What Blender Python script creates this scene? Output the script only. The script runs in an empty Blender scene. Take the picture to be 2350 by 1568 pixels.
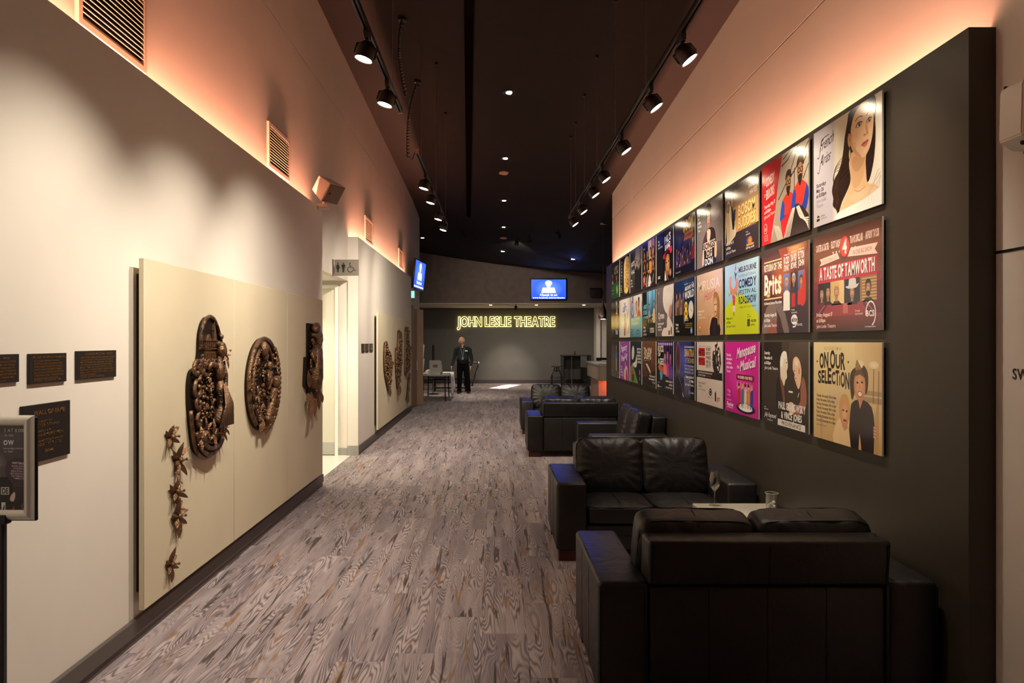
import bpy, bmesh, math, random
from mathutils import Vector, Matrix, noise as mnoise
PI = math.pi
random.seed(7)
SC = bpy.context.scene
COL = SC.collection

# ------------------------------------------------------------------ camera, world, exposure
F_PX, U0, V0, EYE = 1650.0, 1135.0, 783.0, 1.65
cam_data = bpy.data.cameras.new('camera')
cam_data.sensor_width = 36.0
cam_data.lens = F_PX / 2350.0 * 36.0
cam_data.shift_x = (1175.0 - U0) / 2350.0
cam_data.shift_y = -(784.0 - V0) / 2350.0
cam_data.clip_start = 0.05
cam = bpy.data.objects.new('camera', cam_data)
COL.objects.link(cam)
cam.location = (0, 0, EYE)
cam.rotation_euler = (PI / 2, 0, 0)
SC.camera = cam
world = bpy.data.worlds.new('world')
SC.world = world
world.use_nodes = True
world.node_tree.nodes['Background'].inputs[0].default_value = (0.9, 0.75, 0.6, 1)
world.node_tree.nodes['Background'].inputs[1].default_value = 0.02
SC.view_settings.view_transform = 'Standard'
SC.view_settings.look = 'None'
SC.view_settings.exposure = 0.0
SC.view_settings.gamma = 1.0
SC.view_settings.use_curve_mapping = False
SC.cycles.use_denoising = True
SC.cycles.max_bounces = 8
SC.cycles.sample_clamp_indirect = 4.0
SC.cycles.caustics_reflective = True
SC.cycles.blur_glossy = 0.6
SC.cycles.caustics_refractive = False

# light levels (watts) and colours
W_LEFT, W_RIGHT, W_DOWN = 222.0, 135.0, 190.0
W_COVE_L, W_COVE_R = 43.0, 37.0                       # per metre of strip
C_WARM = (1.0, 0.89, 0.74)
C_COVE = (1.0, 0.38, 0.23)

# ------------------------------------------------------------------ helpers
def lin(c):
    r = []
    for v in c[:3]:
        v = v / 255.0
        r.append(v / 12.92 if v <= 0.04045 else ((v + 0.055) / 1.055) ** 2.4)
    return (r[0], r[1], r[2], 1.0)

def px(u, v, d):
    """a point at depth d metres that the photograph shows at pixel u, v"""
    return Vector(((u - U0) * d / F_PX, d, EYE + (V0 - v) * d / F_PX))

MATS = {}
def mat(name, col, rough=0.6, metal=0.0, spec=0.5, bump=0.0, bscale=200.0, var=0.0, vscale=3.0, emit=None, estr=0.0, trans=0.0, ior=1.45, coat=0.0):
    if name in MATS: return MATS[name]
    m = bpy.data.materials.new(name); m.use_nodes = True
    nt = m.node_tree; b = nt.nodes['Principled BSDF']
    c = lin(col)
    b.inputs['Base Color'].default_value = c
    b.inputs['Roughness'].default_value = rough
    b.inputs['Metallic'].default_value = metal
    b.inputs['Specular IOR Level'].default_value = spec
    b.inputs['IOR'].default_value = ior
    b.inputs['Transmission Weight'].default_value = trans
    b.inputs['Coat Weight'].default_value = coat
    if emit:
        b.inputs['Emission Color'].default_value = lin(emit)
        b.inputs['Emission Strength'].default_value = estr
    tc = nt.nodes.new('ShaderNodeTexCoord')
    if var > 0:
        n = nt.nodes.new('ShaderNodeTexNoise'); n.inputs['Scale'].default_value = vscale; n.inputs['Detail'].default_value = 4
        nt.links.new(tc.outputs['Object'], n.inputs['Vector'])
        r = nt.nodes.new('ShaderNodeValToRGB')
        r.color_ramp.elements[0].position = 0.3; r.color_ramp.elements[1].position = 0.7
        r.color_ramp.elements[0].color = tuple(x * (1 - var) for x in c[:3]) + (1,)
        r.color_ramp.elements[1].color = tuple(min(1, x * (1 + var)) for x in c[:3]) + (1,)
        nt.links.new(n.outputs['Fac'], r.inputs['Fac']); nt.links.new(r.outputs['Color'], b.inputs['Base Color'])
    if bump > 0:
        n = nt.nodes.new('ShaderNodeTexNoise'); n.inputs['Scale'].default_value = bscale; n.inputs['Detail'].default_value = 3
        nt.links.new(tc.outputs['Object'], n.inputs['Vector'])
        bp = nt.nodes.new('ShaderNodeBump'); bp.inputs['Strength'].default_value = bump; bp.inputs['Distance'].default_value = 0.01
        nt.links.new(n.outputs['Fac'], bp.inputs['Height']); nt.links.new(bp.outputs['Normal'], b.inputs['Normal'])
    MATS[name] = m
    return m

def attr_mat(name, rough=0.3, emit=0.0, spec=0.5, coat=0.0):
    m = bpy.data.materials.new(name); m.use_nodes = True
    nt = m.node_tree; b = nt.nodes['Principled BSDF']
    a = nt.nodes.new('ShaderNodeAttribute'); a.attribute_name = 'ink'
    b.inputs['Roughness'].default_value = rough
    b.inputs['Specular IOR Level'].default_value = spec
    b.inputs['Coat Weight'].default_value = coat
    b.inputs['Coat Roughness'].default_value = 0.12
    if emit > 0:
        b.inputs['Base Color'].default_value = (0.01, 0.01, 0.01, 1)
        nt.links.new(a.outputs['Color'], b.inputs['Emission Color'])
        b.inputs['Emission Strength'].default_value = emit
    else:
        nt.links.new(a.outputs['Color'], b.inputs['Base Color'])
    return m

def link_mesh(name, me, m=None, parent=None, smooth=False):
    o = bpy.data.objects.new(name, me); COL.objects.link(o)
    if m is not None:
        if isinstance(m, (list, tuple)):
            for k in m: me.materials.append(k)
        else: me.materials.append(m)
    if parent is not None: o.parent = parent
    if smooth:
        me.polygons.foreach_set('use_smooth', [True] * len(me.polygons))
    return o

def obj(name, bm, m=None, parent=None, smooth=False, sharp=None):
    me = bpy.data.meshes.new(name); bm.to_mesh(me); bm.free()
    o = link_mesh(name, me, m, parent, smooth)
    if smooth and sharp is not None:
        me.set_sharp_from_angle(angle=math.radians(sharp))
    return o

def tag(o, label, cat, group=None):
    o['label'] = label; o['category'] = cat
    if group: o['group'] = group
    return o

def struct(o):
    o['kind'] = 'structure'; return o

def empty(name, loc=(0, 0, 0), rz=0.0, parent=None):
    o = bpy.data.objects.new(name, None); COL.objects.link(o)
    o.empty_display_size = 0.1
    o.location = loc; o.rotation_euler = (0, 0, rz)
    if parent is not None: o.parent = parent
    return o

FR = {'L': Matrix(((0, 0, 1), (1, 0, 0), (0, 1, 0))),      # on the left wall: x along +Y, y up, z out of the wall (+X)
      'R': Matrix(((0, 0, -1), (-1, 0, 0), (0, 1, 0))),    # on the right wall: x along -Y, y up, z out (-X)
      'F': Matrix(((1, 0, 0), (0, 0, -1), (0, 1, 0)))}     # facing the camera: x along +X, y up, z out (-Y)
def frame(o, origin, which):
    m = FR[which].to_4x4(); m.translation = Vector(origin)
    o.matrix_world = m
    return o

def tree_copy(src, name=None, parent=None):
    c = src.copy(); COL.objects.link(c)
    if parent is not None: c.parent = parent
    for ch in list(src.children): tree_copy(ch, None, c)
    return c

def BM(): return bmesh.new()

def box(bm, x0, x1, y0, y1, z0, z1, bev=0.0, seg=2, M=None):
    r = bmesh.ops.create_cube(bm, size=1.0)
    vs = r['verts']
    for v in vs:
        v.co = Vector(((x0 + x1) / 2 + v.co.x * (x1 - x0), (y0 + y1) / 2 + v.co.y * (y1 - y0), (z0 + z1) / 2 + v.co.z * (z1 - z0)))
    allv = vs
    if bev > 0:
        es = list({e for v in vs for e in v.link_edges})
        rr = bmesh.ops.bevel(bm, geom=es, offset=bev, segments=seg, profile=0.5, affect='EDGES')
        allv = list({v for f in rr['faces'] for v in f.verts} | {v for v in vs if v.is_valid})
    if M is not None:
        for v in allv: v.co = M @ v.co
    return allv

def boxo(name, x0, x1, y0, y1, z0, z1, m, parent=None, bev=0.0, seg=2):
    b = BM(); box(b, x0, x1, y0, y1, z0, z1, bev, seg)
    return obj(name, b, m, parent, smooth=bev > 0, sharp=40)

def tube(bm, pts, r, seg=8, caps=True):
    pts = [Vector(p) for p in pts]; n = len(pts)
    rs = r if isinstance(r, (list, tuple)) else [r] * n
    rings = []; up = None
    for i, p in enumerate(pts):
        t = (pts[min(i + 1, n - 1)] - pts[max(i - 1, 0)])
        if t.length < 1e-9: t = Vector((0, 0, 1))
        t.normalize()
        if up is None:
            up = Vector((0, 0, 1)) if abs(t.z) < 0.9 else Vector((1, 0, 0))
        a = t.cross(up)
        if a.length < 1e-6: a = t.cross(Vector((0.3, 1, 0.2)))
        a.normalize(); b = a.cross(t).normalized(); up = b
        rings.append([bm.verts.new(p + (a * math.cos(2 * PI * k / seg) + b * math.sin(2 * PI * k / seg)) * rs[i]) for k in range(seg)])
    for i in range(n - 1):
        for k in range(seg):
            bm.faces.new((rings[i][k], rings[i][(k + 1) % seg], rings[i + 1][(k + 1) % seg], rings[i + 1][k]))
    if caps:
        bm.faces.new(rings[0][::-1]); bm.faces.new(rings[-1])
    bmesh.ops.recalc_face_normals(bm, faces=bm.faces)

def lathe(bm, prof, seg=24, M=None):
    """prof: list of (r, z) round the z axis"""
    rings = []
    for r, z in prof:
        if r < 1e-6:
            v = bm.verts.new((0, 0, z)); rings.append([v])
        else:
            rings.append([bm.verts.new((r * math.cos(2 * PI * k / seg), r * math.sin(2 * PI * k / seg), z)) for k in range(seg)])
    for i in range(len(rings) - 1):
        A, B = rings[i], rings[i + 1]
        for k in range(seg):
            k2 = (k + 1) % seg
            if len(A) == 1 and len(B) == 1: continue
            if len(A) == 1: bm.faces.new((A[0], B[k], B[k2]))
            elif len(B) == 1: bm.faces.new((A[k], B[0], A[k2]))
            else: bm.faces.new((A[k], B[k], B[k2], A[k2]))
    vs = [v for r in rings for v in r]
    if M is not None:
        for v in vs: v.co = M @ v.co
    bmesh.ops.recalc_face_normals(bm, faces=bm.faces)
    return vs

def sph(bm, x, y, z, rx, ry=None, rz=None, rot=0.0, sub=1):
    ry = rx if ry is None else ry; rz = rx if rz is None else rz
    M = Matrix.Translation((x, y, z)) @ Matrix.Rotation(rot, 4, 'Z') @ Matrix.Diagonal((rx, ry, rz, 1))
    bmesh.ops.create_icosphere(bm, subdivisions=sub + 1, radius=1.0, matrix=M)

def leaf(bm, x, y, z, ang, L, W, lift=0.3, curl=0.0, n=5):
    """a pointed petal in the local xy plane, ridge raised along z"""
    ca, sa = math.cos(ang), math.sin(ang)
    rows = []
    for i in range(n + 1):
        t = i / n
        w = W * math.sin(PI * min(1, t * 0.93 + 0.07)) ** 0.8 * (1 - 0.25 * t)
        zz = z + L * (lift * t - curl * t * t)
        cx, cy = t * L, 0.12 * L * math.sin(t * 2.2) * (1 if curl >= 0 else -1)
        row = []
        for s, h in ((-1, -0.25), (0, 0.35), (1, -0.25)):
            a, b = cx, cy + s * w * 0.5
            row.append(bm.verts.new((x + a * ca - b * sa, y + a * sa + b * ca, zz + h * w)))
        low = bm.verts.new((x + cx * ca - cy * sa, y + cx * sa + cy * ca, zz - 0.45 * w))
        row.append(low); rows.append(row)
    for i in range(n):
        A, B = rows[i], rows[i + 1]
        for p, q in ((0, 1), (1, 2), (2, 3), (3, 0)):
            bm.faces.new((A[p], A[q], B[q], B[p]))
    bm.faces.new(rows[0]); bm.faces.new(rows[-1][::-1])
    bmesh.ops.recalc_face_normals(bm, faces=bm.faces)

def arc(cx, cy, rx, ry, a0, a1, n=24, z=0.0):
    return [(cx + rx * math.cos(a0 + (a1 - a0) * i / n), cy + ry * math.sin(a0 + (a1 - a0) * i / n), z) for i in range(n + 1)]

def smooth_pts(P, k=5, closed=True):
    """Catmull-Rom through P"""
    out = []; n = len(P)
    rng = range(n if closed else n - 1)
    for i in rng:
        if closed: p0, p1, p2, p3 = P[(i - 1) % n], P[i], P[(i + 1) % n], P[(i + 2) % n]
        else: p0, p1, p2, p3 = P[max(i - 1, 0)], P[i], P[i + 1], P[min(i + 2, n - 1)]
        for j in range(k):
            t = j / k
            out.append(tuple(0.5 * (2 * p1[c] + (p2[c] - p0[c]) * t + (2 * p0[c] - 5 * p1[c] + 4 * p2[c] - p3[c]) * t * t + (3 * p1[c] - p0[c] - 3 * p2[c] + p3[c]) * t ** 3) for c in range(len(p1))))
    if not closed: out.append(tuple(P[-1]))
    return out

def prism(bm, pts, z0, z1):
    """outline in xy given thickness in z"""
    lo = [bm.verts.new((p[0], p[1], z0)) for p in pts]
    hi = [bm.verts.new((p[0], p[1], z1)) for p in pts]
    n = len(pts)
    bm.faces.new(lo[::-1]); bm.faces.new(hi)
    for i in range(n):
        bm.faces.new((lo[i], lo[(i + 1) % n], hi[(i + 1) % n], hi[i]))
    bmesh.ops.recalc_face_normals(bm, faces=bm.faces)

# ------------------------------------------------------------------ lettering: every glyph meshed once from the built-in font
GLY = {}
def _make_glyphs(chars):
    for bold in (0, 1):
        for ch in chars:
            cu = bpy.data.curves.new('glyph', 'FONT'); cu.body = ch; cu.size = 1.0; cu.resolution_u = 3
            cu.offset = 0.034 if bold else 0.004
            o = bpy.data.objects.new('glyph', cu)
            COL.objects.link(o)
            GLY[(ch, bold)] = o
    dg = bpy.context.evaluated_depsgraph_get()
    for k, o in list(GLY.items()):
        me = o.evaluated_get(dg).to_mesh()
        vs = [(v.co.x, v.co.y) for v in me.vertices]
        fs = [tuple(p.vertices) for p in me.polygons]
        o.evaluated_get(dg).to_mesh_clear()
        x0 = min((v[0] for v in vs), default=0); x1 = max((v[0] for v in vs), default=0)
        GLY[k] = ([(a - x0, b) for a, b in vs], fs, x1 - x0)
    for o in [o for o in bpy.data.objects if o.name.startswith('glyph')]:
        cu = o.data; bpy.data.objects.remove(o); bpy.data.curves.remove(cu)
_make_glyphs('ABCDEFGHIJKLMNOPQRSTUVWXYZabcdefghijklmnopqrstuvwxyz0123456789&.,:-!\'()/+')
CAPH = max(v[1] for v in GLY[('H', 0)][0])

def text_geo(s, bold=0, gap=0.07):
    """verts, faces, width at size 1 (cap height CAPH)"""
    V, Fc, x = [], [], 0.0
    for ch in s:
        if ch == ' ': x += 0.27; continue
        g = GLY.get((ch, bold))
        if g is None: continue
        b = len(V)
        V += [(a + x, c) for a, c in g[0]]
        Fc += [tuple(i + b for i in f) for f in g[1]]
        x += g[2] + gap
    return V, Fc, max(x - gap, 1e-3)

class Art:
    """flat print: coloured shapes stacked in hair-thin layers, colour kept per corner in the attribute 'ink'"""
    STEP = 0.00003
    def __init__(self, unit=0.01, w=1e9, h=1e9):
        self.w, self.h = w, h
        self.V, self.F, self.C, self.B, self.u = [], [], [], [], unit
    def _add(self, vs, fs, cols):
        b = len(self.V)
        x0, x1 = min(p[0] for p in vs), max(p[0] for p in vs); y0, y1 = min(p[1] for p in vs), max(p[1] for p in vs)
        k = 1 + max([q[4] for q in self.B if q[0] < x1 and q[1] > x0 and q[2] < y1 and q[3] > y0], default=0)   # one layer above whatever it covers
        self.B.append((x0, x1, y0, y1, k)); z = k * self.STEP
        self.V += [(min(max(x, 0 if self.w < 1e8 else -1e9), self.w) * self.u, min(max(y, 0 if self.h < 1e8 else -1e9), self.h) * self.u, z) for x, y in vs]
        self.F += [tuple(i + b for i in f) for f in fs]
        self.C += cols
    def poly(self, pts, col, smooth=0):
        if smooth: pts = smooth_pts(pts, smooth)
        if sum(pts[i][0] * pts[(i + 1) % len(pts)][1] - pts[(i + 1) % len(pts)][0] * pts[i][1] for i in range(len(pts))) < 0: pts = pts[::-1]
        self._add(pts, [tuple(range(len(pts)))], [lin(col)] * len(pts))
    def rect(self, x0, y0, x1, y1, col, top=None, right=None):
        c0 = lin(col); c1 = lin(top) if top else c0
        if right: cols = [c0, lin(right), lin(right), c0]
        else: cols = [c0, c0, c1, c1]
        self._add([(x0, y0), (x1, y0), (x1, y1), (x0, y1)], [(0, 1, 2, 3)], cols)
    def ell(self, cx, cy, rx, ry, col, edge=None, rot=0.0, n=20):
        c, s = math.cos(rot), math.sin(rot)
        vs = [(cx, cy)]
        for k in range(n):
            a, b = rx * math.cos(2 * PI * k / n), ry * math.sin(2 * PI * k / n)
            vs.append((cx + a * c - b * s, cy + a * s + b * c))
        self._add(vs, [(0, 1 + k, 1 + (k + 1) % n) for k in range(n)], [lin(col)] + [lin(edge or col)] * n)
    def line(self, pts, w, col):
        P = [Vector(p) for p in pts]; vs = []
        for i, p in enumerate(P):
            t = (P[min(i + 1, len(P) - 1)] - P[max(i - 1, 0)]).normalized()
            nn = Vector((-t.y, t.x)) * w / 2
            vs += [tuple(p - nn), tuple(p + nn)]
        fs = [(2 * i, 2 * i + 2, 2 * i + 3, 2 * i + 1) for i in range(len(P) - 1)]
        self._add(vs, fs, [lin(col)] * len(vs))
    def ring(self, cx, cy, rx, ry, w, col, a0=0, a1=2 * PI):
        self.line([(p[0], p[1]) for p in arc(cx, cy, rx, ry, a0, a1, 24)], w, col)
    def text(self, s, x, y, w, h, col, bold=0, shear=0.0, rise=0.0, shadow=None):
        V, Fc, tw = text_geo(s, bold)
        sx, sy = w / tw, h / CAPH
        def put(dx, dy, c):
            vs = [(x + dx + a * sx + b * sy * shear, y + dy + b * sy + a * sx * rise) for a, b in V]
            self._add(vs, Fc, [lin(c)] * len(vs))
        if shadow: put(0.25, -0.25, shadow)
        put(0, 0, col)
    def lines(self, rows, x, y, h, gap, wc, col, bold=0, right=False):
        for i, s in enumerate(rows):
            w = wc * len(s)
            self.text(s, x - w if right else x, y - i * gap, w, h, col, bold)
    def face(self, cx, cy, r, skin=(214, 168, 130), hair=(60, 40, 28), turn=0.0, dark=None, bald=False, light=None):
        """a head about r half-height"""
        dk = dark or tuple(int(c * 0.62) for c in skin)
        if not bald: self.ell(cx - turn * r * 0.15, cy + r * 0.16, r * 0.80, r * 1.0, hair)
        self.ell(cx, cy - r * 0.05, r * 0.64, r * 0.9, light or skin, dk)
        for s in (-1, 1):
            ex = cx + s * r * 0.26 + turn * r * 0.16
            self.ell(ex, cy + r * 0.08, r * 0.13, r * 0.06, (238, 228, 215)); self.ell(ex, cy + r * 0.08, r * 0.06, r * 0.065, (35, 24, 20))
            self.line([(ex - r * 0.16, cy + r * 0.22), (ex + r * 0.15, cy + r * 0.25)], r * 0.06, tuple(int(c * 0.5) for c in hair))
        nx = cx + turn * r * 0.24
        self.poly([(nx - r * 0.10, cy - r * 0.26), (nx + r * 0.10, cy - r * 0.26), (nx + r * 0.03, cy + r * 0.06)], dk)
        self.ell(cx + turn * r * 0.18, cy - r * 0.50, r * 0.24, r * 0.08, (165, 70, 62))
        if not bald: self.poly([(cx - r * 0.66, cy + r * 0.2), (cx - r * 0.5, cy + r * 0.62), (cx + turn * r * 0.3, cy + r * 0.66), (cx + r * 0.55, cy + r * 0.6), (cx + r * 0.68, cy + r * 0.2), (cx + r * 0.62, cy + r * 0.95), (cx, cy + r * 1.2), (cx - r * 0.62, cy + r * 0.95)], hair, 3)
    def bust(self, cx, cy, r, shirt, skin=(214, 168, 130), hair=(60, 40, 28), turn=0.0, low=None, bald=False):
        low = cy - r * 4 if low is None else low
        self.poly([(cx - r * 1.5, low), (cx - r * 1.45, cy - r * 1.75), (cx - r * 0.5, cy - r * 1.2), (cx + r * 0.5, cy - r * 1.2), (cx + r * 1.45, cy - r * 1.75), (cx + r * 1.5, low)], shirt)
        self.poly([(cx - r * 0.33, cy - r * 1.3), (cx + r * 0.33, cy - r * 1.3), (cx + r * 0.33, cy - r * 0.5), (cx - r * 0.33, cy - r * 0.5)], tuple(int(c * 0.75) for c in skin))
        self.face(cx, cy, r, skin, hair, turn, bald=bald)
    def build(self, name, m, parent):
        me = bpy.data.meshes.new(name)
        me.from_pydata(self.V, [], self.F)
        ca = me.color_attributes.new('ink', 'FLOAT_COLOR', 'POINT')
        ca.data.foreach_set('color', [x for c in self.C for x in c])
        return link_mesh(name, me, m, parent)

def text_mesh(name, s, w, h, depth, m, parent, loc=(0, 0, 0), bold=0):
    """raised lettering: flat glyphs given thickness"""
    V, Fc, tw = text_geo(s, bold)
    bm = BM()
    vs = [bm.verts.new((a * w / tw + loc[0], b * h / CAPH + loc[1], loc[2])) for a, b in V]
    for f in Fc:
        try: bm.faces.new([vs[i] for i in f])
        except ValueError: pass
    r = bmesh.ops.extrude_face_region(bm, geom=list(bm.faces))
    for g in r['geom']:
        if isinstance(g, bmesh.types.BMVert): g.co.z += depth
    bmesh.ops.recalc_face_normals(bm, faces=bm.faces)
    return obj(name, bm, m, parent)

def lamp(name, kind, loc, power, col, parent=None, size=0.03, spot=60, blend=0.6, aim=None, sx=None, sy=None, spread=None):
    L = bpy.data.lights.new(name, kind); L.energy = power; L.color = col
    if kind == 'SPOT':
        L.spot_size = math.radians(spot); L.spot_blend = blend; L.shadow_soft_size = size
    elif kind == 'POINT': L.shadow_soft_size = size
    else:
        L.shape = 'RECTANGLE'; L.size = sx; L.size_y = sy
        if spread: L.spread = math.radians(spread)
    o = bpy.data.objects.new(name, L); COL.objects.link(o)
    o.location = loc
    if aim is not None:
        o.rotation_euler = (Vector(aim) - Vector(loc)).to_track_quat('-Z', 'Y').to_euler()
    if parent is not None:
        mw = o.matrix_basis.copy(); o.parent = parent
        o.matrix_basis = parent.matrix_basis.inverted() @ mw
    return o

# ------------------------------------------------------------------ materials
M_WALL = mat('cream_paint', (222, 214, 202), 0.85, spec=0.2, bump=0.04, bscale=300, var=0.03, vscale=1.5)
M_PANEL = mat('beige_board', (208, 196, 168), 0.7, spec=0.3, bump=0.03, bscale=150, var=0.03, vscale=2.0)
M_DARK = mat('charcoal_paint', (59, 53, 43), 0.42, spec=0.42, bump=0.05, bscale=250, var=0.06, vscale=2.0)
M_BACK = mat('grey_paint', (98, 95, 90), 0.75, spec=0.25, bump=0.04, bscale=200, var=0.05)
M_CEIL = mat('ceiling_paint', (29, 26, 25), 0.8, spec=0.2, bump=0.04, bscale=120, var=0.05)
M_SKIRT = mat('skirting_grey', (92, 84, 80), 0.5, spec=0.4)
M_WSKIRT = mat('skirting_pale', (150, 148, 142), 0.5)
M_WHITE = mat('white_gloss', (232, 228, 218), 0.35)
M_TILE = mat('white_tile', (225, 222, 212), 0.25)
M_BLACK = mat('black_metal', (22, 21, 21), 0.4, spec=0.5)
M_WIRE = mat('wire_steel', (150, 130, 115), 0.35, metal=0.9)
M_BLKPL = mat('black_plastic', (18, 18, 19), 0.35)
M_CHROME = mat('brushed_steel', (190, 186, 178), 0.28, metal=1.0)
M_ALU = mat('silver_aluminium', (215, 210, 200), 0.35, metal=0.6)
M_WOOD = mat('red_wood', (72, 26, 18), 0.35, var=0.2, vscale=12)
M_TABLE = mat('white_laminate', (200, 190, 170), 0.2)
M_PRINT = attr_mat('poster_print', 0.13, spec=0.5)
M_BOARD = mat('poster_board', (205, 195, 182), 0.35)
M_SCREEN = attr_mat('screen_glow', 0.2, emit=2.2)
M_BRASS = mat('plaque_black', (32, 27, 24), 0.4, spec=0.5)
M_GOLD = mat('plaque_letter_gold', (176, 140, 92), 0.35, metal=0.9)

def bronze():
    m = bpy.data.materials.new('dark_bronze'); m.use_nodes = True
    nt = m.node_tree; b = nt.nodes['Principled BSDF']
    b.inputs['Metallic'].default_value = 0.6; b.inputs['Roughness'].default_value = 0.30
    geo = nt.nodes.new('ShaderNodeNewGeometry'); tc = nt.nodes.new('ShaderNodeTexCoord')
    n = nt.nodes.new('ShaderNodeTexNoise'); n.inputs['Scale'].default_value = 22; n.inputs['Detail'].default_value = 5
    nt.links.new(tc.outputs['Object'], n.inputs['Vector'])
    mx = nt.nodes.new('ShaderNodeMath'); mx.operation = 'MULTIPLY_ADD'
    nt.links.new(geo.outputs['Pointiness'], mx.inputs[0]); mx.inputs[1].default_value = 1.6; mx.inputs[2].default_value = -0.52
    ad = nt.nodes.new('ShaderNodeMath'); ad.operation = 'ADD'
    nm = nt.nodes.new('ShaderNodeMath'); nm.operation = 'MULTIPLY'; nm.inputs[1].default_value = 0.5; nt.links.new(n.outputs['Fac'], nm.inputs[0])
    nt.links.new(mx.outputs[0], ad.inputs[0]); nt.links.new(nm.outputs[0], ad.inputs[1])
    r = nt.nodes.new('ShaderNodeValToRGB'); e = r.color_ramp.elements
    e[0].position = 0.42; e[0].color = lin((20, 15, 12)); e[1].position = 0.66; e[1].color = lin((122, 92, 66))  # highlights coloured onto ridges, shade into hollows
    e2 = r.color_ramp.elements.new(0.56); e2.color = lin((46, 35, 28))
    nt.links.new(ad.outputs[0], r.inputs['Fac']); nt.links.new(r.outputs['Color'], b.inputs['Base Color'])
    bp = nt.nodes.new('ShaderNodeBump'); bp.inputs['Strength'].default_value = 0.7; bp.inputs['Distance'].default_value = 0.012
    n2 = nt.nodes.new('ShaderNodeTexNoise'); n2.inputs['Scale'].default_value = 75; n2.inputs['Detail'].default_value = 4
    nt.links.new(tc.outputs['Object'], n2.inputs['Vector']); nt.links.new(n2.outputs['Fac'], bp.inputs['Height'])
    nt.links.new(bp.outputs['Normal'], b.inputs['Normal'])
    return m
M_BRONZE = bronze()

def leather():
    m = bpy.data.materials.new('black_leather'); m.use_nodes = True
    nt = m.node_tree; b = nt.nodes['Principled BSDF']
    b.inputs['Base Color'].default_value = lin((23, 19, 17)); b.inputs['Roughness'].default_value = 0.42
    b.inputs['Specular IOR Level'].default_value = 0.55
    tc = nt.nodes.new('ShaderNodeTexCoord')
    v = nt.nodes.new('ShaderNodeTexVoronoi'); v.inputs['Scale'].default_value = 260
    nt.links.new(tc.outputs['Object'], v.inputs['Vector'])
    n = nt.nodes.new('ShaderNodeTexNoise'); n.inputs['Scale'].default_value = 9; n.inputs['Detail'].default_value = 4; n.inputs['Distortion'].default_value = 1.2
    nt.links.new(tc.outputs['Object'], n.inputs['Vector'])
    b1 = nt.nodes.new('ShaderNodeBump'); b1.inputs['Strength'].default_value = 0.12; b1.inputs['Distance'].default_value = 0.002
    b2 = nt.nodes.new('ShaderNodeBump'); b2.inputs['Strength'].default_value = 0.45; b2.inputs['Distance'].default_value = 0.012
    nt.links.new(n.outputs['Fac'], b2.inputs['Height']); nt.links.new(v.outputs['Distance'], b1.inputs['Height'])
    nt.links.new(b2.outputs['Normal'], b1.inputs['Normal']); nt.links.new(b1.outputs['Normal'], b.inputs['Normal'])
    rr = nt.nodes.new('ShaderNodeMapRange'); rr.inputs[3].default_value = 0.34; rr.inputs[4].default_value = 0.52
    nt.links.new(n.outputs['Fac'], rr.inputs[0]); nt.links.new(rr.outputs[0], b.inputs['Roughness'])
    return m
M_LEATHER = leather()
M_SEAM = mat('black_piping', (20, 17, 16), 0.75, spec=0.2)

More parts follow.
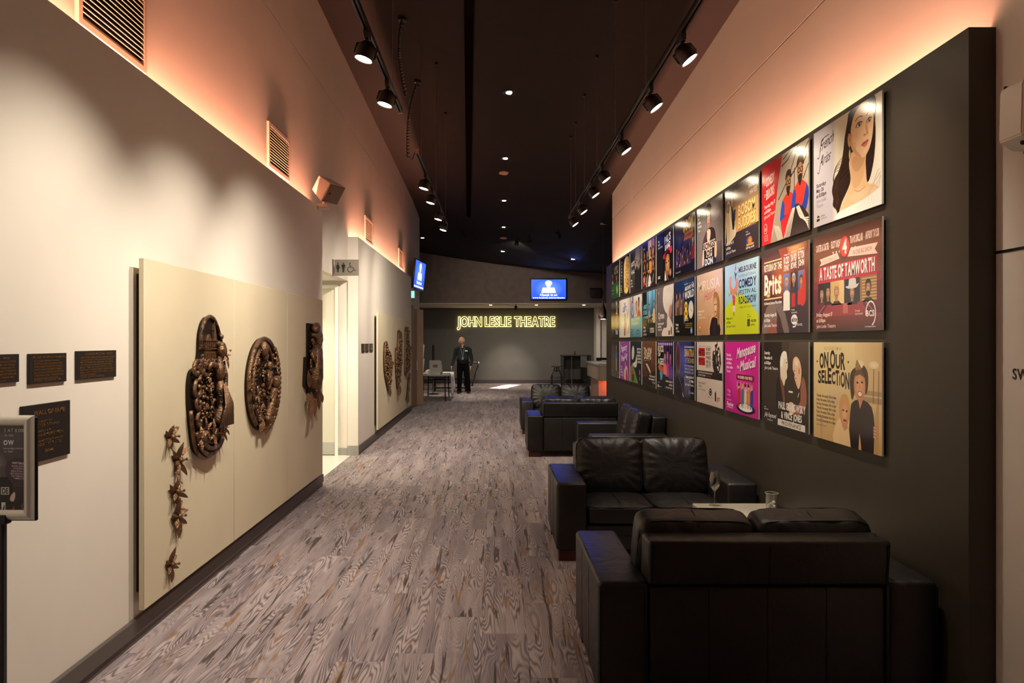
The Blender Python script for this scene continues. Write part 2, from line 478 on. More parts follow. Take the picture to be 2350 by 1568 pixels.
def carpet(name, island):
    m = bpy.data.materials.new(name); m.use_nodes = True
    nt = m.node_tree; L = nt.links; b = nt.nodes['Principled BSDF']
    b.inputs['Roughness'].default_value = 0.95; b.inputs['Specular IOR Level'].default_value = 0.1
    b.inputs['Sheen Weight'].default_value = 0.15
    tc = nt.nodes.new('ShaderNodeTexCoord')
    if island:
        rn = nt.nodes.new('ShaderNodeNewGeometry').outputs['Random Per Island']
    else:
        rn = nt.nodes.new('ShaderNodeObjectInfo').outputs['Random']
    def math_(op, a, bb=None):
        n = nt.nodes.new('ShaderNodeMath'); n.operation = op
        for i, v in enumerate((a, bb)):
            if v is None: continue
            if isinstance(v, (int, float)): n.inputs[i].default_value = v
            else: L.new(v, n.inputs[i])
        return n.outputs[0]
    off = nt.nodes.new('ShaderNodeCombineXYZ')
    L.new(math_('MULTIPLY', rn, 37.0), off.inputs[0]); L.new(math_('MULTIPLY', rn, 91.0), off.inputs[1]); L.new(math_('MULTIPLY', rn, 13.0), off.inputs[2])
    va = nt.nodes.new('ShaderNodeVectorMath'); va.operation = 'ADD'
    L.new(tc.outputs['Object'], va.inputs[0]); L.new(off.outputs[0], va.inputs[1])
    def nz(sx, sy, detail=3, dist=0.0, rough=0.55):
        mp = nt.nodes.new('ShaderNodeMapping'); mp.inputs['Scale'].default_value = (sx, sy, 1)
        L.new(va.outputs[0], mp.inputs['Vector'])
        n = nt.nodes.new('ShaderNodeTexNoise'); n.inputs['Scale'].default_value = 1; n.inputs['Detail'].default_value = detail
        n.inputs['Distortion'].default_value = dist; n.inputs['Roughness'].default_value = rough
        L.new(mp.outputs[0], n.inputs['Vector'])
        return n.outputs['Fac']
    def mr(v, a, c, lo=0.0, hi=1.0):
        n = nt.nodes.new('ShaderNodeMapRange'); n.interpolation_type = 'SMOOTHSTEP'
        n.inputs[1].default_value = a; n.inputs[2].default_value = c; n.inputs[3].default_value = lo; n.inputs[4].default_value = hi
        L.new(v, n.inputs[0]); return n.outputs[0]
    def mix(f, a, c):
        n = nt.nodes.new('ShaderNodeMix'); n.data_type = 'RGBA'
        L.new(f, n.inputs[0])
        for i, v in ((6, a), (7, c)):
            if isinstance(v, tuple): n.inputs[i].default_value = v
            else: L.new(v, n.inputs[i])
        return n.outputs[2]
    grain = nz(5.5, 0.62, 2.0, 0.22)
    ringv = math_('SINE', math_('MULTIPLY', grain, 230.0))
    tone = nz(8, 0.7, 3, 0.3)
    base = mix(mr(math_('ADD', tone, math_('MULTIPLY', rn, 0.10)), 0.38, 0.74), lin((134, 121, 125)), lin((178, 162, 161)))
    msk = mr(nz(7, 1.6, 2, 0.3), 0.38, 0.62, 0.15, 1.0)
    c1 = mix(math_('MULTIPLY', mr(ringv, 0.2, 0.95, 0, 0.7), msk), base, lin((198, 183, 180)))
    c2 = mix(math_('MULTIPLY', mr(ringv, -0.95, -0.3, 0.72, 0.0), msk), c1, lin((82, 71, 72)))
    streak = nz(24, 1.5, 5, 0.7)
    c3 = mix(mr(streak, 0.60, 0.65, 0, 0.8), c2, lin((148, 108, 70)))
    crack = nz(28, 1.6, 5, 0.8)
    c4 = mix(mr(crack, 0.59, 0.64, 0, 0.85), c3, lin((62, 50, 45)))
    pile = nz(420, 420, 2)
    c5 = mix(mr(pile, 0.35, 0.65, 0.0, 0.22), c4, lin((58, 50, 50)))
    L.new(c5, b.inputs['Base Color'])
    bp = nt.nodes.new('ShaderNodeBump'); bp.inputs['Strength'].default_value = 0.5; bp.inputs['Distance'].default_value = 0.004
    L.new(pile, bp.inputs['Height']); L.new(bp.outputs['Normal'], b.inputs['Normal'])
    return m
M_CARPET = carpet('carpet_plank_pile', False)
M_CARPETF = carpet('carpet_field_pile', True)
# ------------------------------------------------------------------ the shell
XL, XLU, XR, XRU = -1.97, -2.12, 1.985, 2.10      # partition face / wall behind it, left and right
PROF = [(-9.0, 5.6), (-2.55, 4.70), (-0.44, 4.36), (1.98, 4.10), (3.83, 3.97), (9.0, 3.7)]
def zc(x, y):
    """height of the sloping ceiling"""
    xx = max(-2.4, min(2.4, x))
    a = 5.55 - 0.30 * (xx + 2.12) - 0.043 * (y - 12.83)
    for (x0, z0), (x1, z1) in zip(PROF, PROF[1:]):
        if x0 <= x <= x1: b = z0 + (z1 - z0) * (x - x0) / (x1 - x0); break
    else: b = PROF[0][1] if x < 0 else PROF[-1][1]
    t = max(0.0, min(1.0, (y - 18.5) / 6.3)); t = t * t * (3 - 2 * t)
    return a * (1 - t) + b * t

def on_ceiling(u, v):
    d = 3.0
    while d < 28:
        p = px(u, v, d)
        if p.z >= zc(p.x, p.y): return Vector((p.x, p.y, zc(p.x, p.y)))
        d += 0.02
    return px(u, v, 20)

bm = BM()
xs = [-8.0, -6, -4, -3, -2.4, -1.2, 0, 1.2, 2.4, 3, 4, 6, 8.0]; ys = [-3 + i * (27.75 / 22) for i in range(23)]
grid = [[bm.verts.new((x, y, zc(x, y))) for x in xs] for y in ys]
for j in range(len(ys) - 1):
    for i in range(len(xs) - 1):
        bm.faces.new((grid[j][i], grid[j + 1][i], grid[j + 1][i + 1], grid[j][i + 1]))
r = bmesh.ops.extrude_face_region(bm, geom=list(bm.faces))
for g in r['geom']:
    if isinstance(g, bmesh.types.BMVert): g.co.z += 0.12
bmesh.ops.recalc_face_normals(bm, faces=bm.faces)
ceiling = struct(obj('ceiling', bm, M_CEIL))
# the long joint that runs down the ceiling
bm = BM()
for (ax, ay), (bx, by) in (((-0.24, 2.0), (-0.27, 7.5)), ((-0.27, 7.5), (-0.67, 18.5))):
    n = 8
    for i in range(n):
        x0, y0 = ax + (bx - ax) * i / n, ay + (by - ay) * i / n; x1, y1 = ax + (bx - ax) * (i + 1) / n, ay + (by - ay) * (i + 1) / n
        q = [(x0 - 0.05, y0), (x0 + 0.05, y0), (x1 + 0.05, y1), (x1 - 0.05, y1)]
        lo = [bm.verts.new((x, y, zc(x, y) - 0.025)) for x, y in q]; hi = [bm.verts.new((x, y, zc(x, y) + 0.02)) for x, y in q]
        bm.faces.new(lo[::-1]); bm.faces.new(hi)
        for k in range(4): bm.faces.new((lo[k], lo[(k + 1) % 4], hi[(k + 1) % 4], hi[k]))
bmesh.ops.recalc_face_normals(bm, faces=bm.faces)
struct(obj('trim_ceiling_joint', bm, mat('joint_black', (12, 10, 10), 0.95, spec=0.0)))

# floor: slab with carpet planks laid on it
bm = BM(); box(bm, -8, 8, -3, 28.3, -0.15, -0.008)
floor = struct(obj('floor', bm, mat('floor_slab', (40, 36, 34), 0.9)))
PW, PL = 0.25, 1.0
bm = BM(); box(bm, -PW / 2 + 0.0006, PW / 2 - 0.0006, -PL / 2 + 0.0006, PL / 2 - 0.0006, -0.008, 0.0)
plank_me = bpy.data.meshes.new('carpet_plank'); bm.to_mesh(plank_me); bm.free(); plank_me.materials.append(M_CARPET)
X0 = -2.07
for i in range(17):
    st = [0.0, 0.5, 0.25, 0.72, 0.4, 0.9][i % 6]
    for j in range(17):
        o = bpy.data.objects.new('carpet_plank', plank_me); COL.objects.link(o); o.parent = floor
        o.location = (X0 + PW * (i + 0.5), 2.3 + st + j * PL, 0)
        o.rotation_euler = (0, 0, PI if (i * 7 + j * 3) % 2 else 0)
bm = BM()
def flat(x0, x1, y0, y1):
    if x1 - x0 < 0.02 or y1 - y0 < 0.02: return
    v = [bm.verts.new(p) for p in ((x0, y0, 0), (x1, y0, 0), (x1, y1, 0), (x0, y1, 0))]; bm.faces.new(v)
for i in range(17):
    st = [0.0, 0.5, 0.25, 0.72, 0.4, 0.9][i % 6]
    xa = X0 + PW * i
    flat(xa, xa + PW - 0.001, -3, 1.8 + st)
    for j in range(10):
        y0 = 18.8 + st + j * PL
        if y0 < 28: flat(xa, xa + PW - 0.001, y0, min(28.2, y0 + PL - 0.001))
for xa, n, ylo in ((-8.0, 24, 20.4), (X0 + 17 * PW, 23, 12.8)):
    for i in range(n):
        for j in range(-1, 17):
            y0 = ylo + j * PL + random.random() * 0.3 if j >= 0 else ylo
            w = PW if xa > 0 else (X0 + 8.0) / 24
            if j < 0: flat(xa + w * i, xa + w * (i + 1) - 0.001, ylo, ylo + 0.3)
            elif y0 < 28: flat(xa + w * i, xa + w * (i + 1) - 0.001, y0 if j else ylo + 0.3, min(28.2, ylo + (j + 1) * PL + 0.29))
o = obj('carpet_field', bm, M_CARPETF, floor); o['kind'] = 'stuff'
# white tiles in the passage to the rest rooms
for i in range(4):
    for j in range(5):
        x1 = -2.075 - 0.45 * i; y0 = 8.24 + 0.432 * j
        boxo('floor_tile', x1 - 0.447, x1, y0, y0 + 0.429, -0.008, 0.0, M_TILE, floor)

def wall_slab(bm, x0, x1, y0, y1, z0, z1=None, n=6):
    """an upright slab along Y; with z1 None its top follows the ceiling"""
    xm = (x0 + x1) / 2
    for i in range(n if z1 is None else 1):
        k = n if z1 is None else 1
        a, b = y0 + (y1 - y0) * i / k, y0 + (y1 - y0) * (i + 1) / k
        za, zb = (z1, z1) if z1 is not None else (zc(xm, a) + 0.06, zc(xm, b) + 0.06)
        v = [bm.verts.new(p) for p in ((x0, a, z0), (x1, a, z0), (x1, b, z0), (x0, b, z0), (x0, a, za), (x1, a, za), (x1, b, zb), (x0, b, zb))]
        for f in ((3, 2, 1, 0), (4, 5, 6, 7), (0, 1, 5, 4), (1, 2, 6, 5), (2, 3, 7, 6), (3, 0, 4, 7)):
            bm.faces.new([v[q] for q in f])

def wall(name, slabs, m):
    bm = BM()
    for s in slabs: wall_slab(bm, *s)
    bmesh.ops.remove_doubles(bm, verts=bm.verts, dist=1e-5)
    return struct(obj(name, bm, m))

ZJL, ZJR = 4.77, 3.815  # right: groove shaped into the wall for the track's soft shadow line
wall('wall_left_upper', [(XLU - 0.12, XLU, -3, 8.2, 0, ZJL), (XLU - 0.12, XLU, 8.2, 10.41, 2.52, ZJL), (XLU - 0.12, XLU, 10.41, 17.35, 0, ZJL),
                         (XLU - 0.12, XLU, 17.35, 18.5, 2.5, ZJL), (XLU - 0.12, XLU, 18.5, 20.3, 0, ZJL),
                         (XLU - 0.12, XLU, -3, 20.3, ZJL + 0.012, None), (XLU - 0.12, XLU - 0.012, -3, 20.3, ZJL - 0.02, ZJL + 0.03)], M_WALL)
wall('wall_right_upper', [(XRU, XRU + 0.12, -3, 12.83, 2.026, ZJR), (XRU, XRU + 0.12, -3, 12.83, 0, 2.014), (XRU + 0.01, XRU + 0.12, -3, 12.83, 2.01, 2.03),
                          (XRU, XRU + 0.12, -3, 12.83, ZJR + 0.012, None), (XRU + 0.012, XRU + 0.12, -3, 12.83, ZJR - 0.02, ZJR + 0.03)], M_WALL)
boxo('trim_1', XRU - 0.003, XRU, -1.0, 3.02, 2.014, 2.026, M_BLACK)['kind'] = 'structure'
bpy.data.objects['trim_1'].name = 'trim_wall_joint'
# partitions that hide the cove strips
TOPL, TOPR = 3.155, 2.965
def partition(name, x_face, x_in, x_back, y0, y1, top, m):
    bm = BM()
    s = 1 if x_face < 0 else -1
    box(bm, min(x_face, x_in), max(x_face, x_in), y0, y1, 0, top)
    for a, b in ((y0, y0 + 0.04), (y1 - 0.04, y1)):
        box(bm, min(x_in, x_back), max(x_in, x_back), a, b, 0, top)
    box(bm, min(x_in, x_back), max(x_in, x_back), y0 + 0.04, y1 - 0.04, top - 0.29, top - 0.26)   # the ledge the strip lies on
    return struct(obj(name, bm, m))
partition('wall_left', XL, XL - 0.035, XLU + 0.001, -2.5, 8.22, TOPL, M_WALL)
partition('wall_left_far', XL, XL - 0.035, XLU + 0.001, 10.38, 17.0, TOPL, M_WALL)
partition('wall_right', XR, XR + 0.03, XRU - 0.001, 3.01, 12.76, TOPR, M_DARK)
for nm, x0, x1, y0, y1, m in (('baseboard_left', XL - 0.004, XL + 0.022, -2.5, 8.2, M_SKIRT), ('baseboard_left_far', XL - 0.004, XL + 0.022, 10.40, 17.0, M_SKIRT)):
    bm = BM(); box(bm, x0, x1, y0, y1, 0.045, 0.135, 0.004, 1); box(bm, x0, x1 - 0.012, y0, y1, 0, 0.05)
    struct(obj(nm, bm, m))
boxo('baseboard_left_return', XLU, XL + 0.01, 10.355, 10.38, 0, 0.14, M_WSKIRT)['kind'] = 'structure'
boxo('baseboard_right', XR - 0.014, XR + 0.004, 3.0, 12.76, 0, 0.11, M_BLACK)['kind'] = 'structure'

# passage to the rest rooms
bm = BM()
box(bm, -4.1, -2.30, 10.40, 10.6, 0, 2.52) ; box(bm, -2.30, XLU - 0.12 + 0.001, 10.40, 10.6, 0, 2.52)
struct(obj('wall_passage_far', bm, M_WALL))
boxo('wall_passage_back', -4.2, -4.1, 8.1, 10.6, 0, 2.52, M_WALL)['kind'] = 'structure'
boxo('wall_passage_near', -4.1, XLU - 0.12, 8.05, 8.22, 0, 2.52, M_WALL)['kind'] = 'structure'
boxo('ceiling_passage', -4.2, XLU - 0.119, 8.05, 10.6, 2.52, 2.60, M_WHITE)['kind'] = 'structure'
bm = BM()
box(bm, -2.30, -2.255, 10.35, 10.41, 0, 2.461); box(bm, -3.2, -2.301, 10.352, 10.412, 2.402, 2.46)
df = struct(obj('door_1', bm, M_WHITE)); df.name = 'door_1'
bm = BM(); box(bm, -3.2, -2.30, 10.37, 10.405, 0.012, 2.40, 0.002, 1); obj('door_leaf', bm, mat('door_grey', (205, 200, 182), 0.5), df)
bm = BM(); box(bm, -3.2, -2.305, 10.362, 10.372, 0.015, 0.19); obj('kick_plate', bm, mat('kick_plate', (170, 168, 160), 0.4), df)
boxo('baseboard_passage', -2.255, XLU, 10.385, 10.402, 0, 0.10, M_WSKIRT)['kind'] = 'structure'

# foyer: bulkhead, theatre wall, flanks
bm = BM()
zs = [(x, zc(x, 24.8) + 0.05) for x in (-8, -6, -4, -2.55, -1.5, -0.44, 0.8, 1.98, 3.0, 3.83, 6, 8)]
pts = [(-8, 2.957), (8, 2.957)] + zs[::-1]
prism(bm, pts, 0, 0.15)
o = obj('wall_back_upper', bm, mat('bulkhead_paper', (122, 108, 100), 0.8, spec=0.2, bump=0.1, bscale=18, var=0.10, vscale=5)); struct(o)
o.matrix_world = Matrix(((1, 0, 0, 0), (0, 0, -1, 24.95), (0, 1, 0, 0), (0, 0, 0, 1)))
boxo('ceiling_soffit', -8, 8, 24.8, 28.2, 2.94, 2.958, M_WALL)['kind'] = 'structure'
boxo('wall_back', -8, 3.87, 28.0, 28.2, 0, 2.957, M_BACK)['kind'] = 'structure'
boxo('baseboard_back', -8, 3.87, 27.97, 28.0, 0, 0.14, mat('skirting_plum', (66, 56, 60), 0.5))['kind'] = 'structure'
bm = BM(); box(bm, 3.87, 4.02, 27.3, 28.2, 0, 2.957); box(bm, 4.02, 8, 27.45, 28.2, 0, 2.957)
struct(obj('wall_back_right', bm, M_WALL))
boxo('trim_back_ledge', 3.86, 5.2, 27.2, 27.31, 0.93, 1.02, M_BLKPL)['kind'] = 'structure'
boxo('wall_foyer_left', -8.1, -8, 20.2, 28.2, 0, 6.0, M_BACK)['kind'] = 'structure'
boxo('wall_foyer_right', 8, 8.1, 12.8, 28.2, 0, 4.3, M_BACK)['kind'] = 'structure'
boxo('wall_foyer_return', -8, XLU - 0.12, 20.2, 20.3, 0, 5.3, M_BACK)['kind'] = 'structure'
boxo('wall_foyer_near', XRU + 0.12, 8, 12.75, 12.83, 0, 4.3, M_BACK)['kind'] = 'structure'

# ------------------------------------------------------------------ cove strips (real lamps behind the partitions)
def cove(label, x, y0, y1, top, tilt, watt):
    t = empty('cove_light_strip', (x, (y0 + y1) / 2, top - 0.25)); tag(t, label, 'light strip', 'hidden cove strips')
    L = y1 - y0 - 0.14
    bm = BM(); box(bm, -0.009, 0.009, -L / 2, L / 2, -0.008, 0.0); obj('channel', bm, M_ALU, t)
    n = max(1, int(L / 2.4))
    for k in range(n):
        yy = -L / 2 + L * (k + 0.5) / n
        o = lamp('strip_lamp', 'AREA', (x, (y0 + y1) / 2 + yy, top - 0.247), watt * L / n, C_COVE, t, aim=(x + tilt, (y0 + y1) / 2 + yy, top + 1), sx=0.02, sy=L / n)
        # the long side of the rectangle runs along the wall
        o.rotation_euler = (PI, 0, 0) if tilt == 0 else Vector((tilt, 0, 1)).to_track_quat('-Z', 'Y').to_euler()
cove('orange cove strip behind the top of the near left partition', XLU + 0.055, -2.4, 8.2, TOPL, 0, W_COVE_L)
cove('orange cove strip behind the top of the far left partition', XLU + 0.055, 10.4, 17.0, TOPL, 0, W_COVE_L)
cove('orange cove strip behind the top of the dark poster wall', XRU - 0.055, 3.05, 12.74, TOPR, 0, W_COVE_R)

# ------------------------------------------------------------------ track lighting
M_LENS = mat('lamp_lens_lit', (255, 240, 215), 0.3, emit=(255, 238, 205), estr=40.0)
def track_head(x, y, z, aim, power, label, group, lit=True, cone=62, htilt=None):
    """a can on a yoke under the track; aim is where the lit face looks"""
    t = empty('track_spotlight', (x, y, z)); tag(t, label, 'spotlight', group)
    boxo('adapter', -0.016, 0.016, -0.05, 0.05, -0.045, 0.004, M_BLACK, t, 0.004, 1)
    bm = BM(); tube(bm, [(0, 0, -0.04), (0, 0, -0.066)], 0.011, 8); obj('stem', bm, M_BLACK, t)
    d = (Vector(aim) - Vector((x, y, z - 0.12))).normalized()
    h = d if htilt is None else Vector((math.copysign(0.6, d.x), -0.12, -htilt)).normalized()
    q = h.to_track_quat('-Z', 'X').to_matrix().to_4x4()
    piv = Vector((0, 0, -0.085))
    M = Matrix.Translation(piv) @ q
    bm = BM(); lathe(bm, [(0, 0.028), (0.032, 0.025), (0.05, 0.005), (0.060, -0.025), (0.060, -0.082), (0.053, -0.082), (0.05, -0.070), (0, -0.070)], 20, M)
    obj('lamp_body', bm, M_BLACK, t, True, 35)
    bm = BM(); tube(bm, [M @ Vector((0.062, 0, -0.06)), M @ Vector((0.062, 0, 0.0)), piv + Vector((0, 0, 0.032)), M @ Vector((-0.062, 0, 0.0)), M @ Vector((-0.062, 0, -0.06))], 0.006, 6)
    obj('yoke', bm, M_BLACK, t)
    bm = BM(); lathe(bm, [(0, -0.079), (0.047, -0.079), (0.047, -0.074), (0, -0.074)], 20, M); obj('lens', bm, M_LENS, t)
    p = Vector((x, y, z)) + M @ Vector((0, 0, -0.095))
    lamp('bulb', 'SPOT', p, power, C_WARM, t, size=0.028, spot=cone, blend=1.0, aim=aim)
    return t

def track(name_label, x, y0, y1, z, wires, lefty):
    t = empty('lighting_track', (x, (y0 + y1) / 2, z)); tag(t, name_label, 'track')
    L = (y1 - y0) / 2
    bm = BM(); box(bm, -0.017, -0.006, -L, L, 0, 0.034); box(bm, 0.006, 0.017, -L, L, 0, 0.034); box(bm, -0.017, 0.017, -L, L, 0.026, 0.036)
    obj('rail', bm, M_BLACK, t)
    for s in (-1, 1): boxo('end_cap', -0.019, 0.019, s * L - 0.012, s * L + 0.012, -0.002, 0.038, mat('track_end', (150, 120, 100), 0.4), t)
    for yw in wires:
        zt = zc(x, yw)
        w = obj('suspension_wire', (lambda b: (tube(b, [(0, yw - (y0 + y1) / 2, 0.03), (0, yw - (y0 + y1) / 2, zt - z)], 0.0022, 5), b)[1])(BM()), M_WIRE, t)
        bm = BM(); lathe(bm, [(0, 0.0), (0.022, 0.0), (0.022, -0.03), (0.006, -0.045), (0, -0.045)], 12, Matrix.Translation((0, yw - (y0 + y1) / 2, zt - z + 0.002)))
        obj('ceiling_rose', bm, M_BLACK, w)
    return t
XT, ZT = 1.125, 3.50
track('long black lighting track hung above the sofas, facing the posters', XT, 0.6, 10.8, ZT, [1.0, 2.7, 3.9, 5.35, 6.7, 7.9, 9.0, 10.0, 10.6], False)
RY = [3.30, 4.36, 5.25, 6.45, 7.6, 8.4, 9.5, 10.5]
RAIM = [3.75, 4.6, 5.6, 6.9, 8.2, 9.4, 10.6, 11.8]
nm = ['black track spotlight above the nearest posters, beyond the top of the picture', 'nearest black track spotlight in view above the poster wall', 'second nearest black spotlight on the poster side track', 'third nearest black spotlight on the poster side track',
      'fourth nearest black spotlight on the poster side track', 'small black spotlight fifth along the poster side track', 'small black spotlight last but one on the poster side track', 'farthest small black spotlight at the end of the poster side track']
for i, y in enumerate(RY):
    track_head(XT + 0.01, y, ZT, (XR, RAIM[i], 1.60), W_RIGHT * (0.7 if i == 0 else 1.0), nm[i], 'spotlights over the poster wall', cone=74 if i == 0 else 86, htilt=0.85)
XTL, ZTL = -0.764, 3.50
track('black lighting track hung over the near left wall, nearer of two', XTL, 0.4, 5.83, ZTL, [0.8, 3.2, 5.4], True)
track('black lighting track hung over the far left wall with coiled feed cord', XTL, 7.08, 11.46, ZTL, [7.5, 9.4, 11.2], True)
LY = [1.7, 3.25, 4.31, 5.14, 7.97, 8.80, 9.99, 10.95]
LAIM = [1.5, 3.15, 4.75, 6.6, 11.0, 12.4, 13.7, 15.6]
nm = ['black track spotlight beside the sign holder, beyond the top of the picture', 'black track spotlight over the plaques, beyond the top of the picture', 'larger lit spotlight at the top left, nearest on the left track', 'lit spotlight near the end of the nearer left track', 'first lit spotlight of four on the far left track',
      'second lit spotlight of four on the far left track', 'third lit spotlight of four on the far left track', 'farthest lit spotlight of four on the far left track']
for i, y in enumerate(LY):
    track_head(XTL, y, ZTL, (XL, LAIM[i], 0.35), W_LEFT if i else W_LEFT * 0.3, nm[i], 'spotlights over the left wall', cone=98, htilt=2.2)
# coiled feed cords
def coil(label, a, b, turns, r, tail):
    t = empty('coiled_power_cord', a); tag(t, label, 'cord', 'coiled track feed cords')
    A, B = Vector((0, 0, 0)), Vector(b) - Vector(a)
    n = turns * 8; pts = []
    ax = (B - A).normalized(); e1 = ax.cross(Vector((0, 1, 0))).normalized(); e2 = ax.cross(e1)
    for i in range(n + 1):
        s = i / n
        pts.append(A + (B - A) * s + Vector((-0.05, 0, 0)) * math.sin(PI * s) + (e1 * math.cos(2 * PI * turns * s) + e2 * math.sin(2 * PI * turns * s)) * r)
    pts += [Vector(p) - Vector(a) for p in tail]
    bm = BM(); tube(bm, pts, 0.0045, 5); obj('cord', bm, M_BLACK, t, True)
    bm = BM(); lathe(bm, [(0, 0.02), (0.055, 0.02), (0.055, -0.035), (0.012, -0.05), (0.012, -0.09), (0, -0.09)], 16); obj('ceiling_rose', bm, M_BLACK, t, True, 35)
a = on_ceiling(924, 40); coil('black coiled cord down to the end of the nearer left track', a, (XTL + 0.06, 5.72, ZTL + 0.10), 30, 0.014, [(XTL + 0.05, 5.78, ZTL + 0.06), (XTL + 0.02, 5.80, ZTL + 0.045)])
a = on_ceiling(959, 184); coil('black coiled cord down to the start of the far left track', a, (XTL - 0.09, 7.10, ZTL - 0.03), 30, 0.014, [(XTL - 0.05, 7.10, ZTL - 0.06), (XTL - 0.022, 7.10, ZTL + 0.015)])

# recessed downlights and two ceiling loudspeakers
dl = [(1170, 212, 'nearest recessed downlight in the dark ceiling'), (1161, 363, 'second recessed downlight down the dark ceiling, before the speaker disc'), (1158, 460, 'third recessed downlight down the dark ceiling, past the pink speaker disc'),
      (1157, 521, 'fourth recessed downlight down the dark ceiling'), (1154, 577, 'farthest recessed downlight in line down the dark ceiling'), (970, 546, 'lone small downlight beside the far end of the left wall'),
      (1315, 595, 'small downlight in the blue lit far ceiling above the foyer screen')]
for u, v, lb in dl:
    p = on_ceiling(u, v)
    t = empty('recessed_downlight', p); tag(t, lb, 'downlight', 'recessed ceiling downlights')
    bm = BM(); lathe(bm, [(0.055, 0.01), (0.055, -0.004), (0.10, -0.008), (0.105, 0.004), (0.055, 0.012)], 20); obj('bezel', bm, M_BLKPL, t, True, 40)
    bm = BM(); lathe(bm, [(0, 0.006), (0.052, 0.006), (0.052, -0.006), (0, -0.010)], 16); obj('lens', bm, M_LENS, t)
    if v == 595: lamp('bulb', 'POINT', p + Vector((0, -0.1, -0.16)), 3.0, (0.10, 0.22, 1.0), t, size=0.05)
    else:
        lamp('bulb', 'SPOT', p + Vector((0, 0, -0.03)), W_DOWN, C_WARM, t, size=0.05, spot=58, blend=0.9, aim=p + Vector((0, 0, -1)))
for u, v, lb in ((1161, 398, 'pinkish round loudspeaker grille in the dark ceiling, nearer one'), (1158, 547, 'small pinkish round loudspeaker grille in the far dark ceiling')):
    p = on_ceiling(u, v)
    t = empty('ceiling_speaker', p); tag(t, lb, 'speaker')
    bm = BM(); lathe(bm, [(0, -0.012), (0.10, -0.010), (0.125, 0.0), (0.125, 0.02), (0, 0.02)], 24); obj('grille', bm, mat('pink_grille', (226, 176, 150), 0.6), t, True, 40)
    bm = BM(); lathe(bm, [(0.118, -0.012), (0.132, -0.008), (0.132, 0.01), (0.118, 0.01)], 24); obj('rim', bm, mat('pink_grille', (226, 176, 150), 0.6), t, True, 40)
for u, w in ((1126, 0), (1231, 1), (1340, 2)):
    p = Vector(((u - U0) * 25.5 / F_PX, 25.5, 2.94))
    t = empty('soffit_downlight', p); tag(t, ('left', 'middle', 'right')[w] + ' small round downlight of three under the bulkhead above the sign', 'downlight', 'downlights under the bulkhead')
    bm = BM(); lathe(bm, [(0.05, 0.004), (0.05, -0.006), (0.075, -0.008), (0.08, 0.002)], 16); obj('bezel', bm, M_WHITE, t)
    bm = BM(); lathe(bm, [(0, 0.002), (0.05, 0.002), (0.05, -0.016), (0, -0.026)], 16); obj('lens', bm, mat('soffit_lens', (255, 240, 190), 0.3, emit=(255, 232, 170), estr=9.0), t)
    lamp('bulb', 'SPOT', p + Vector((0, 0, -0.04)), 125.0, C_WARM, t, size=0.04, spot=150, blend=1.0, aim=p + Vector((0, 0.35, -1)))
t = empty('passage_downlight', (-2.48, 9.35, 2.519)); tag(t, 'recessed downlight in the low white ceiling of the rest room passage', 'downlight')
bm = BM(); lathe(bm, [(0.07, 0.0), (0.07, -0.012), (0.11, -0.008), (0.11, 0.0)], 20); obj('bezel', bm, mat('dull_brass', (110, 92, 55), 0.5), t)
bm = BM(); lathe(bm, [(0, 0.0), (0.07, 0.0), (0.07, -0.004), (0, -0.006)], 16); obj('lens', bm, M_LENS, t)
lamp('bulb', 'SPOT', (-2.48, 9.35, 2.48), 75, (1.0, 0.93, 0.68), t, size=0.06, spot=130, blend=0.6, aim=(-2.48, 9.35, 0))
t = empty('passage_fill_light', (-3.3, 9.3, 2.519)); tag(t, 'added panel light deeper in the rest room passage, out of sight', 'ceiling light')  # unseen panel added to brighten the passage
boxo('diffuser', -0.3, 0.3, -0.3, 0.3, -0.02, 0.0, mat('panel_lit', (255, 250, 225), 0.5, emit=(255, 248, 215), estr=2.0), t)
lamp('panel_lamp', 'AREA', (-3.3, 9.3, 2.49), 26, (1.0, 0.95, 0.75), t, aim=(-3.3, 9.3, 0), sx=0.5, sy=0.5)
# ------------------------------------------------------------------ sofas
def cushion_bm(w, h, d, e=6.0, puff=0.28, n=22, wr=0.006, seed=0):
    """a stuffed cushion: w across, h up, d thick (front towards -y); gathers run in from its edges"""
    bm = BM()
    bmesh.ops.create_cube(bm, size=2.0)
    bmesh.ops.subdivide_edges(bm, edges=bm.edges, cuts=n, use_grid_fill=True)
    for v in bm.verts:
        x, y, z = v.co
        nn = (abs(x) ** e + abs(y) ** e + abs(z) ** e) ** (1 / e)
        x, y, z = x / nn, y / nn, z / nn
        k = max(0, 1 - x ** 4) * max(0, 1 - z ** 4)
        y *= 0.72 + puff * k
        p = Vector((x * w / 2, y * d / 2, z * h / 2))
        ed = max(abs(x), abs(z))
        if ed > 0.35 and abs(y) > 0.25:
            ang = math.atan2(z, x)
            g = math.sin(ang * 19 + 2.5 * mnoise.noise(Vector((ang * 3, seed * 5.1, 0.3)))) * (ed - 0.35) * (1.05 - ed) * 4
            p.y += math.copysign(1, y) * wr * g
        p += Vector((1, 1, 1)) * 0.004 * mnoise.noise(p * 9 + Vector((seed * 3.7, 1, 2)))
        p.z += 0.008 * mnoise.noise(Vector((p.x * 5, seed * 2.2, 0)))
        v.co = p
    bmesh.ops.recalc_face_normals(bm, faces=bm.faces)
    return bm

def superloop(w, h, e=6.0, n=56):
    out = []
    for i in range(n + 1):
        a = 2 * PI * i / n
        c, s = math.cos(a), math.sin(a)
        r = 1 / ((abs(c) ** e + abs(s) ** e) ** (1 / e))
        out.append((c * r * w / 2, s * r * h / 2))
    return out

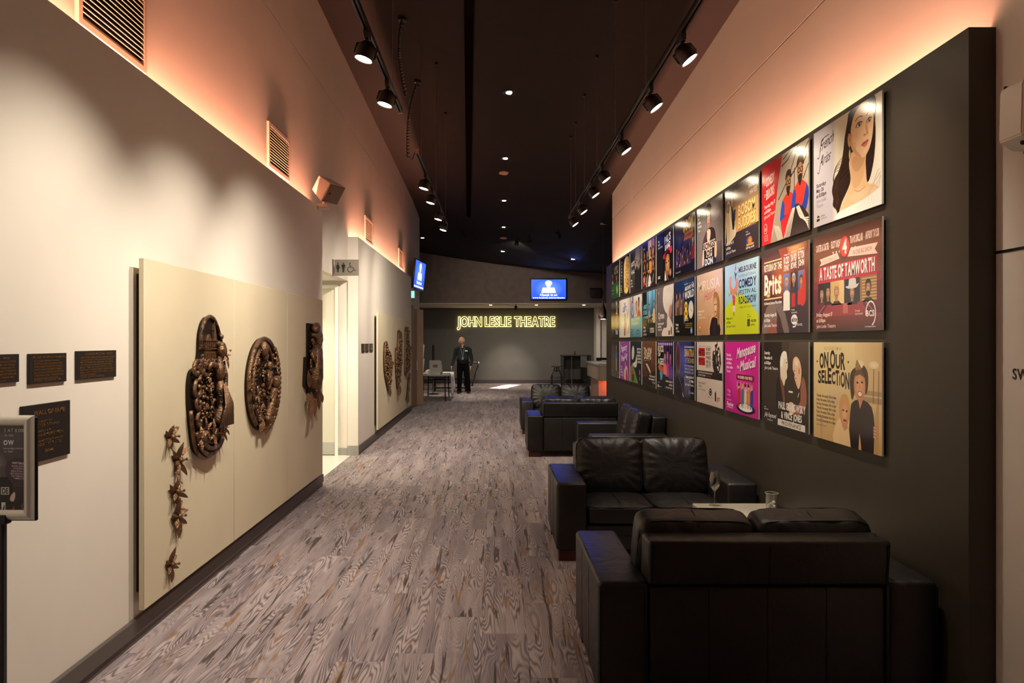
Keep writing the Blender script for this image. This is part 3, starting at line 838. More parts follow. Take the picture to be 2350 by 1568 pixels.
def make_sofa(seed):
    """two-seater, 1.50 wide, 0.9 deep; front at y = 0 facing -y, back at y = 0.9"""
    t = empty('leather_sofa')
    for s in (-1, 1):
        x0, x1 = (s * 0.75, s * 0.525) if s < 0 else (0.525, 0.75)
        bm = BM(); box(bm, x0, x1, 0.0, 0.88, 0.085, 0.588, 0.022, 3)
        for v in bm.verts:
            if v.co.z > 0.5: v.co.z += 0.007 * math.sin((v.co.y) * 3.4)
        a = obj('arm', bm, M_LEATHER, t, True, 50)
        bm = BM()
        xo = s * 0.7502
        for yy in (0.30, 0.58): tube(bm, [(xo, yy, 0.10), (xo, yy, 0.565)], 0.0013, 5)
        for xx in (x0 + 0.012, x1 - 0.012): tube(bm, [(xx, 0.02, 0.581), (xx, 0.45, 0.584), (xx, 0.86, 0.581)], 0.0035, 5)
        for xx in (x0 + 0.01, x1 - 0.01): tube(bm, [(xx, 0.886, 0.10), (xx, 0.887, 0.57)], 0.003, 5)
        obj('seam', bm, M_SEAM, a)['kind'] = 'stuff'
    # back: lower panel and upper band with a seam between
    bm = BM(); box(bm, -0.522, 0.522, 0.70, 0.872, 0.10, 0.566, 0.015, 2); back = obj('back_panel', bm, M_LEATHER, t, True, 50)
    bm = BM()
    for xx in (-0.26, 0.0, 0.26): tube(bm, [(xx, 0.8725, 0.105), (xx, 0.8725, 0.56)], 0.0018, 5)
    obj('seam', bm, M_SEAM, back)['kind'] = 'stuff'
    bm = BM(); box(bm, -0.532, 0.532, 0.725, 0.885, 0.574, 0.775, 0.016, 3)
    for v in bm.verts: v.co.y += (v.co.z - 0.574) * 0.10
    band = obj('back_band', bm, M_LEATHER, t, True, 50)
    bm = BM()
    for xx in (-0.515, 0.515): tube(bm, [(xx, 0.884, 0.585), (xx, 0.905, 0.76), (xx * 0.99, 0.80, 0.778)], 0.0035, 5)
    tube(bm, [(0, 0.887, 0.58), (0, 0.906, 0.755)], 0.0018, 5)
    obj('seam', bm, M_SEAM, band)['kind'] = 'stuff'
    boxo('base', -0.523, 0.523, 0.035, 0.86, 0.085, 0.262, M_LEATHER, t, 0.012, 2)
    for zz in (0.19,):
        bm = BM(); tube(bm, [(-0.52, 0.034, zz), (0.52, 0.034, zz)], 0.0028, 5); obj('base_seam', bm, M_SEAM, t)
    for i, s in enumerate((-1, 1)):
        bm = cushion_bm(0.522, 0.66, 0.175, e=11, puff=0.26, wr=0.006, seed=seed + i)
        M = Matrix.Translation((s * 0.262, 0.355, 0.338)) @ Matrix.Rotation(-PI / 2, 4, 'X')
        bmesh.ops.transform(bm, matrix=M, verts=bm.verts)
        c = obj('seat_cushion', bm, M_LEATHER, t, True)
        bm = BM(); lp = superloop(0.515, 0.655, 9)
        tube(bm, [M @ Vector((x, -0.062, z)) for x, z in lp], 0.004, 5, False)
        tube(bm, [M @ Vector((0, -0.0865, z)) for z in (-0.30, -0.2, -0.1, 0, 0.1)], 0.002, 5)
        obj('piping', bm, M_SEAM, c)['kind'] = 'stuff'
        bm = cushion_bm(0.548, 0.46, 0.225, e=7.5, puff=0.30, wr=0.013, seed=seed + i + 5)
        M = Matrix.Translation((s * 0.272, 0.615, 0.615)) @ Matrix.Rotation(math.radians(-13), 4, 'X') @ Matrix.Rotation(s * math.radians(-1.5 + seed % 3), 4, 'Y')
        bmesh.ops.transform(bm, matrix=M, verts=bm.verts)
        c = obj('back_cushion', bm, M_LEATHER, t, True)
        bm = BM(); lp = superloop(0.533, 0.447, 7.5)
        for yy in (-0.066, 0.066): tube(bm, [M @ Vector((x, yy, z)) for x, z in lp], 0.0042, 5, False)
        tube(bm, [M @ Vector((0, y, 0.231 - 0.04 * (abs(y) / 0.11) ** 3)) for y in (-0.09, -0.05, 0, 0.05, 0.09)], 0.0022, 5)
        tube(bm, [M @ Vector((0, -0.112 + 0.03 * (z / 0.2) ** 4, z)) for z in (0.19, 0.12, 0.04, -0.04, -0.10)], 0.0018, 5)
        obj('piping', bm, M_SEAM, c)['kind'] = 'stuff'
    for sx in (-1, 1):
        for y0 in (0.03, 0.76):
            x0, x1 = sorted((sx * 0.73, sx * 0.56)); boxo('foot', x0, x1, y0, y0 + 0.09, 0.0, 0.086, M_WOOD, t, 0.004, 1)
    return t
XS = 1.222
def place(t, loc, rz, label):
    t.location = loc; t.rotation_euler = (0, 0, rz); tag(t, label, 'sofa', 'black leather two-seater sofas along the poster wall')
sA = make_sofa(1)
place(sA, (XS - 0.01, 5.36, 0), 0, 'black leather two-seater sofa facing the white table with the glasses')
sB = make_sofa(4)
place(sB, (1.205, 4.045, 0), PI, 'nearest black leather sofa, its plain back turned to us')
place(tree_copy(sB), (1.218, 11.08, 0), PI, 'black leather sofa with its back turned, beyond the side-on sofa')
place(tree_copy(sA), (1.075, 8.80, 0), -PI / 2, 'black leather sofa side-on with its back against the poster wall')
place(tree_copy(sA), (1.222, 12.72, 0), 0, 'farthest black leather sofa, facing us behind the back-turned one')

# low white table with the two glasses
TX0, TX1, TY0, TY1, TZ = 1.40, 1.955, 4.35, 5.10, 0.50
t = empty('side_table', ((TX0 + TX1) / 2, (TY0 + TY1) / 2, 0)); tag(t, 'low white square table between the two nearest sofas', 'table')
w, l = (TX1 - TX0) / 2, (TY1 - TY0) / 2
bm = BM(); box(bm, -w, w, -l, l, TZ - 0.045, TZ, 0.008, 2); obj('table_top', bm, M_TABLE, t, True, 40)
bm = BM(); lathe(bm, [(0, 0), (0.20, 0.0), (0.20, 0.008), (0.04, 0.02), (0.03, 0.03), (0.03, TZ - 0.06), (0.10, TZ - 0.046), (0, TZ - 0.046)], 24); obj('pedestal', bm, M_CHROME, t, True, 35)
def thin_glass():
    m = bpy.data.materials.new('clear_glass'); m.use_nodes = True; nt = m.node_tree
    out = nt.nodes['Material Output']; nt.nodes.remove(nt.nodes['Principled BSDF'])
    tr = nt.nodes.new('ShaderNodeBsdfTransparent'); tr.inputs[0].default_value = (0.97, 0.97, 0.95, 1)
    gl = nt.nodes.new('ShaderNodeBsdfGlossy'); gl.inputs['Roughness'].default_value = 0.04
    lw = nt.nodes.new('ShaderNodeLayerWeight'); lw.inputs[0].default_value = 0.28
    mr = nt.nodes.new('ShaderNodeMapRange'); mr.inputs[3].default_value = 0.04; mr.inputs[4].default_value = 0.85
    mx = nt.nodes.new('ShaderNodeMixShader'); nt.links.new(lw.outputs['Facing'], mr.inputs[0]); nt.links.new(mr.outputs[0], mx.inputs[0])
    nt.links.new(tr.outputs[0], mx.inputs[1]); nt.links.new(gl.outputs[0], mx.inputs[2]); nt.links.new(mx.outputs[0], out.inputs['Surface'])
    return m
M_GLASS = thin_glass()
def glass(name, prof, loc, label, cat):
    bm = BM(); lathe(bm, prof, 32)
    o = obj(name, bm, M_GLASS, None, True, 60); o.location = loc; return tag(o, label, cat)
wg = [(0, 0), (0.036, 0.0), (0.037, 0.002), (0.012, 0.006), (0.0042, 0.012), (0.0036, 0.05), (0.0040, 0.095), (0.010, 0.106), (0.030, 0.128), (0.040, 0.148), (0.041, 0.160), (0.037, 0.19), (0.030, 0.225), (0.029, 0.238),
      (0.0282, 0.238), (0.029, 0.225), (0.036, 0.19), (0.0398, 0.16), (0.0388, 0.149), (0.029, 0.130), (0.010, 0.1085), (0, 0.1075)]
glass('wine_glass', wg, (1.535, 5.02, TZ), 'empty stemmed wine glass on the white table', 'glass')
tg = [(0, 0), (0.030, 0), (0.032, 0.004), (0.043, 0.135), (0.0435, 0.138), (0.0415, 0.138), (0.041, 0.134), (0.0305, 0.012), (0, 0.010)]
tum = glass('tumbler', tg, (1.845, 4.79, TZ + 0.0003), 'short glass tumbler with a little ice on the white table', 'glass')
bm = BM(); tube(bm, [(0.0425 * math.cos(2 * PI * k / 32), 0.0425 * math.sin(2 * PI * k / 32), 0.138) for k in range(33)], 0.0014, 6); obj('rim', bm, mat('rim_glint', (235, 230, 220), 0.15, trans=0.35), tum, True)  # whitish ring added to give the rim its bright glint
bm = BM()
for k in range(9):
    a = k * 2.4; r = 0.017 if k % 3 else 0.004
    x, y, z = r * math.cos(a), r * math.sin(a), 0.024 + 0.0125 * (k // 2)
    box(bm, x - 0.010, x + 0.010, y - 0.010, y + 0.010, z - 0.009, z + 0.009, 0.003, 1, Matrix.Translation((x, y, z)) @ Matrix.Rotation(a, 4, 'Z') @ Matrix.Rotation(a * 0.7, 4, 'X') @ Matrix.Translation((-x, -y, -z)))
obj('ice', bm, mat('ice', (245, 245, 240), 0.15, trans=0.6, ior=1.31), tum, True, 30)

# ------------------------------------------------------------------ left wall: vents, speaker, plaques, art boards
M_GRILLE = mat('grille_cream', (205, 186, 165), 0.6)
def vent(y0, y1, z0, z1, label, slats):
    t = empty('air_vent'); frame(t, (XLU, y0, z0), 'L'); tag(t, label, 'vent', 'air vents above the left wall')
    W, H = y1 - y0, z1 - z0; f = 0.035
    bm = BM()
    for a in ((0, W, 0, f), (0, W, H - f, H), (0, f, f, H - f), (W - f, W, f, H - f)): box(bm, a[0], a[1], a[2], a[3], 0, 0.022)
    obj('frame', bm, M_GRILLE, t)
    boxo('backing', f, W - f, f, H - f, 0.0005, 0.003, mat('vent_dark', (30, 24, 22), 0.9), t)
    bm = BM(); box(bm, f * 0.9, W - f * 0.9, -0.011, 0.011, -0.0022, 0.0022, 0, 1, Matrix.Rotation(math.radians(-38), 4, 'X'))
    me = bpy.data.meshes.new('slat'); bm.to_mesh(me); bm.free()
    for k in range(slats):
        o = link_mesh('slat', me, None, t)
        if not me.materials: me.materials.append(M_GRILLE)
        o.location = (0, f + (H - 2 * f) * (k + 0.5) / slats, 0.012)
vent(3.63, 4.34, 3.26, 3.72, 'large louvred air vent at the top left of the wall', 13)
vent(6.69, 7.37, 3.28, 3.70, 'louvred air vent just before the white wall speaker', 13)
vent(11.70, 12.42, 3.28, 3.70, 'small louvred air vent above the start of the far left partition', 13)
vent(15.82, 16.52, 3.28, 3.70, 'farthest small air vent, near the left screen', 12)

t = empty('wall_speaker', (-1.90, 8.02, 3.17)); tag(t, 'white tilted box loudspeaker on top of the left partition corner', 'speaker')
M_SPK = mat('speaker_white', (225, 212, 200), 0.5)
bm = BM(); box(bm, -0.07, 0.05, -0.05, 0.05, -0.045, 0.004, 0.004, 1); obj('mounting_plate', bm, M_SPK, t)
bm = BM(); tube(bm, [(-0.01, 0, 0.0), (0.0, 0.0, 0.03), (0.03, 0.0, 0.06)], 0.018, 10); obj('bracket', bm, M_SPK, t)
MS = Matrix.Translation((0.045, -0.02, 0.165)) @ Matrix.Rotation(math.radians(-30), 4, 'Z') @ Matrix.Rotation(math.radians(36), 4, 'Y')
bm = BM(); vs = box(bm, -0.13, 0.10, -0.125, 0.125, -0.115, 0.115, 0.014, 2)
for v in bm.verts:
    if v.co.x < -0.02: v.co.y *= 0.72; v.co.z *= 0.80
bmesh.ops.transform(bm, matrix=MS, verts=bm.verts); obj('cabinet', bm, M_SPK, t, True, 40)
bm = BM(); box(bm, 0.098, 0.112, -0.118, 0.118, -0.108, 0.108, 0.006, 2, MS); obj('grille', bm, mat('speaker_grille', (120, 104, 92), 0.8, bump=0.3, bscale=400), t, True, 40)
bm = BM(); box(bm, 0.111, 0.1145, -0.085, -0.055, -0.012, 0.012, 0.002, 1, MS); obj('badge', bm, M_BLKPL, t)

def plaque(y0, y1, z0, z1, label, rows, title=None):
    t = empty('bronze_plaque'); frame(t, (XL, y0, z0), 'L'); tag(t, label, 'plaque', 'bronze name plaques on the near left wall')
    W, H = y1 - y0, z1 - z0
    bm = BM(); box(bm, 0, W, 0, H, 0, 0.012, 0.0015, 1); obj('plate', bm, M_BRASS, t)
    return t, W, H
def plaque_lines(t, rows, m=M_GOLD):
    bm = BM()
    for s, x, y, w, h, b in rows:
        V, Fc, tw = text_geo(s, b, 0.05)
        vs = [bm.verts.new((a * w / tw + x, c * h / CAPH + y, 0.0121)) for a, c in V]
        for f in Fc:
            try: bm.faces.new([vs[i] for i in f])
            except ValueError: pass
    r = bmesh.ops.extrude_face_region(bm, geom=list(bm.faces))
    for g in r['geom']:
        if isinstance(g, bmesh.types.BMVert): g.co.z += 0.0016
    bmesh.ops.recalc_face_normals(bm, faces=bm.faces)
    obj('lettering', bm, m, t)
random.seed(3)
WORDS = 'born in sale educated local school then studied singing and acting with the company performed many leading roles on stage radio and film toured australia england founder of gippsland theatre awarded for services to music'.upper().split()
def para(n, W, x0, ytop, gap, h, last=0.75, first=1.0):
    out = []
    for i in range(n):
        s = ' '.join(random.choice(WORDS) for _ in range(6))
        w = (W - 2 * x0) * (last if i == n - 1 else first if i == 0 else random.uniform(0.93, 1.0))
        out.append((s, x0, ytop - i * gap, w, h, 0))
    return out
t, W, H = plaque(2.66, 2.962, 1.482, 1.597, 'leftmost small dark plaque, cut off by the edge of the picture', 6)
plaque_lines(t, para(7, W, 0.02, H - 0.034, 0.0125, 0.0075) + [('1886 - 1951', 0.13, H - 0.02, 0.11, 0.0085, 0)])
t, W, H = plaque(3.028, 3.290, 1.466, 1.596, 'middle small dark plaque of the three in a row', 6)
plaque_lines(t, [('ARTHUR WILLIAM HUTTON 1880-1952', 0.02, H - 0.02, W - 0.03, 0.0085, 0)] + para(7, W, 0.026, H - 0.036, 0.0125, 0.0075, 0.8, 0.85) + [('SPONSOR  THE GIPPSLAND TIMES', 0.026, 0.010, W - 0.07, 0.008, 0)])
t, W, H = plaque(3.372, 3.722, 1.466, 1.603, 'rightmost small dark plaque of the three in a row', 6)
plaque_lines(t, [('FREDERICK MCCUBBIN  1881-1951', 0.06, H - 0.02, W - 0.10, 0.009, 0)] + para(8, W, 0.024, H - 0.036, 0.0118, 0.0072, 0.42) + [('SPONSOR  SHIRE OF WELLINGTON', 0.024, 0.008, W * 0.58, 0.0078, 0)])
t, W, H = plaque(2.98, 3.318, 1.13, 1.378, 'large dark wall of fame plaque behind the sign holder', 6)
plaque_lines(t, [('WALL OF FAME', 0.07, H - 0.046, 0.225, 0.019, 1), ('CONCEPT BY', 0.085, H - 0.080, 0.115, 0.0085, 0), ('PETER SYNAN', 0.085, H - 0.098, 0.165, 0.0125, 0), ('DESIGN BY', 0.085, H - 0.122, 0.105, 0.0085, 0),
                 ('ANNEMIEKE MEIN', 0.085, H - 0.140, 0.20, 0.0125, 0), ('BRONZE SCULPTURES BY', 0.085, H - 0.164, 0.195, 0.0085, 0), ('ANDRT PTY. LTD.', 0.085, H - 0.182, 0.185, 0.0125, 0), ('1994', 0.15, H - 0.214, 0.06, 0.0135, 0)])
for k, (y0, y1) in enumerate(((10.62, 10.86), (10.94, 11.20), (11.30, 11.58))):
    t = empty('bronze_plaque'); frame(t, (XL, y0, 1.48), 'L'); tag(t, ('first', 'second', 'third')[k] + ' small square plaque from the left on the far left partition', 'plaque', 'square plaques on the far left partition')
    bm = BM(); box(bm, 0, y1 - y0, 0, 0.13, 0, 0.012, 0.0015, 1); obj('plate', bm, M_BRASS, t)
    W = y1 - y0; plaque_lines(t, para(6, W, 0.02, 0.105, 0.016, 0.008))

XP = -1.90
def board(y0, n, w, z0, z1, label):
    t = empty('art_board', (XP, y0, z0)); tag(t, label, 'board')
    for k in range(n):
        boxo('panel', -0.028, 0.0, k * w + 0.002, (k + 1) * w - 0.002, 0, z1 - z0, M_PANEL, t, 0.0015, 1)
    bm = BM()
    for k in range(n + 1):
        yy = min(max(k * w, 0.09), n * w - 0.09); box(bm, XL - XP, -0.027, yy - 0.03, yy + 0.03, 0.08, z1 - z0 - 0.08)
    box(bm, XL - XP, -0.027, 0.08, n * w - 0.05, z1 - z0 - 0.14, z1 - z0 - 0.10); box(bm, XL - XP, -0.027, 0.08, n * w - 0.05, 0.10, 0.14)
    obj('batten', bm, mat('batten_dark', (48, 40, 34), 0.8), t)
board(3.894, 3, 1.350, 0.19, 2.10, 'large beige board of three joined panels on the near left wall')
board(11.72, 3, 1.465, 0.20, 2.115, 'beige board of three panels on the far left partition')

# ------------------------------------------------------------------ bronze reliefs
def relief(label, y, z, group='bronze reliefs on the beige boards'):
    t = empty('bronze_relief'); frame(t, (XP + 0.001, y, z), 'L'); tag(t, label, 'sculpture', group); return t
def flower(parent, x, y, z, r, ang, n=6, name='flower', lift=0.45):
    bm = BM()
    for k in range(n):
        a = ang + 2 * PI * k / n + 0.25 * math.sin(k * 2.3)
        leaf(bm, x, y, z, a, r * (0.85 + 0.25 * math.sin(k * 1.9 + ang)), r * 0.36, lift, 0.5 if k % 2 else 0.2)
    sph(bm, x, y, z + 0.10 * r, 0.12 * r, 0.12 * r, 0.16 * r)
    tube(bm, [(x, y, z), (x + 0.1 * r, y + 0.05 * r, z + 0.5 * r)], [0.05 * r, 0.03 * r], 5)
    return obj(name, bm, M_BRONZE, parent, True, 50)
def spiral(cx, cy, r0, r1, a0, turns, n=26, z=0.05):
    return [(cx + (r0 + (r1 - r0) * i / n) * math.cos(a0 + turns * 2 * PI * i / n), cy + (r0 + (r1 - r0) * i / n) * math.sin(a0 + turns * 2 * PI * i / n), z) for i in range(n + 1)]
def lumps(bm, rnd, n, x0, x1, y0, y1, z, r0, r1, inside=None):
    k = 0
    while k < n:
        x, y = rnd.uniform(x0, x1), rnd.uniform(y0, y1)
        if inside and not inside(x, y): continue
        r = rnd.uniform(r0, r1); sph(bm, x, y, z + rnd.uniform(0, r), r * rnd.uniform(0.7, 1.3), r * rnd.uniform(0.7, 1.5), r * rnd.uniform(0.7, 1.2), rnd.uniform(0, 3), 0 if r < 0.014 else 1); k += 1

# 1: tall medallion, town hall above a woman in a long gown, lilies and looped rim below  (x 0..0.63, y 0..0.91)
t = relief('tall bronze relief with a town hall above a woman in a gown', 4.385, 1.65 - 265 * 4.7 / 1650)
outline = smooth_pts([(0.10, 0.10), (0.05, 0.28), (0.03, 0.45), (0.06, 0.56), (0.15, 0.60), (0.19, 0.70), (0.20, 0.80), (0.25, 0.88), (0.33, 0.915), (0.42, 0.89), (0.50, 0.80), (0.55, 0.70), (0.595, 0.55), (0.61, 0.40), (0.58, 0.24), (0.52, 0.11), (0.42, 0.03), (0.30, 0.0), (0.18, 0.03)], 4)
bm = BM(); prism(bm, outline, 0.0, 0.022); obj('plate', bm, mat('bronze_field', (44, 33, 26), 0.45, metal=0.7), t)
bm = BM(); tube(bm, [(p[0], p[1], 0.030) for p in outline[20:]] + [(p[0], p[1], 0.030) for p in outline[:6]], 0.014, 8)
tube(bm, [(0.33 + (p[0] - 0.33) * 0.90, 0.45 + (p[1] - 0.45) * 0.94, 0.030) for p in outline[44:]], 0.010, 6); obj('rim', bm, M_BRONZE, t, True)
bm = BM()
box(bm, 0.245, 0.44, 0.635, 0.70, 0.02, 0.034); box(bm, 0.24, 0.445, 0.70, 0.707, 0.02, 0.045); box(bm, 0.245, 0.44, 0.71, 0.755, 0.02, 0.034); box(bm, 0.24, 0.445, 0.757, 0.764, 0.02, 0.045)
prism(bm, [(0.285, 0.764), (0.345, 0.764), (0.315, 0.80)], 0.02, 0.04)
for k in range(6):
    for yy in (0.645, 0.717): box(bm, 0.255 + k * 0.031, 0.266 + k * 0.031, yy, yy + 0.034, 0.03, 0.042)
for k in range(7): sph(bm, 0.25 + k * 0.03, 0.628 - 0.006 * (k % 2), 0.032, 0.012)
box(bm, 0.385, 0.43, 0.764, 0.80, 0.02, 0.04); box(bm, 0.393, 0.422, 0.80, 0.83, 0.02, 0.04); prism(bm, [(0.39, 0.83), (0.425, 0.83), (0.4075, 0.885)], 0.02, 0.036)
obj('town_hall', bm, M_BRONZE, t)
bm = BM()   # the figure: head with piled hair, bust, tapering bodice, flared gown, arms
sph(bm, 0.455, 0.690, 0.065, 0.036, 0.044, 0.040); sph(bm, 0.468, 0.722, 0.062, 0.040, 0.030, 0.036); sph(bm, 0.437, 0.735, 0.055, 0.020, 0.022, 0.022)
tube(bm, [(0.45, 0.655, 0.055), (0.44, 0.62, 0.06), (0.42, 0.575, 0.065), (0.425, 0.53, 0.065), (0.43, 0.49, 0.06)], [0.016, 0.024, 0.048, 0.045, 0.028], 12)
tube(bm, [(0.43, 0.49, 0.065), (0.44, 0.42, 0.07), (0.44, 0.33, 0.075), (0.42, 0.24, 0.075), (0.40, 0.20, 0.07)], [0.028, 0.040, 0.046, 0.060, 0.070], 12)
tube(bm, [(0.36, 0.585, 0.07), (0.32, 0.60, 0.075), (0.27, 0.605, 0.07), (0.245, 0.57, 0.06)], [0.024, 0.022, 0.018, 0.013], 8)
tube(bm, [(0.48, 0.58, 0.07), (0.515, 0.52, 0.075), (0.50, 0.46, 0.085), (0.46, 0.43, 0.09)], [0.024, 0.022, 0.017, 0.013], 8)
for k in range(7): tube(bm, [(0.425 + 0.006 * k, 0.47, 0.10), (0.385 + 0.02 * k, 0.33, 0.14), (0.31 + 0.035 * k, 0.19, 0.13)], [0.004, 0.009, 0.014], 6)
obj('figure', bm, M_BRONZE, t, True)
for k, (cx, cy, r0, r1, a0, tn) in enumerate(((0.10, 0.575, 0.075, 0.02, -1.2, 1.1), (0.165, 0.60, 0.055, 0.018, 0.4, -1.1), (0.115, 0.45, 0.06, 0.02, 1.8, 0.9), (0.13, 0.36, 0.05, 0.018, 1.4, 0.9), (0.14, 0.25, 0.05, 0.015, 1.6, 0.8), (0.24, 0.58, 0.05, 0.015, 3.4, 1.0))):
    bm = BM(); tube(bm, spiral(cx, cy, r0, r1, a0, tn, z=0.045), 0.016, 8); obj('scroll', bm, M_BRONZE, t, True)
for k in range(4):   # concentric loops at the foot
    bm = BM(); tube(bm, [(p[0], p[1], 0.045 + 0.012 * (k % 2)) for p in arc(0.34, 0.215, 0.24 - 0.042 * k, 0.20 - 0.038 * k, PI * 1.05, PI * 1.78, 24)], 0.0175, 8); obj('loop', bm, M_BRONZE, t, True)
bm = BM()
for k in range(6): sph(bm, 0.155 + 0.028 * k, 0.115 - 0.022 * k + 0.002 * k * k, 0.06, 0.015)
for k in range(5): sph(bm, 0.185 + 0.004 * k, 0.66 - 0.023 * k, 0.045, 0.014)
for k in range(9): sph(bm, 0.53 + 0.028 * math.sin(k), 0.56 - 0.045 * k, 0.05, 0.017 + 0.005 * (k % 3), 0.024, 0.015)
lumps(bm, random.Random(5), 110, 0.20, 0.40, 0.24, 0.56, 0.025, 0.006, 0.014)
sph(bm, 0.50, 0.785, 0.045, 0.020); obj('beads', bm, M_BRONZE, t, True)
for x, y, z, r, a in ((0.30, 0.15, 0.08, 0.095, 0.2), (0.43, 0.155, 0.085, 0.085, 0.9), (0.21, 0.19, 0.07, 0.075, 0.5), (0.10, 0.15, 0.075, 0.10, 2.6), (0.55, 0.655, 0.06, 0.085, 0.4), (0.30, 0.47, 0.05, 0.05, 0.1), (0.33, 0.34, 0.05, 0.048, 0.7), (0.56, 0.16, 0.05, 0.07, 1.0), (0.27, 0.53, 0.05, 0.045, 0.3)): flower(t, x, y, z, r, a)

# 2: round relief, ram-like head at the top, child and caterpillar among leaves (0.76 x 0.76)
t = relief('round bronze relief crowded with leaves and creatures', 5.46, 1.65 - 203 * 5.85 / 1650)
bm = BM(); prism(bm, arc(0.37, 0.37, 0.375, 0.375, 0, 2 * PI, 48)[:-1], 0.0, 0.03); obj('plate', bm, mat('bronze_field', (44, 33, 26), 0.45, metal=0.7), t)
bm = BM(); tube(bm, arc(0.37, 0.37, 0.365, 0.365, PI * 0.25, PI * 1.3, 40, 0.035), 0.022, 8); tube(bm, arc(0.37, 0.37, 0.30, 0.315, PI * 0.45, PI * 1.35, 36, 0.045), 0.018, 8)
for k in range(26): sph(bm, 0.37 + 0.30 * math.cos(PI * (0.5 + 0.032 * k)), 0.37 + 0.315 * math.sin(PI * (0.5 + 0.032 * k)), 0.062, 0.009, sub=0)
obj('rim', bm, M_BRONZE, t, True)
bm = BM(); lumps(bm, random.Random(9), 330, 0.04, 0.70, 0.04, 0.66, 0.028, 0.006, 0.017, lambda x, y: (x - 0.37) ** 2 + (y - 0.36) ** 2 < 0.115)
for k in range(22): sph(bm, 0.37 + 0.365 * math.cos(PI * (0.28 - 0.036 * k)), 0.37 + 0.365 * math.sin(PI * (0.28 - 0.036 * k)), 0.05, 0.024 + 0.006 * math.sin(k * 2.2), 0.022, 0.022)
obj('foliage', bm, M_BRONZE, t, True)
bm = BM(); sph(bm, 0.27, 0.655, 0.07, 0.05, 0.065, 0.045); sph(bm, 0.30, 0.60, 0.07, 0.035, 0.04, 0.035); tube(bm, [(0.30, 0.68, 0.06), (0.40, 0.67, 0.06), (0.50, 0.60, 0.055), (0.54, 0.52, 0.05)], [0.02, 0.018, 0.015, 0.01], 8); obj('upper_head', bm, M_BRONZE, t, True)
bm = BM(); sph(bm, 0.545, 0.375, 0.085, 0.048, 0.058, 0.05)
for k in range(9): sph(bm, 0.515 - 0.021 * k, 0.305 - 0.026 * k, 0.075, 0.048 - 0.002 * k, 0.026, 0.040, 0.7)
tube(bm, [(0.50, 0.30, 0.09), (0.43, 0.27, 0.09), (0.41, 0.24, 0.085)], [0.014, 0.012, 0.008], 6); obj('caterpillar', bm, M_BRONZE, t, True)
bm = BM(); sph(bm, 0.40, 0.52, 0.075, 0.032, 0.038, 0.032); tube(bm, [(0.40, 0.49, 0.06), (0.395, 0.43, 0.07), (0.37, 0.36, 0.065)], [0.02, 0.036, 0.028], 8); tube(bm, [(0.42, 0.48, 0.075), (0.41, 0.40, 0.095), (0.34, 0.33, 0.09)], [0.012, 0.011, 0.008], 6); tube(bm, [(0.38, 0.48, 0.075), (0.34, 0.44, 0.085), (0.33, 0.39, 0.085)], [0.012, 0.011, 0.008], 6); obj('child_figure', bm, M_BRONZE, t, True)
for k, (x, y) in enumerate(((0.27, 0.05), (0.38, 0.035), (0.47, 0.07), (0.55, 0.13), (0.60, 0.20))):
    bm = BM(); leaf(bm, x, y + 0.05, 0.05, -PI / 2 + 0.25 * (k - 2), 0.13, 0.085, 0.35, 0.4); obj('hanging_leaf', bm, M_BRONZE, t, True, 50)
for x, y, r, a in ((0.14, 0.30, 0.07, 0.3), (0.20, 0.16, 0.08, 1.0), (0.62, 0.52, 0.07, 0.2)): flower(t, x, y, 0.06, r, a)

# 3: narrow upright relief with a hatted figure, long coat and foliage at the foot (0.62 x 1.0)
t = relief('narrow bronze relief of a hatted figure with a plaited cord', 7.04, 1.65 - 184 * 7.35 / 1650)
bm = BM(); prism(bm, [(0.20, 0.28), (0.52, 0.28), (0.52, 1.0), (0.20, 1.0)], 0, 0.02); prism(bm, [(0.06, 0.38), (0.22, 0.32), (0.22, 0.66), (0.10, 0.66)], 0, 0.03); obj('plate', bm, mat('bronze_field', (44, 33, 26), 0.45, metal=0.7), t)
bm = BM(); sph(bm, 0.36, 0.955, 0.07, 0.085, 0.055, 0.06, 0.3); tube(bm, [(0.20, 0.885, 0.07), (0.30, 0.87, 0.10), (0.44, 0.905, 0.09), (0.48, 0.93, 0.06)], [0.012, 0.03, 0.03, 0.01], 8); sph(bm, 0.38, 0.84, 0.075, 0.05, 0.06, 0.05)
tube(bm, [(0.38, 0.79, 0.05), (0.36, 0.72, 0.08), (0.33, 0.60, 0.085), (0.30, 0.45, 0.085), (0.28, 0.33, 0.07)], [0.03, 0.075, 0.085, 0.095, 0.085], 12)
tube(bm, [(0.47, 0.76, 0.07), (0.53, 0.83, 0.085), (0.55, 0.90, 0.08)], [0.03, 0.028, 0.02], 8); tube(bm, [(0.26, 0.74, 0.08), (0.15, 0.68, 0.09), (0.20, 0.60, 0.11)], [0.03, 0.03, 0.02], 8)
obj('figure', bm, M_BRONZE, t, True)
bm = BM()
for k in range(17): sph(bm, 0.50 + 0.006 * math.sin(k), 0.76 - 0.027 * k, 0.075, 0.022, 0.017, 0.02, 0.6)
obj('plait', bm, M_BRONZE, t, True)
bm = BM(); lumps(bm, random.Random(4), 120, 0.16, 0.54, 0.45, 0.86, 0.055, 0.008, 0.018); obj('beads', bm, M_BRONZE, t, True)
for k, (x, y, a, L) in enumerate(((0.24, 0.30, -2.3, 0.36), (0.34, 0.29, -1.9, 0.26), (0.42, 0.30, -1.3, 0.22), (0.50, 0.34, 1.2, 0.22), (0.52, 0.30, -0.9, 0.2), (0.16, 0.36, 2.0, 0.2), (0.12, 0.30, -2.0, 0.14))):
    bm = BM(); leaf(bm, x, y, 0.05, a, L, 0.09, 0.28, 0.2); obj('foot_leaf', bm, M_BRONZE, t, True, 50)
for x, y, r, a in ((0.36, 0.28, 0.08, 0.2), (0.28, 0.63, 0.07, 0.8)): flower(t, x, y, 0.10, r, a)

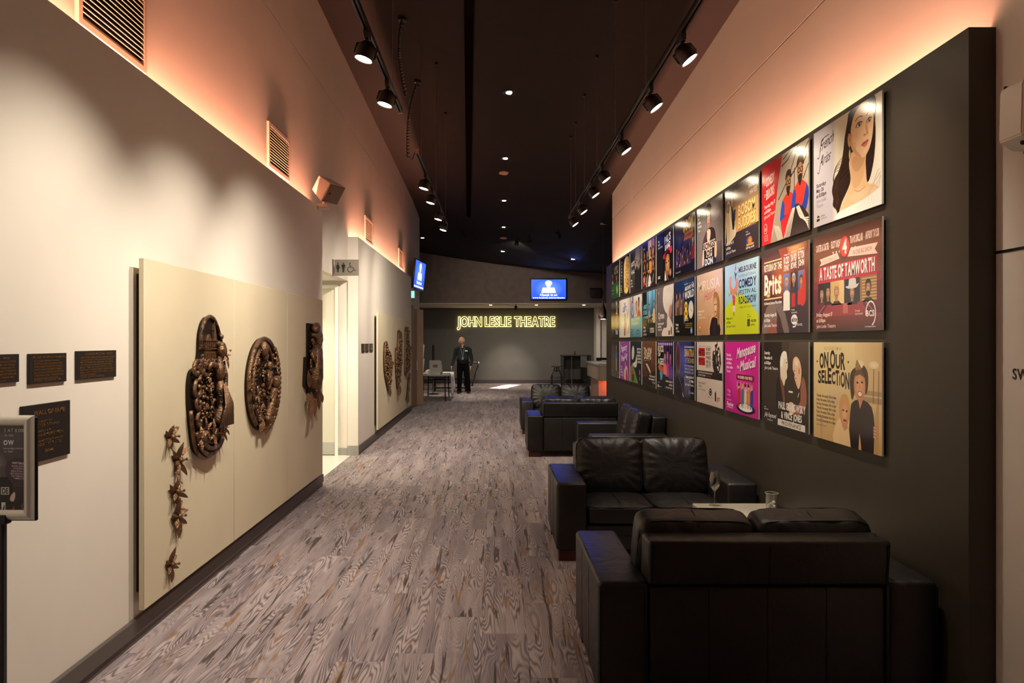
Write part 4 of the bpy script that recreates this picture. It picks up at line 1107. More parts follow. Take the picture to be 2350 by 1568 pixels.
# flower sprays down the first panel
for (u, v, r, lb) in ((388, 1003, 0.092, 'topmost small bronze flower left of the tall relief'), (406, 1056, 0.106, 'upper bronze flower of the touching pair'), (400, 1128, 0.098, 'lower bronze flower of the touching pair'),
                      (404, 1185, 0.115, 'bronze flower fourth from the top, alone under the pair'), (388, 1296, 0.092, 'lowest small bronze flower near the skirting')):
    d = 1650 * 1.9 / (1135 - u)
    t = empty('bronze_flower'); frame(t, (XP + 0.003, d, EYE + (783 - v) * d / 1650), 'L'); tag(t, lb, 'sculpture', 'bronze flowers on the first panel')
    n = 7 if r > 0.1 else 6
    for k in range(n):
        a = u * 0.7 + 2 * PI * k / n; bm = BM(); leaf(bm, 0, 0, 0.0, a, r * (0.95 + 0.22 * math.sin(k * 2.1 + v)), r * 0.46, 0.42, 0.3 if k % 2 else 0.05); obj('petal', bm, M_BRONZE, t, True, 50)
    bm = BM(); sph(bm, 0, 0, 0.018, 0.016, 0.016, 0.02); tube(bm, [(0, 0, 0.0), (0.008, 0.004, 0.055)], [0.008, 0.005], 6); sph(bm, 0.008, 0.004, 0.058, 0.009); obj('stamen', bm, M_BRONZE, t, True)

# far board: three more reliefs and a small spray
def far_relief(label, y, z, out, seed, leaves, nl):
    t = relief(label, y, z)
    o2 = smooth_pts(out, 4)
    bm = BM(); prism(bm, o2, 0, 0.025); obj('plate', bm, mat('bronze_field', (44, 33, 26), 0.45, metal=0.7), t)
    bm = BM(); tube(bm, [(p[0], p[1], 0.03) for p in o2 + o2[:1]], 0.016, 6); obj('rim', bm, M_BRONZE, t, True)
    xs_ = [p[0] for p in out]; ys_ = [p[1] for p in out]
    def ins(x, y):
        c = False; j = len(o2) - 1
        for i in range(len(o2)):
            if (o2[i][1] > y) != (o2[j][1] > y) and x < (o2[j][0] - o2[i][0]) * (y - o2[i][1]) / (o2[j][1] - o2[i][1]) + o2[i][0]: c = not c
            j = i
        return c
    bm = BM(); lumps(bm, random.Random(seed), nl * 3, min(xs_), max(xs_), min(ys_), max(ys_), 0.03, 0.010, 0.026, ins); obj('figures', bm, M_BRONZE, t, True)
    for x, y, a, L in leaves:
        bm = BM(); leaf(bm, x, y, 0.04, a, L, 0.10, 0.25, 0.2); obj('leaf', bm, M_BRONZE, t, True, 50)
far_relief('wing-shaped bronze relief on the far beige board', 12.22, 0.79, [(0.10, 0.30), (0.02, 0.55), (0.08, 0.80), (0.24, 0.84), (0.42, 0.70), (0.62, 0.66), (0.80, 0.52), (0.86, 0.35), (0.74, 0.18), (0.60, 0.02), (0.50, -0.03), (0.38, 0.08)], 21, ((0.5, 0.05, -1.5, 0.2), (0.75, 0.4, 0.3, 0.2)), 60)
far_relief('tall twin-topped bronze relief in the middle of the far board', 13.62, 0.70, [(0.10, 0.35), (0.04, 0.62), (0.12, 0.82), (0.26, 0.66), (0.40, 1.05), (0.48, 1.16), (0.60, 0.98), (0.74, 1.13), (0.84, 1.00), (0.80, 0.55), (0.70, 0.30), (0.46, 0.10), (0.30, 0.02), (0.20, 0.14)], 22, ((0.42, 0.1, -1.4, 0.22), (0.3, 0.06, -2.0, 0.2)), 70)
far_relief('knotted upright bronze relief at the right of the far board', 15.02, 0.95, [(0.10, 0.0), (0.08, 0.30), (0.12, 0.60), (0.16, 0.94), (0.40, 0.99), (0.62, 0.88), (0.64, 0.66), (0.86, 0.55), (0.90, 0.30), (0.78, 0.06), (0.50, 0.10), (0.30, -0.02)], 23, ((0.8, 0.5, 0.5, 0.15),), 70)
far_relief('small slim bronze spray below the knotted relief', 15.24, 0.38, [(0.06, 0.02), (0.22, 0.10), (0.42, 0.42), (0.50, 0.50), (0.44, 0.30), (0.26, 0.02)], 24, ((0.2, 0.1, -2.3, 0.2), (0.45, 0.45, 1.2, 0.15)), 14)

for o in list(bpy.data.objects):
    if o.parent and (o.parent.name.startswith('bronze_relief') or o.parent.name.startswith('bronze_flower')) and o.type == 'MESH':
        zs = 0.0005 if o.name.startswith('plate') else 0.0025
        for v in o.data.vertices:
            if v.co.z > 0.03: v.co.z = 0.03 + (v.co.z - 0.03) * 0.8
            v.co.z = max(v.co.z, zs)
        if o.name.split('.')[0] in ('foliage', 'beads', 'figures', 'rim', 'town_hall'): o['kind'] = 'stuff'
# ------------------------------------------------------------------ sign holder at the left edge
t = empty('sign_holder', (-1.735, 2.5, 0)); tag(t, 'silver framed poster holder on a dark pole at the left edge', 'sign')
bm = BM(); lathe(bm, [(0, 0), (0.15, 0), (0.15, 0.008), (0.03, 0.018), (0, 0.018)], 28); obj('base', bm, M_BLACK, t, True, 35)
bm = BM(); box(bm, -0.018, 0.034, -0.012, 0.012, 0.015, 1.06, 0.004, 1); obj('pole', bm, mat('pole_dark', (34, 31, 34), 0.4), t)
bm = BM(); box(bm, -0.05, 0.05, -0.02, 0.012, 1.015, 1.05, 0.004, 1); obj('clamp', bm, M_BLKPL, t)
FX0, FX1, FZ0, FZ1 = -0.150, 0.136, 1.028, 1.392
bm = BM(); box(bm, FX0 + 0.004, FX1 + 0.005, 0.001, 0.014, FZ0 - 0.004, FZ1 - 0.006, 0.003, 1); obj('back_board', bm, M_BLKPL, t)
def rail(p, q, name):
    """one rounded side of the snap frame, mitred"""
    bm = BM(); w = 0.036
    prof = [(0, 0.0), (0.003, 0.010), (0.012, 0.017), (0.022, 0.017), (0.032, 0.010), (w, 0.003)]
    p, q = Vector(p), Vector(q); d = (q - p).normalized(); inn = Vector((-d.z, 0, d.x))
    rings = []
    for base, sg in ((p, 1), (q, -1)):
        rings.append([bm.verts.new(base + inn * a + d * a * sg + Vector((0, -b, 0))) for a, b in prof])
    for i in range(len(prof) - 1): bm.faces.new((rings[0][i], rings[1][i], rings[1][i + 1], rings[0][i + 1]))
    bmesh.ops.recalc_face_normals(bm, faces=bm.faces)
    o = obj('frame_rail', bm, M_ALU, t, True, 60)
rail((FX0, 0, FZ0), (FX1, 0, FZ0), 'b'); rail((FX1, 0, FZ0), (FX1, 0, FZ1), 'r'); rail((FX1, 0, FZ1), (FX0, 0, FZ1), 't'); rail((FX0, 0, FZ1), (FX0, 0, FZ0), 'l')
W, H = 23.6, 31.4; A = Art(0.01, W, H)
A.rect(0, 0, W, H, (46, 36, 42), (92, 84, 88)); A.rect(0, 0, W, 9, (28, 22, 26), (52, 42, 46)); A.ell(8, 15, 9, 9, (176, 160, 158), (84, 74, 78))
A.text('S AT 8.00PM', 15.5, 28.0, 8.4, 1.2, (226, 222, 222)); A.text('th, Sale', 15.6, 26.6, 3.2, 0.7, (190, 184, 186)); A.text('OW', 15.3, 23.6, 3.6, 1.6, (236, 232, 232), 1)
A.text('thewedge.com.au', 15.2, 22.1, 7.0, 0.7, (190, 184, 186)); A.text('rt, Sale', 15.5, 21.0, 3.0, 0.7, (190, 184, 186))
A.poly([(12, 0), (12, 10), (14, 12.5), (16.5, 12.5), (18.5, 10), (19, 3), (19, 0)], (24, 20, 24)); A.ell(15.2, 14.4, 1.5, 2.0, (90, 78, 78))
A.ell(20.4, 14.8, 4.6, 4.3, (86, 58, 72), (66, 44, 56)); A.text('WRITTEN BY', 18.3, 17.0, 4.6, 0.7, (222, 204, 212), 1, rise=-0.06)
for k, (w, s) in enumerate(((4.8, 'MICHAEL GRIFFITHS'), (3.6, 'STARRING'), (5.6, 'AMELIA RYAN AND'), (5.8, 'LIBBY ODONOVAN AND'), (5.2, 'THE COMPANY AS'), (3.6, 'THEMSELVES'))): A.text(s, 20.6 - w / 2, 16.0 - k * 0.85, w, 0.55, (212, 192, 200), rise=-0.05)
A.rect(14.4, 6.3, 17.3, 8.9, (196, 188, 186)); A.text('DE', 14.8, 6.7, 2.2, 1.8, (40, 34, 38), 1); A.poly([(17.6, 4.4), (18.7, 3.9), (19.4, 5.6), (19.2, 7.2), (18.4, 6.6), (17.8, 5.8)], (226, 196, 182), 3)
A.rect(14.6, 0.6, 16.0, 3.6, (226, 222, 222)); A.poly([(14.9, 0.6), (15.3, 2.2), (15.8, 3.0), (15.6, 0.6)], (30, 26, 28)); A.poly([(18.0, 0.8), (19.4, 0.8), (18.9, 2.6)], (170, 40, 46)); A.ring(22.4, 2.2, 0.7, 0.9, 0.3, (120, 120, 128))
p = A.build('printed_sheet', M_PRINT, t); p.matrix_local = Matrix.Translation((FX0 + 0.025, -0.001, FZ0 + 0.025)) @ FR['F'].to_4x4()

# ------------------------------------------------------------------ rest room sign on its bracket
t = empty('restroom_sign'); frame(t, (XLU, 9.4, 2.505), 'F'); tag(t, 'grey projecting sign with rest room pictograms above the passage', 'sign')
boxo('panel', 0.028, 0.345, 0, 0.21, -0.006, 0.006, mat('sign_grey', (120, 112, 102), 0.45, spec=0.4), t, 0.002, 1)
boxo('bracket', 0.0, 0.014, -0.004, 0.214, -0.014, 0.014, mat('sign_bracket', (96, 78, 66), 0.5), t)
for z in (0.018, 0.192): bm = BM(); tube(bm, [(0.010, z, 0), (0.034, z, 0)], 0.006, 8); obj('standoff', bm, M_CHROME, t)
A = Art(0.01); K = (20, 17, 15)
def figure(cx, dress):
    A.ell(cx, 16.1, 0.95, 0.95, K)
    if dress: A.poly([(cx - 1.2, 14.6), (cx + 1.2, 14.6), (cx + 2.9, 10.4), (cx + 2.2, 10.0), (cx + 1.2, 12.4), (cx + 2.2, 8.4), (cx + 1.4, 8.4), (cx + 1.3, 4.2), (cx + 0.2, 4.2), (cx + 0.1, 8.2), (cx - 0.1, 8.2), (cx - 0.2, 4.2), (cx - 1.3, 4.2), (cx - 1.4, 8.4), (cx - 2.2, 8.4), (cx - 1.2, 12.4), (cx - 2.2, 10.0), (cx - 2.9, 10.4)], K)
    else: A.poly([(cx - 1.9, 14.7), (cx + 1.9, 14.7), (cx + 2.4, 13.8), (cx + 2.4, 10.0), (cx + 1.7, 10.0), (cx + 1.5, 12.8), (cx + 1.35, 4.2), (cx + 0.2, 4.2), (cx + 0.1, 9.4), (cx - 0.1, 9.4), (cx - 0.2, 4.2), (cx - 1.35, 4.2), (cx - 1.5, 12.8), (cx - 1.7, 10.0), (cx - 2.4, 10.0), (cx - 2.4, 13.8)], K)
figure(4.3, True); figure(11.4, False)
A.ell(20.0, 16.1, 0.95, 0.95, K); A.line([(19.9, 14.8), (20.0, 10.4), (24.2, 10.4), (26.4, 6.2), (28.2, 7.0)], 1.0, K); A.line([(20.0, 12.4), (23.2, 12.4)], 0.8, K); A.ring(20.6, 8.2, 3.5, 3.7, 0.85, K, PI * 0.66, PI * 1.98)
p = A.build('pictograms', attr_mat('pictogram_ink', 0.5), t); p.location = (0.030, 0, 0.0062)

# ------------------------------------------------------------------ screens
def screen(parent, W, H, fn='F'):
    w, h = W * 100, H * 100; A = Art(0.01, w, h)
    A.rect(0, 0, w, h, (30, 66, 205), (46, 84, 222)); A.ell(w / 2, h * 0.55, w * 0.42, h * 0.5, (92, 128, 240), (38, 76, 214))
    wt = (240, 244, 255)
    A.poly([(w * .33, h * .58), (w * .67, h * .58), (w * .71, h * .32), (w * .29, h * .32)], wt)
    A.poly([(w * .5, h * .50), (w * .44, h * .68), (w * .40, h * .80), (w * .42, h * .90), (w * .5, h * .95), (w * .58, h * .90), (w * .60, h * .80), (w * .56, h * .68)], (214, 224, 255), 4); A.ell(w * .5, h * .81, w * .045, h * .075, wt)
    A.text('Check in at', w * .25, h * .165, w * .5, h * .10, wt, 1); A.text('www.facebook.com/ourtheatre', w * .04, h * .035, w * .92, h * .075, wt, 1)
    return A
TVW, TVH = 1.26, 0.745
t = empty('wall_screen'); frame(t, ((1217 - U0) * 24.72 / F_PX, 24.80, EYE + (783 - 689) * 24.72 / F_PX), 'F'); tag(t, 'blue lit flat screen on the bulkhead above the theatre sign', 'screen')
bm = BM(); box(bm, 0, TVW, 0, TVH, 0.02, 0.075, 0.008, 2); obj('housing', bm, M_BLKPL, t, True, 40)
boxo('wall_mount', 0.4, 0.86, 0.2, 0.55, 0.0, 0.02, M_BLACK, t)
p = screen(t, TVW - 0.07, TVH - 0.07).build('display', M_SCREEN, t); p.location = (0.035, 0.035, 0.0752)
p0, p1 = px(953, 588, 17.45), px(972, 604, 18.55)
t = empty('wall_screen'); tag(t, 'blue lit flat screen seen edge-on at the end of the left wall', 'screen')
dx = Vector((p1.x - p0.x + 0.03, p1.y - p0.y, 0)).normalized(); up = Vector((0, 0, 1)); nz_ = dx.cross(up)
up = (up + nz_ * 0.10).normalized(); nz_ = dx.cross(up)
M = Matrix((dx, up, nz_)).transposed().to_4x4(); M.translation = Vector((p0.x - 0.055, p0.y, 2.93)); t.matrix_world = M
bm = BM(); box(bm, 0, 1.22, 0, 0.745, -0.055, 0.0, 0.008, 2); obj('housing', bm, M_BLKPL, t, True, 40)
bm = BM(); box(bm, 0.4, 0.8, 0.25, 0.50, -0.13, -0.055); obj('wall_mount', bm, M_BLACK, t)
p = screen(t, 1.15, 0.675).build('display', M_SCREEN, t); p.location = (0.035, 0.035, 0.0004)

# exit light, door leaf, notices
t = empty('exit_light', (-1.99, 17.75, 2.70)); tag(t, 'small green lit exit box over the left doorway', 'sign')
boxo('housing', -0.128, 0.02, -0.02, 0.30, 0, 0.20, M_WHITE, t, 0.006, 1)
boxo('lit_panel', -0.11, 0.012, -0.024, -0.0195, 0.02, 0.18, mat('exit_green', (150, 240, 215), 0.4, emit=(130, 240, 205), estr=1.6), t)
bm = BM(); sph(bm, -0.115, -0.03, 0.15, 0.016); obj('indicator', bm, mat('red_led', (255, 30, 40), 0.4, emit=(255, 40, 60), estr=4), t)
M_DOOR = mat('door_tan', (150, 120, 94), 0.5, var=0.06)
dr = empty('door_2', (XLU, 17.35, 0)); dr['kind'] = 'structure'
bm = BM(); box(bm, -0.14, 0.03, 0.0, 0.06, 0, 2.55); box(bm, -0.14, 0.03, 1.09, 1.15, 0, 2.55); box(bm, -0.14, 0.03, 0, 1.15, 2.48, 2.56); obj('door_frame', bm, mat('frame_tan', (134, 106, 86), 0.5), dr)
def leafdoor(a, b, nm):
    a, b = Vector(a), Vector(b); d = (b - a).normalized(); n = Vector((d.y, -d.x, 0)); bm = BM()
    M = Matrix((d, n, Vector((0, 0, 1)))).transposed().to_4x4(); M.translation = a
    box(bm, 0, (b - a).length, 0, 0.045, 0.01, 2.46, 0.003, 1, M); o = obj(nm, bm, M_DOOR, dr)
    bm = BM(); box(bm, 0.06, 0.10, 0.045, 0.05, 0.9, 1.15, 0, 1, M); box(bm, (b - a).length - 0.001, (b - a).length + 0.002, 0.002, 0.043, 0.012, 2.458, 0, 1, M); obj('edge_strip', bm, mat('edge_pale', (226, 214, 190), 0.5), o); return o
leafdoor((0.03, 0.06, 0), (0.10, 0.95, 0), 'door_leaf'); leafdoor((0.03, 1.12, 0), (0.265, 1.20, 0), 'door_leaf')
for k, (z, w) in enumerate(((1.38, 0.22), (1.02, 0.20))):
    t = empty('leaflet', (XLU + 0.262, 18.585, z)); tag(t, ('upper', 'lower')[k] + ' white leaflet hanging at the edge of the open left door', 'leaflet', 'leaflets on the left door')
    bm = BM(); box(bm, 0.0, 0.035, -0.002, 0.004, -0.18, 0.18, 0, 1, Matrix.Rotation(0.08, 4, 'Y')); obj('sheet', bm, mat('paper', (226, 222, 210), 0.7), t)
    boxo('clip', -0.004, 0.022, -0.006, 0.008, 0.17, 0.20, M_CHROME, t)

# ------------------------------------------------------------------ lit theatre sign
t = empty('illuminated_sign'); frame(t, ((1050 - U0) * 27.95 / F_PX, 28.0, EYE + (783 - 749) * 27.95 / F_PX), 'F'); tag(t, 'yellow back-lit theatre name in letters on the grey back wall', 'sign')
M_HALO = mat('halo_lit', (255, 236, 150), 0.4, emit=(255, 232, 140), estr=3.2); M_LET = mat('letter_face', (92, 84, 40), 0.5)
s = 'JOHN LESLIE THEATRE'; tw = sum(0.27 if ch == ' ' else GLY[(ch, 0)][2] + (0.13 if ch not in 'TA' else 0.07) for ch in s) - 0.13; sc = (1273 - 1050) * 27.95 / F_PX / tw; hh = 0.36 / CAPH
x = 0.0
for ch in s:
    if ch == ' ': x += 0.27; continue
    def glyph(bold, z0, dep, m, name, parent, grow=0.0):
        vs, fs, w = GLY[(ch, bold)]
        w0 = GLY[(ch, 0)][2]
        bm = BM(); pts = [bm.verts.new(((a - (w - w0) / 2 + x) * sc, (b) * hh, z0)) for a, b in vs]
        for f in fs:
            try: bm.faces.new([pts[i] for i in f])
            except ValueError: pass
        bnd = [e for e in bm.edges if e.is_boundary]
        if grow:   # widen the stroke outwards from the glyph edge
            off = {}
            for e in bnd:
                f = e.link_faces[0]; c = f.calc_center_median(); m_ = (e.verts[0].co + e.verts[1].co) / 2; d = (e.verts[1].co - e.verts[0].co); nn = Vector((d.y, -d.x, 0))
                if nn.length < 1e-9: continue
                nn.normalize()
                if nn.dot(m_ - c) < 0: nn = -nn
                for v in e.verts: off[v] = off.get(v, Vector()) + nn
            for v, o_ in off.items():
                if o_.length > 1e-6: v.co += o_.normalized() * grow
        r = bmesh.ops.extrude_face_region(bm, geom=list(bm.faces))
        for g in r['geom']:
            if isinstance(g, bmesh.types.BMVert): g.co.z += dep
        bmesh.ops.recalc_face_normals(bm, faces=bm.faces)
        return obj(name, bm, m, parent)
    L_ = glyph(0, 0.055, 0.03, M_LET, 'letter', t)
    glyph(0, 0.030, 0.02, M_HALO, 'halo', L_, 0.027)
    x += GLY[(ch, 0)][2] + (0.13 if ch not in 'TA' else 0.07)

# ------------------------------------------------------------------ ticket table with cloth, box and bits
t = empty('trestle_table', (-1.66, 20.5, 0)); tag(t, 'white topped folding table with black legs beside the man', 'table')
boxo('table_top', -0.42, 0.44, -0.9, 0.9, 0.70, 0.725, M_TABLE, t, 0.004, 1)
for sx in (-0.30, 0.30):
    for sy in (-0.75, 0.75):
        bm = BM(); tube(bm, [(sx, sy, 0.70), (sx, sy, 0.35), (sx + 0.01 * (1 if sx > 0 else -1), sy + 0.03 * (1 if sy > 0 else -1), 0.0)], 0.016, 8); obj('leg', bm, M_BLACK, t)
for sy in (-0.75, 0.75):
    bm = BM(); tube(bm, [(-0.30, sy, 0.58), (0.30, sy, 0.58)], 0.012, 6); tube(bm, [(-0.30, sy, 0.52), (0.30, sy, 0.52)], 0.010, 6); obj('leg_brace', bm, M_BLACK, t)
bm = BM(); n = 22; rows = []
for j in range(9):
    row = []
    for i in range(n + 1):
        s = i / n; y = -0.62 + 1.50 * s; z = 0.727 - 0.60 * (max(0, j - 2) / 6) * (1.0 if s < .42 else 0.80) if j > 2 else 0.730
        xx = 0.02 + 0.215 * j if j <= 2 else 0.452 + 0.03 * math.sin(s * 26) * (j - 2) / 6 + 0.02 * (j - 2) / 6
        row.append(bm.verts.new((min(xx, 0.50), y, z)))
    rows.append(row)
for j in range(8):
    for i in range(n):
        if 8 <= i <= 10 and j > 3: continue
        bm.faces.new((rows[j][i], rows[j + 1][i], rows[j + 1][i + 1], rows[j][i + 1]))
o = obj('tablecloth', bm, mat('cloth_white', (232, 230, 226), 0.85), None, True); o.location = (-1.66, 20.5, 0); tag(o, 'white cloth hanging in two folds over the table edge', 'tablecloth')
sm = o.modifiers.new('thickness', 'SOLIDIFY'); sm.thickness = 0.004; sm.offset = 1
t = empty('display_stand', (-1.64, 19.95, 0.732)); tag(t, 'grey tent-shaped display card with a gold crest on the table', 'stand')
bm = BM(); prism(bm, [(-0.17, 0.0), (0.17, 0.0), (0.135, 0.385), (-0.17, 0.385)], -0.006, 0.006); bmesh.ops.transform(bm, matrix=Matrix.Rotation(PI / 2 - 0.12, 4, 'X'), verts=bm.verts); obj('front_card', bm, mat('card_grey', (190, 184, 178), 0.6), t)
bm = BM(); prism(bm, [(-0.15, 0.0), (0.20, 0.0), (0.16, 0.37), (-0.15, 0.37)], -0.006, 0.006); bmesh.ops.transform(bm, matrix=Matrix.Translation((0, 0.10, 0)) @ Matrix.Rotation(PI / 2 + 0.12, 4, 'X'), verts=bm.verts); obj('back_card', bm, mat('card_grey', (190, 184, 178), 0.6), t)
bm = BM(); prism(bm, smooth_pts([(-0.075, 0.20), (-0.07, 0.25), (0, 0.27), (0.06, 0.25), (0.055, 0.20), (0, 0.18)], 3), 0.0065, 0.008); bmesh.ops.transform(bm, matrix=Matrix.Rotation(PI / 2 - 0.12, 4, 'X'), verts=bm.verts); obj('crest', bm, mat('crest_gold', (120, 92, 44), 0.5), t)
def small(name, loc, label, cat, parts):
    t = empty(name, loc); tag(t, label, cat)
    for nm_, fn, m in parts:
        bm = BM(); fn(bm); obj(nm_, bm, m, t, True, 40)
M_PAPER = mat('paper', (226, 222, 210), 0.7)
small('paper_cup', (-1.79, 19.75, 0.7255), 'white cup on the table left of the display card', 'cup', [('cup_body', lambda b: lathe(b, [(0, 0.004), (0.030, 0), (0.042, 0.11), (0.045, 0.112), (0.040, 0.112), (0.028, 0.008), (0, 0.008)], 16), M_PAPER)])
small('white_cap', (-1.86, 20.30, 0.7262), 'rounded white cap lying behind the cup on the table', 'hat', [('crown', lambda b: lathe(b, [(0, 0.12), (0.05, 0.112), (0.09, 0.085), (0.11, 0.04), (0.115, 0.006), (0, 0.006)], 20), M_PAPER), ('brim', lambda b: lathe(b, [(0, 0), (0.15, 0.0), (0.15, 0.008), (0, 0.012)], 20), M_PAPER)])
small('pamphlet_pile', (-1.96, 19.85, 0.7262), 'flat pile of papers at the left end of the table', 'papers', [('stack', lambda b: box(b, -0.10, 0.10, -0.14, 0.14, 0, 0.018, 0.002, 1), mat('paper_grey', (140, 138, 130), 0.7)), ('top_sheet', lambda b: box(b, -0.11, 0.09, -0.13, 0.15, 0.018, 0.020), M_PAPER)])
small('clipboard', (-1.40, 20.2, 0.7345), 'dark clipboard lying on the table beside the card', 'clipboard', [('board', lambda b: box(b, -0.16, 0.16, -0.12, 0.12, 0, 0.012, 0.003, 1), mat('clipboard_dark', (46, 48, 38), 0.5)), ('clip', lambda b: box(b, -0.16, -0.13, -0.05, 0.05, 0.012, 0.022, 0.002, 1), M_CHROME)])
small('pen_tub', (-1.46, 19.72, 0.7255), 'small silver pen tub at the right foot of the card', 'tub', [('tub', lambda b: lathe(b, [(0, 0), (0.028, 0), (0.03, 0.07), (0.026, 0.07), (0.025, 0.006), (0, 0.006)], 14), M_CHROME), ('pen', lambda b: tube(b, [(0.0, 0, 0.01), (0.02, 0.01, 0.13)], 0.004, 6), M_BLKPL)])
# dark stand behind the table, low dark cases, handrail
small('pole_stand', (-1.90, 22.3, 0), 'tall thin dark pole stand behind the table', 'stand', [('base', lambda b: lathe(b, [(0, 0), (0.17, 0), (0.17, 0.02), (0.03, 0.04), (0, 0.04)], 24), M_BLACK), ('lower_pole', lambda b: tube(b, [(0, 0, 0.03), (0, 0, 0.95)], 0.022, 10), M_CHROME), ('upper_pole', lambda b: tube(b, [(0, 0, 0.95), (0, 0, 1.52)], 0.035, 10), M_BLKPL), ('collar', lambda b: tube(b, [(0, 0, 0.93), (0, 0, 0.99)], 0.034, 10), M_BLACK)])
small('equipment_case', (-2.62, 22.0, 0), 'tall dark equipment case behind the left end of the table', 'case', [('case_body', lambda b: box(b, -0.38, 0.38, -0.3, 0.3, 0.04, 1.02, 0.015, 2), mat('case_dark', (28, 28, 30), 0.6)), ('lid', lambda b: box(b, -0.40, 0.40, -0.32, 0.32, 1.02, 1.09, 0.012, 2), M_BLKPL), ('castor', lambda b: [tube(b, [(sx * 0.3 - 0.015, sy * 0.22, 0.025), (sx * 0.3 + 0.015, sy * 0.22, 0.025)], 0.025, 10) for sx in (-1, 1) for sy in (-1, 1)], M_BLACK)])
small('low_bench', (-1.45, 23.5, 0), 'low dark bench in shadow behind the table', 'bench', [('bench_top', lambda b: box(b, -0.55, 0.55, -0.2, 0.2, 0.40, 0.45, 0.01, 1), M_BLKPL), ('leg', lambda b: [tube(b, [(sx * 0.5, sy * 0.15, 0), (sx * 0.5, sy * 0.15, 0.40)], 0.018, 6) for sx in (-1, 1) for sy in (-1, 1)], M_BLACK), ('stretcher', lambda b: box(b, -0.5, 0.5, -0.02, 0.02, 0.10, 0.14), mat('case_dark', (28, 28, 30), 0.6))])
hp = [px(1066, 832, 26.2), px(1086, 832, 26.2), px(1096.5, 833.5, 26.2), px(1098, 836, 26.2), px(1083, 876, 26.2)]
hp[-1].z = 0.0
t = empty('handrail', (hp[-1].x, 26.2, 0)); tag(t, 'steel handrail sloping down behind the man', 'handrail')
bm = BM(); tube(bm, [p - t.location for p in hp], 0.030, 10); obj('rail', bm, mat('rail_dark_steel', (96, 92, 88), 0.35, metal=0.9), t, True)
bm = BM(); sph(bm, *(hp[2] - t.location + Vector((0.02, -0.01, 0.0))), 0.055); obj('polished_bend', bm, M_CHROME, t, True)
bm = BM(); lathe(bm, [(0, 0), (0.06, 0), (0.06, 0.012), (0, 0.012)], 16); obj('floor_flange', bm, M_CHROME, t)
q = px(1066, 832, 26.2) - t.location; bm = BM(); tube(bm, [q, Vector((q.x, 0, 0))], 0.026, 8); obj('post', bm, M_BLACK, t)

# ------------------------------------------------------------------ foyer right: high table, stools, bar counter, pendant, loudspeaker
t = empty('high_table', (3.06, 27.1, 0)); tag(t, 'tall dark bar table standing against the grey wall', 'table')
M_DKW = mat('dark_laminate', (44, 42, 40), 0.5)
boxo('table_top', -0.55, 0.55, -0.35, 0.35, 1.09, 1.13, M_DKW, t, 0.006, 1)
boxo('end_panel', -0.54, -0.48, -0.33, 0.33, 0.0, 1.09, M_DKW, t); boxo('end_panel', 0.46, 0.54, -0.33, 0.33, 0.0, 1.09, M_DKW, t); boxo('centre_panel', -0.48, 0.18, 0.0, 0.04, 0.22, 1.09, mat('panel_grey', (52, 50, 48), 0.6), t)
bm = BM(); tube(bm, [(-0.18, -0.30, 0), (-0.18, -0.30, 1.09)], 0.018, 8); obj('leg', bm, M_CHROME, t)
small('brown_bottle', (3.02, 27.1, 1.131), 'small brown bottle standing on the tall bar table', 'bottle', [('bottle_body', lambda b: lathe(b, [(0, 0), (0.035, 0), (0.036, 0.09), (0.02, 0.11), (0, 0.11)], 14), mat('brown_glass', (48, 26, 12), 0.2)), ('neck', lambda b: lathe(b, [(0, 0.105), (0.018, 0.105), (0.014, 0.15), (0, 0.15)], 12), mat('brown_glass', (48, 26, 12), 0.2))])
def stool(x, y, sc_, label):
    t = empty('bar_stool', (x, y, 0)); tag(t, label, 'stool', 'dark wire bar stools')
    bm = BM(); lathe(bm, [(0, 0.70), (0.19, 0.70), (0.20, 0.715), (0.19, 0.735), (0, 0.735)], 22); obj('seat', bm, M_BLACK, t, True, 40)
    for k in range(4):
        a = PI / 4 + k * PI / 2; c, s = math.cos(a), math.sin(a)
        bm = BM(); tube(bm, [(c * 0.08, s * 0.08, 0.70), (c * 0.13, s * 0.13, 0.58), (c * 0.24, s * 0.24, 0.40), (c * 0.27, s * 0.27, 0.0)], 0.014, 7); obj('leg', bm, M_BLACK, t)
    bm = BM(); tube(bm, [(0.255 * math.cos(2 * PI * k / 20), 0.255 * math.sin(2 * PI * k / 20), 0.30) for k in range(21)], 0.011, 6); obj('footring', bm, M_BLACK, t)
    bm = BM(); tube(bm, [(0, 0, 0.70), (0, 0, 0.5)], 0.02, 8); tube(bm, [(-0.12, 0, 0.56), (0.12, 0, 0.56)], 0.012, 6); obj('hub', bm, M_BLACK, t)
stool(2.28, 26.4, 1, 'dark bar stool left of the tall bar table'); stool(3.36, 25.1, 1, 'dark bar stool between the tall table and the bar counter'); stool(3.62, 26.1, 1, 'dark bar stool half hidden behind the bar counter')
t = empty('bar_counter', (3.4, 18.9, 0)); tag(t, 'pale bar counter with a red lit plinth, half hidden by the poster wall', 'counter')
M_BAR = mat('counter_cream', (206, 188, 164), 0.5)
bm = BM(); prism(bm, [(-0.84, -1.5), (-0.77, 1.5), (1.1, 1.5), (1.1, -1.5)], 0.68, 1.05); obj('counter_body', bm, M_BAR, t)
bm = BM(); prism(bm, [(-0.86, -1.53), (-0.79, 1.53), (1.12, 1.53), (1.12, -1.53)], 1.05, 1.085); obj('counter_top', bm, M_WHITE, t)
bm = BM(); prism(bm, [(-0.79, -0.85), (-0.70, 1.3), (1.05, 1.3), (1.05, -0.85)], 0.0, 0.68); obj('plinth', bm, mat('plinth_pale', (206, 170, 150), 0.6), t)
boxo('under_strip', -0.7, 1.0, -1.14, -1.10, 0.665, 0.679, M_ALU, t)
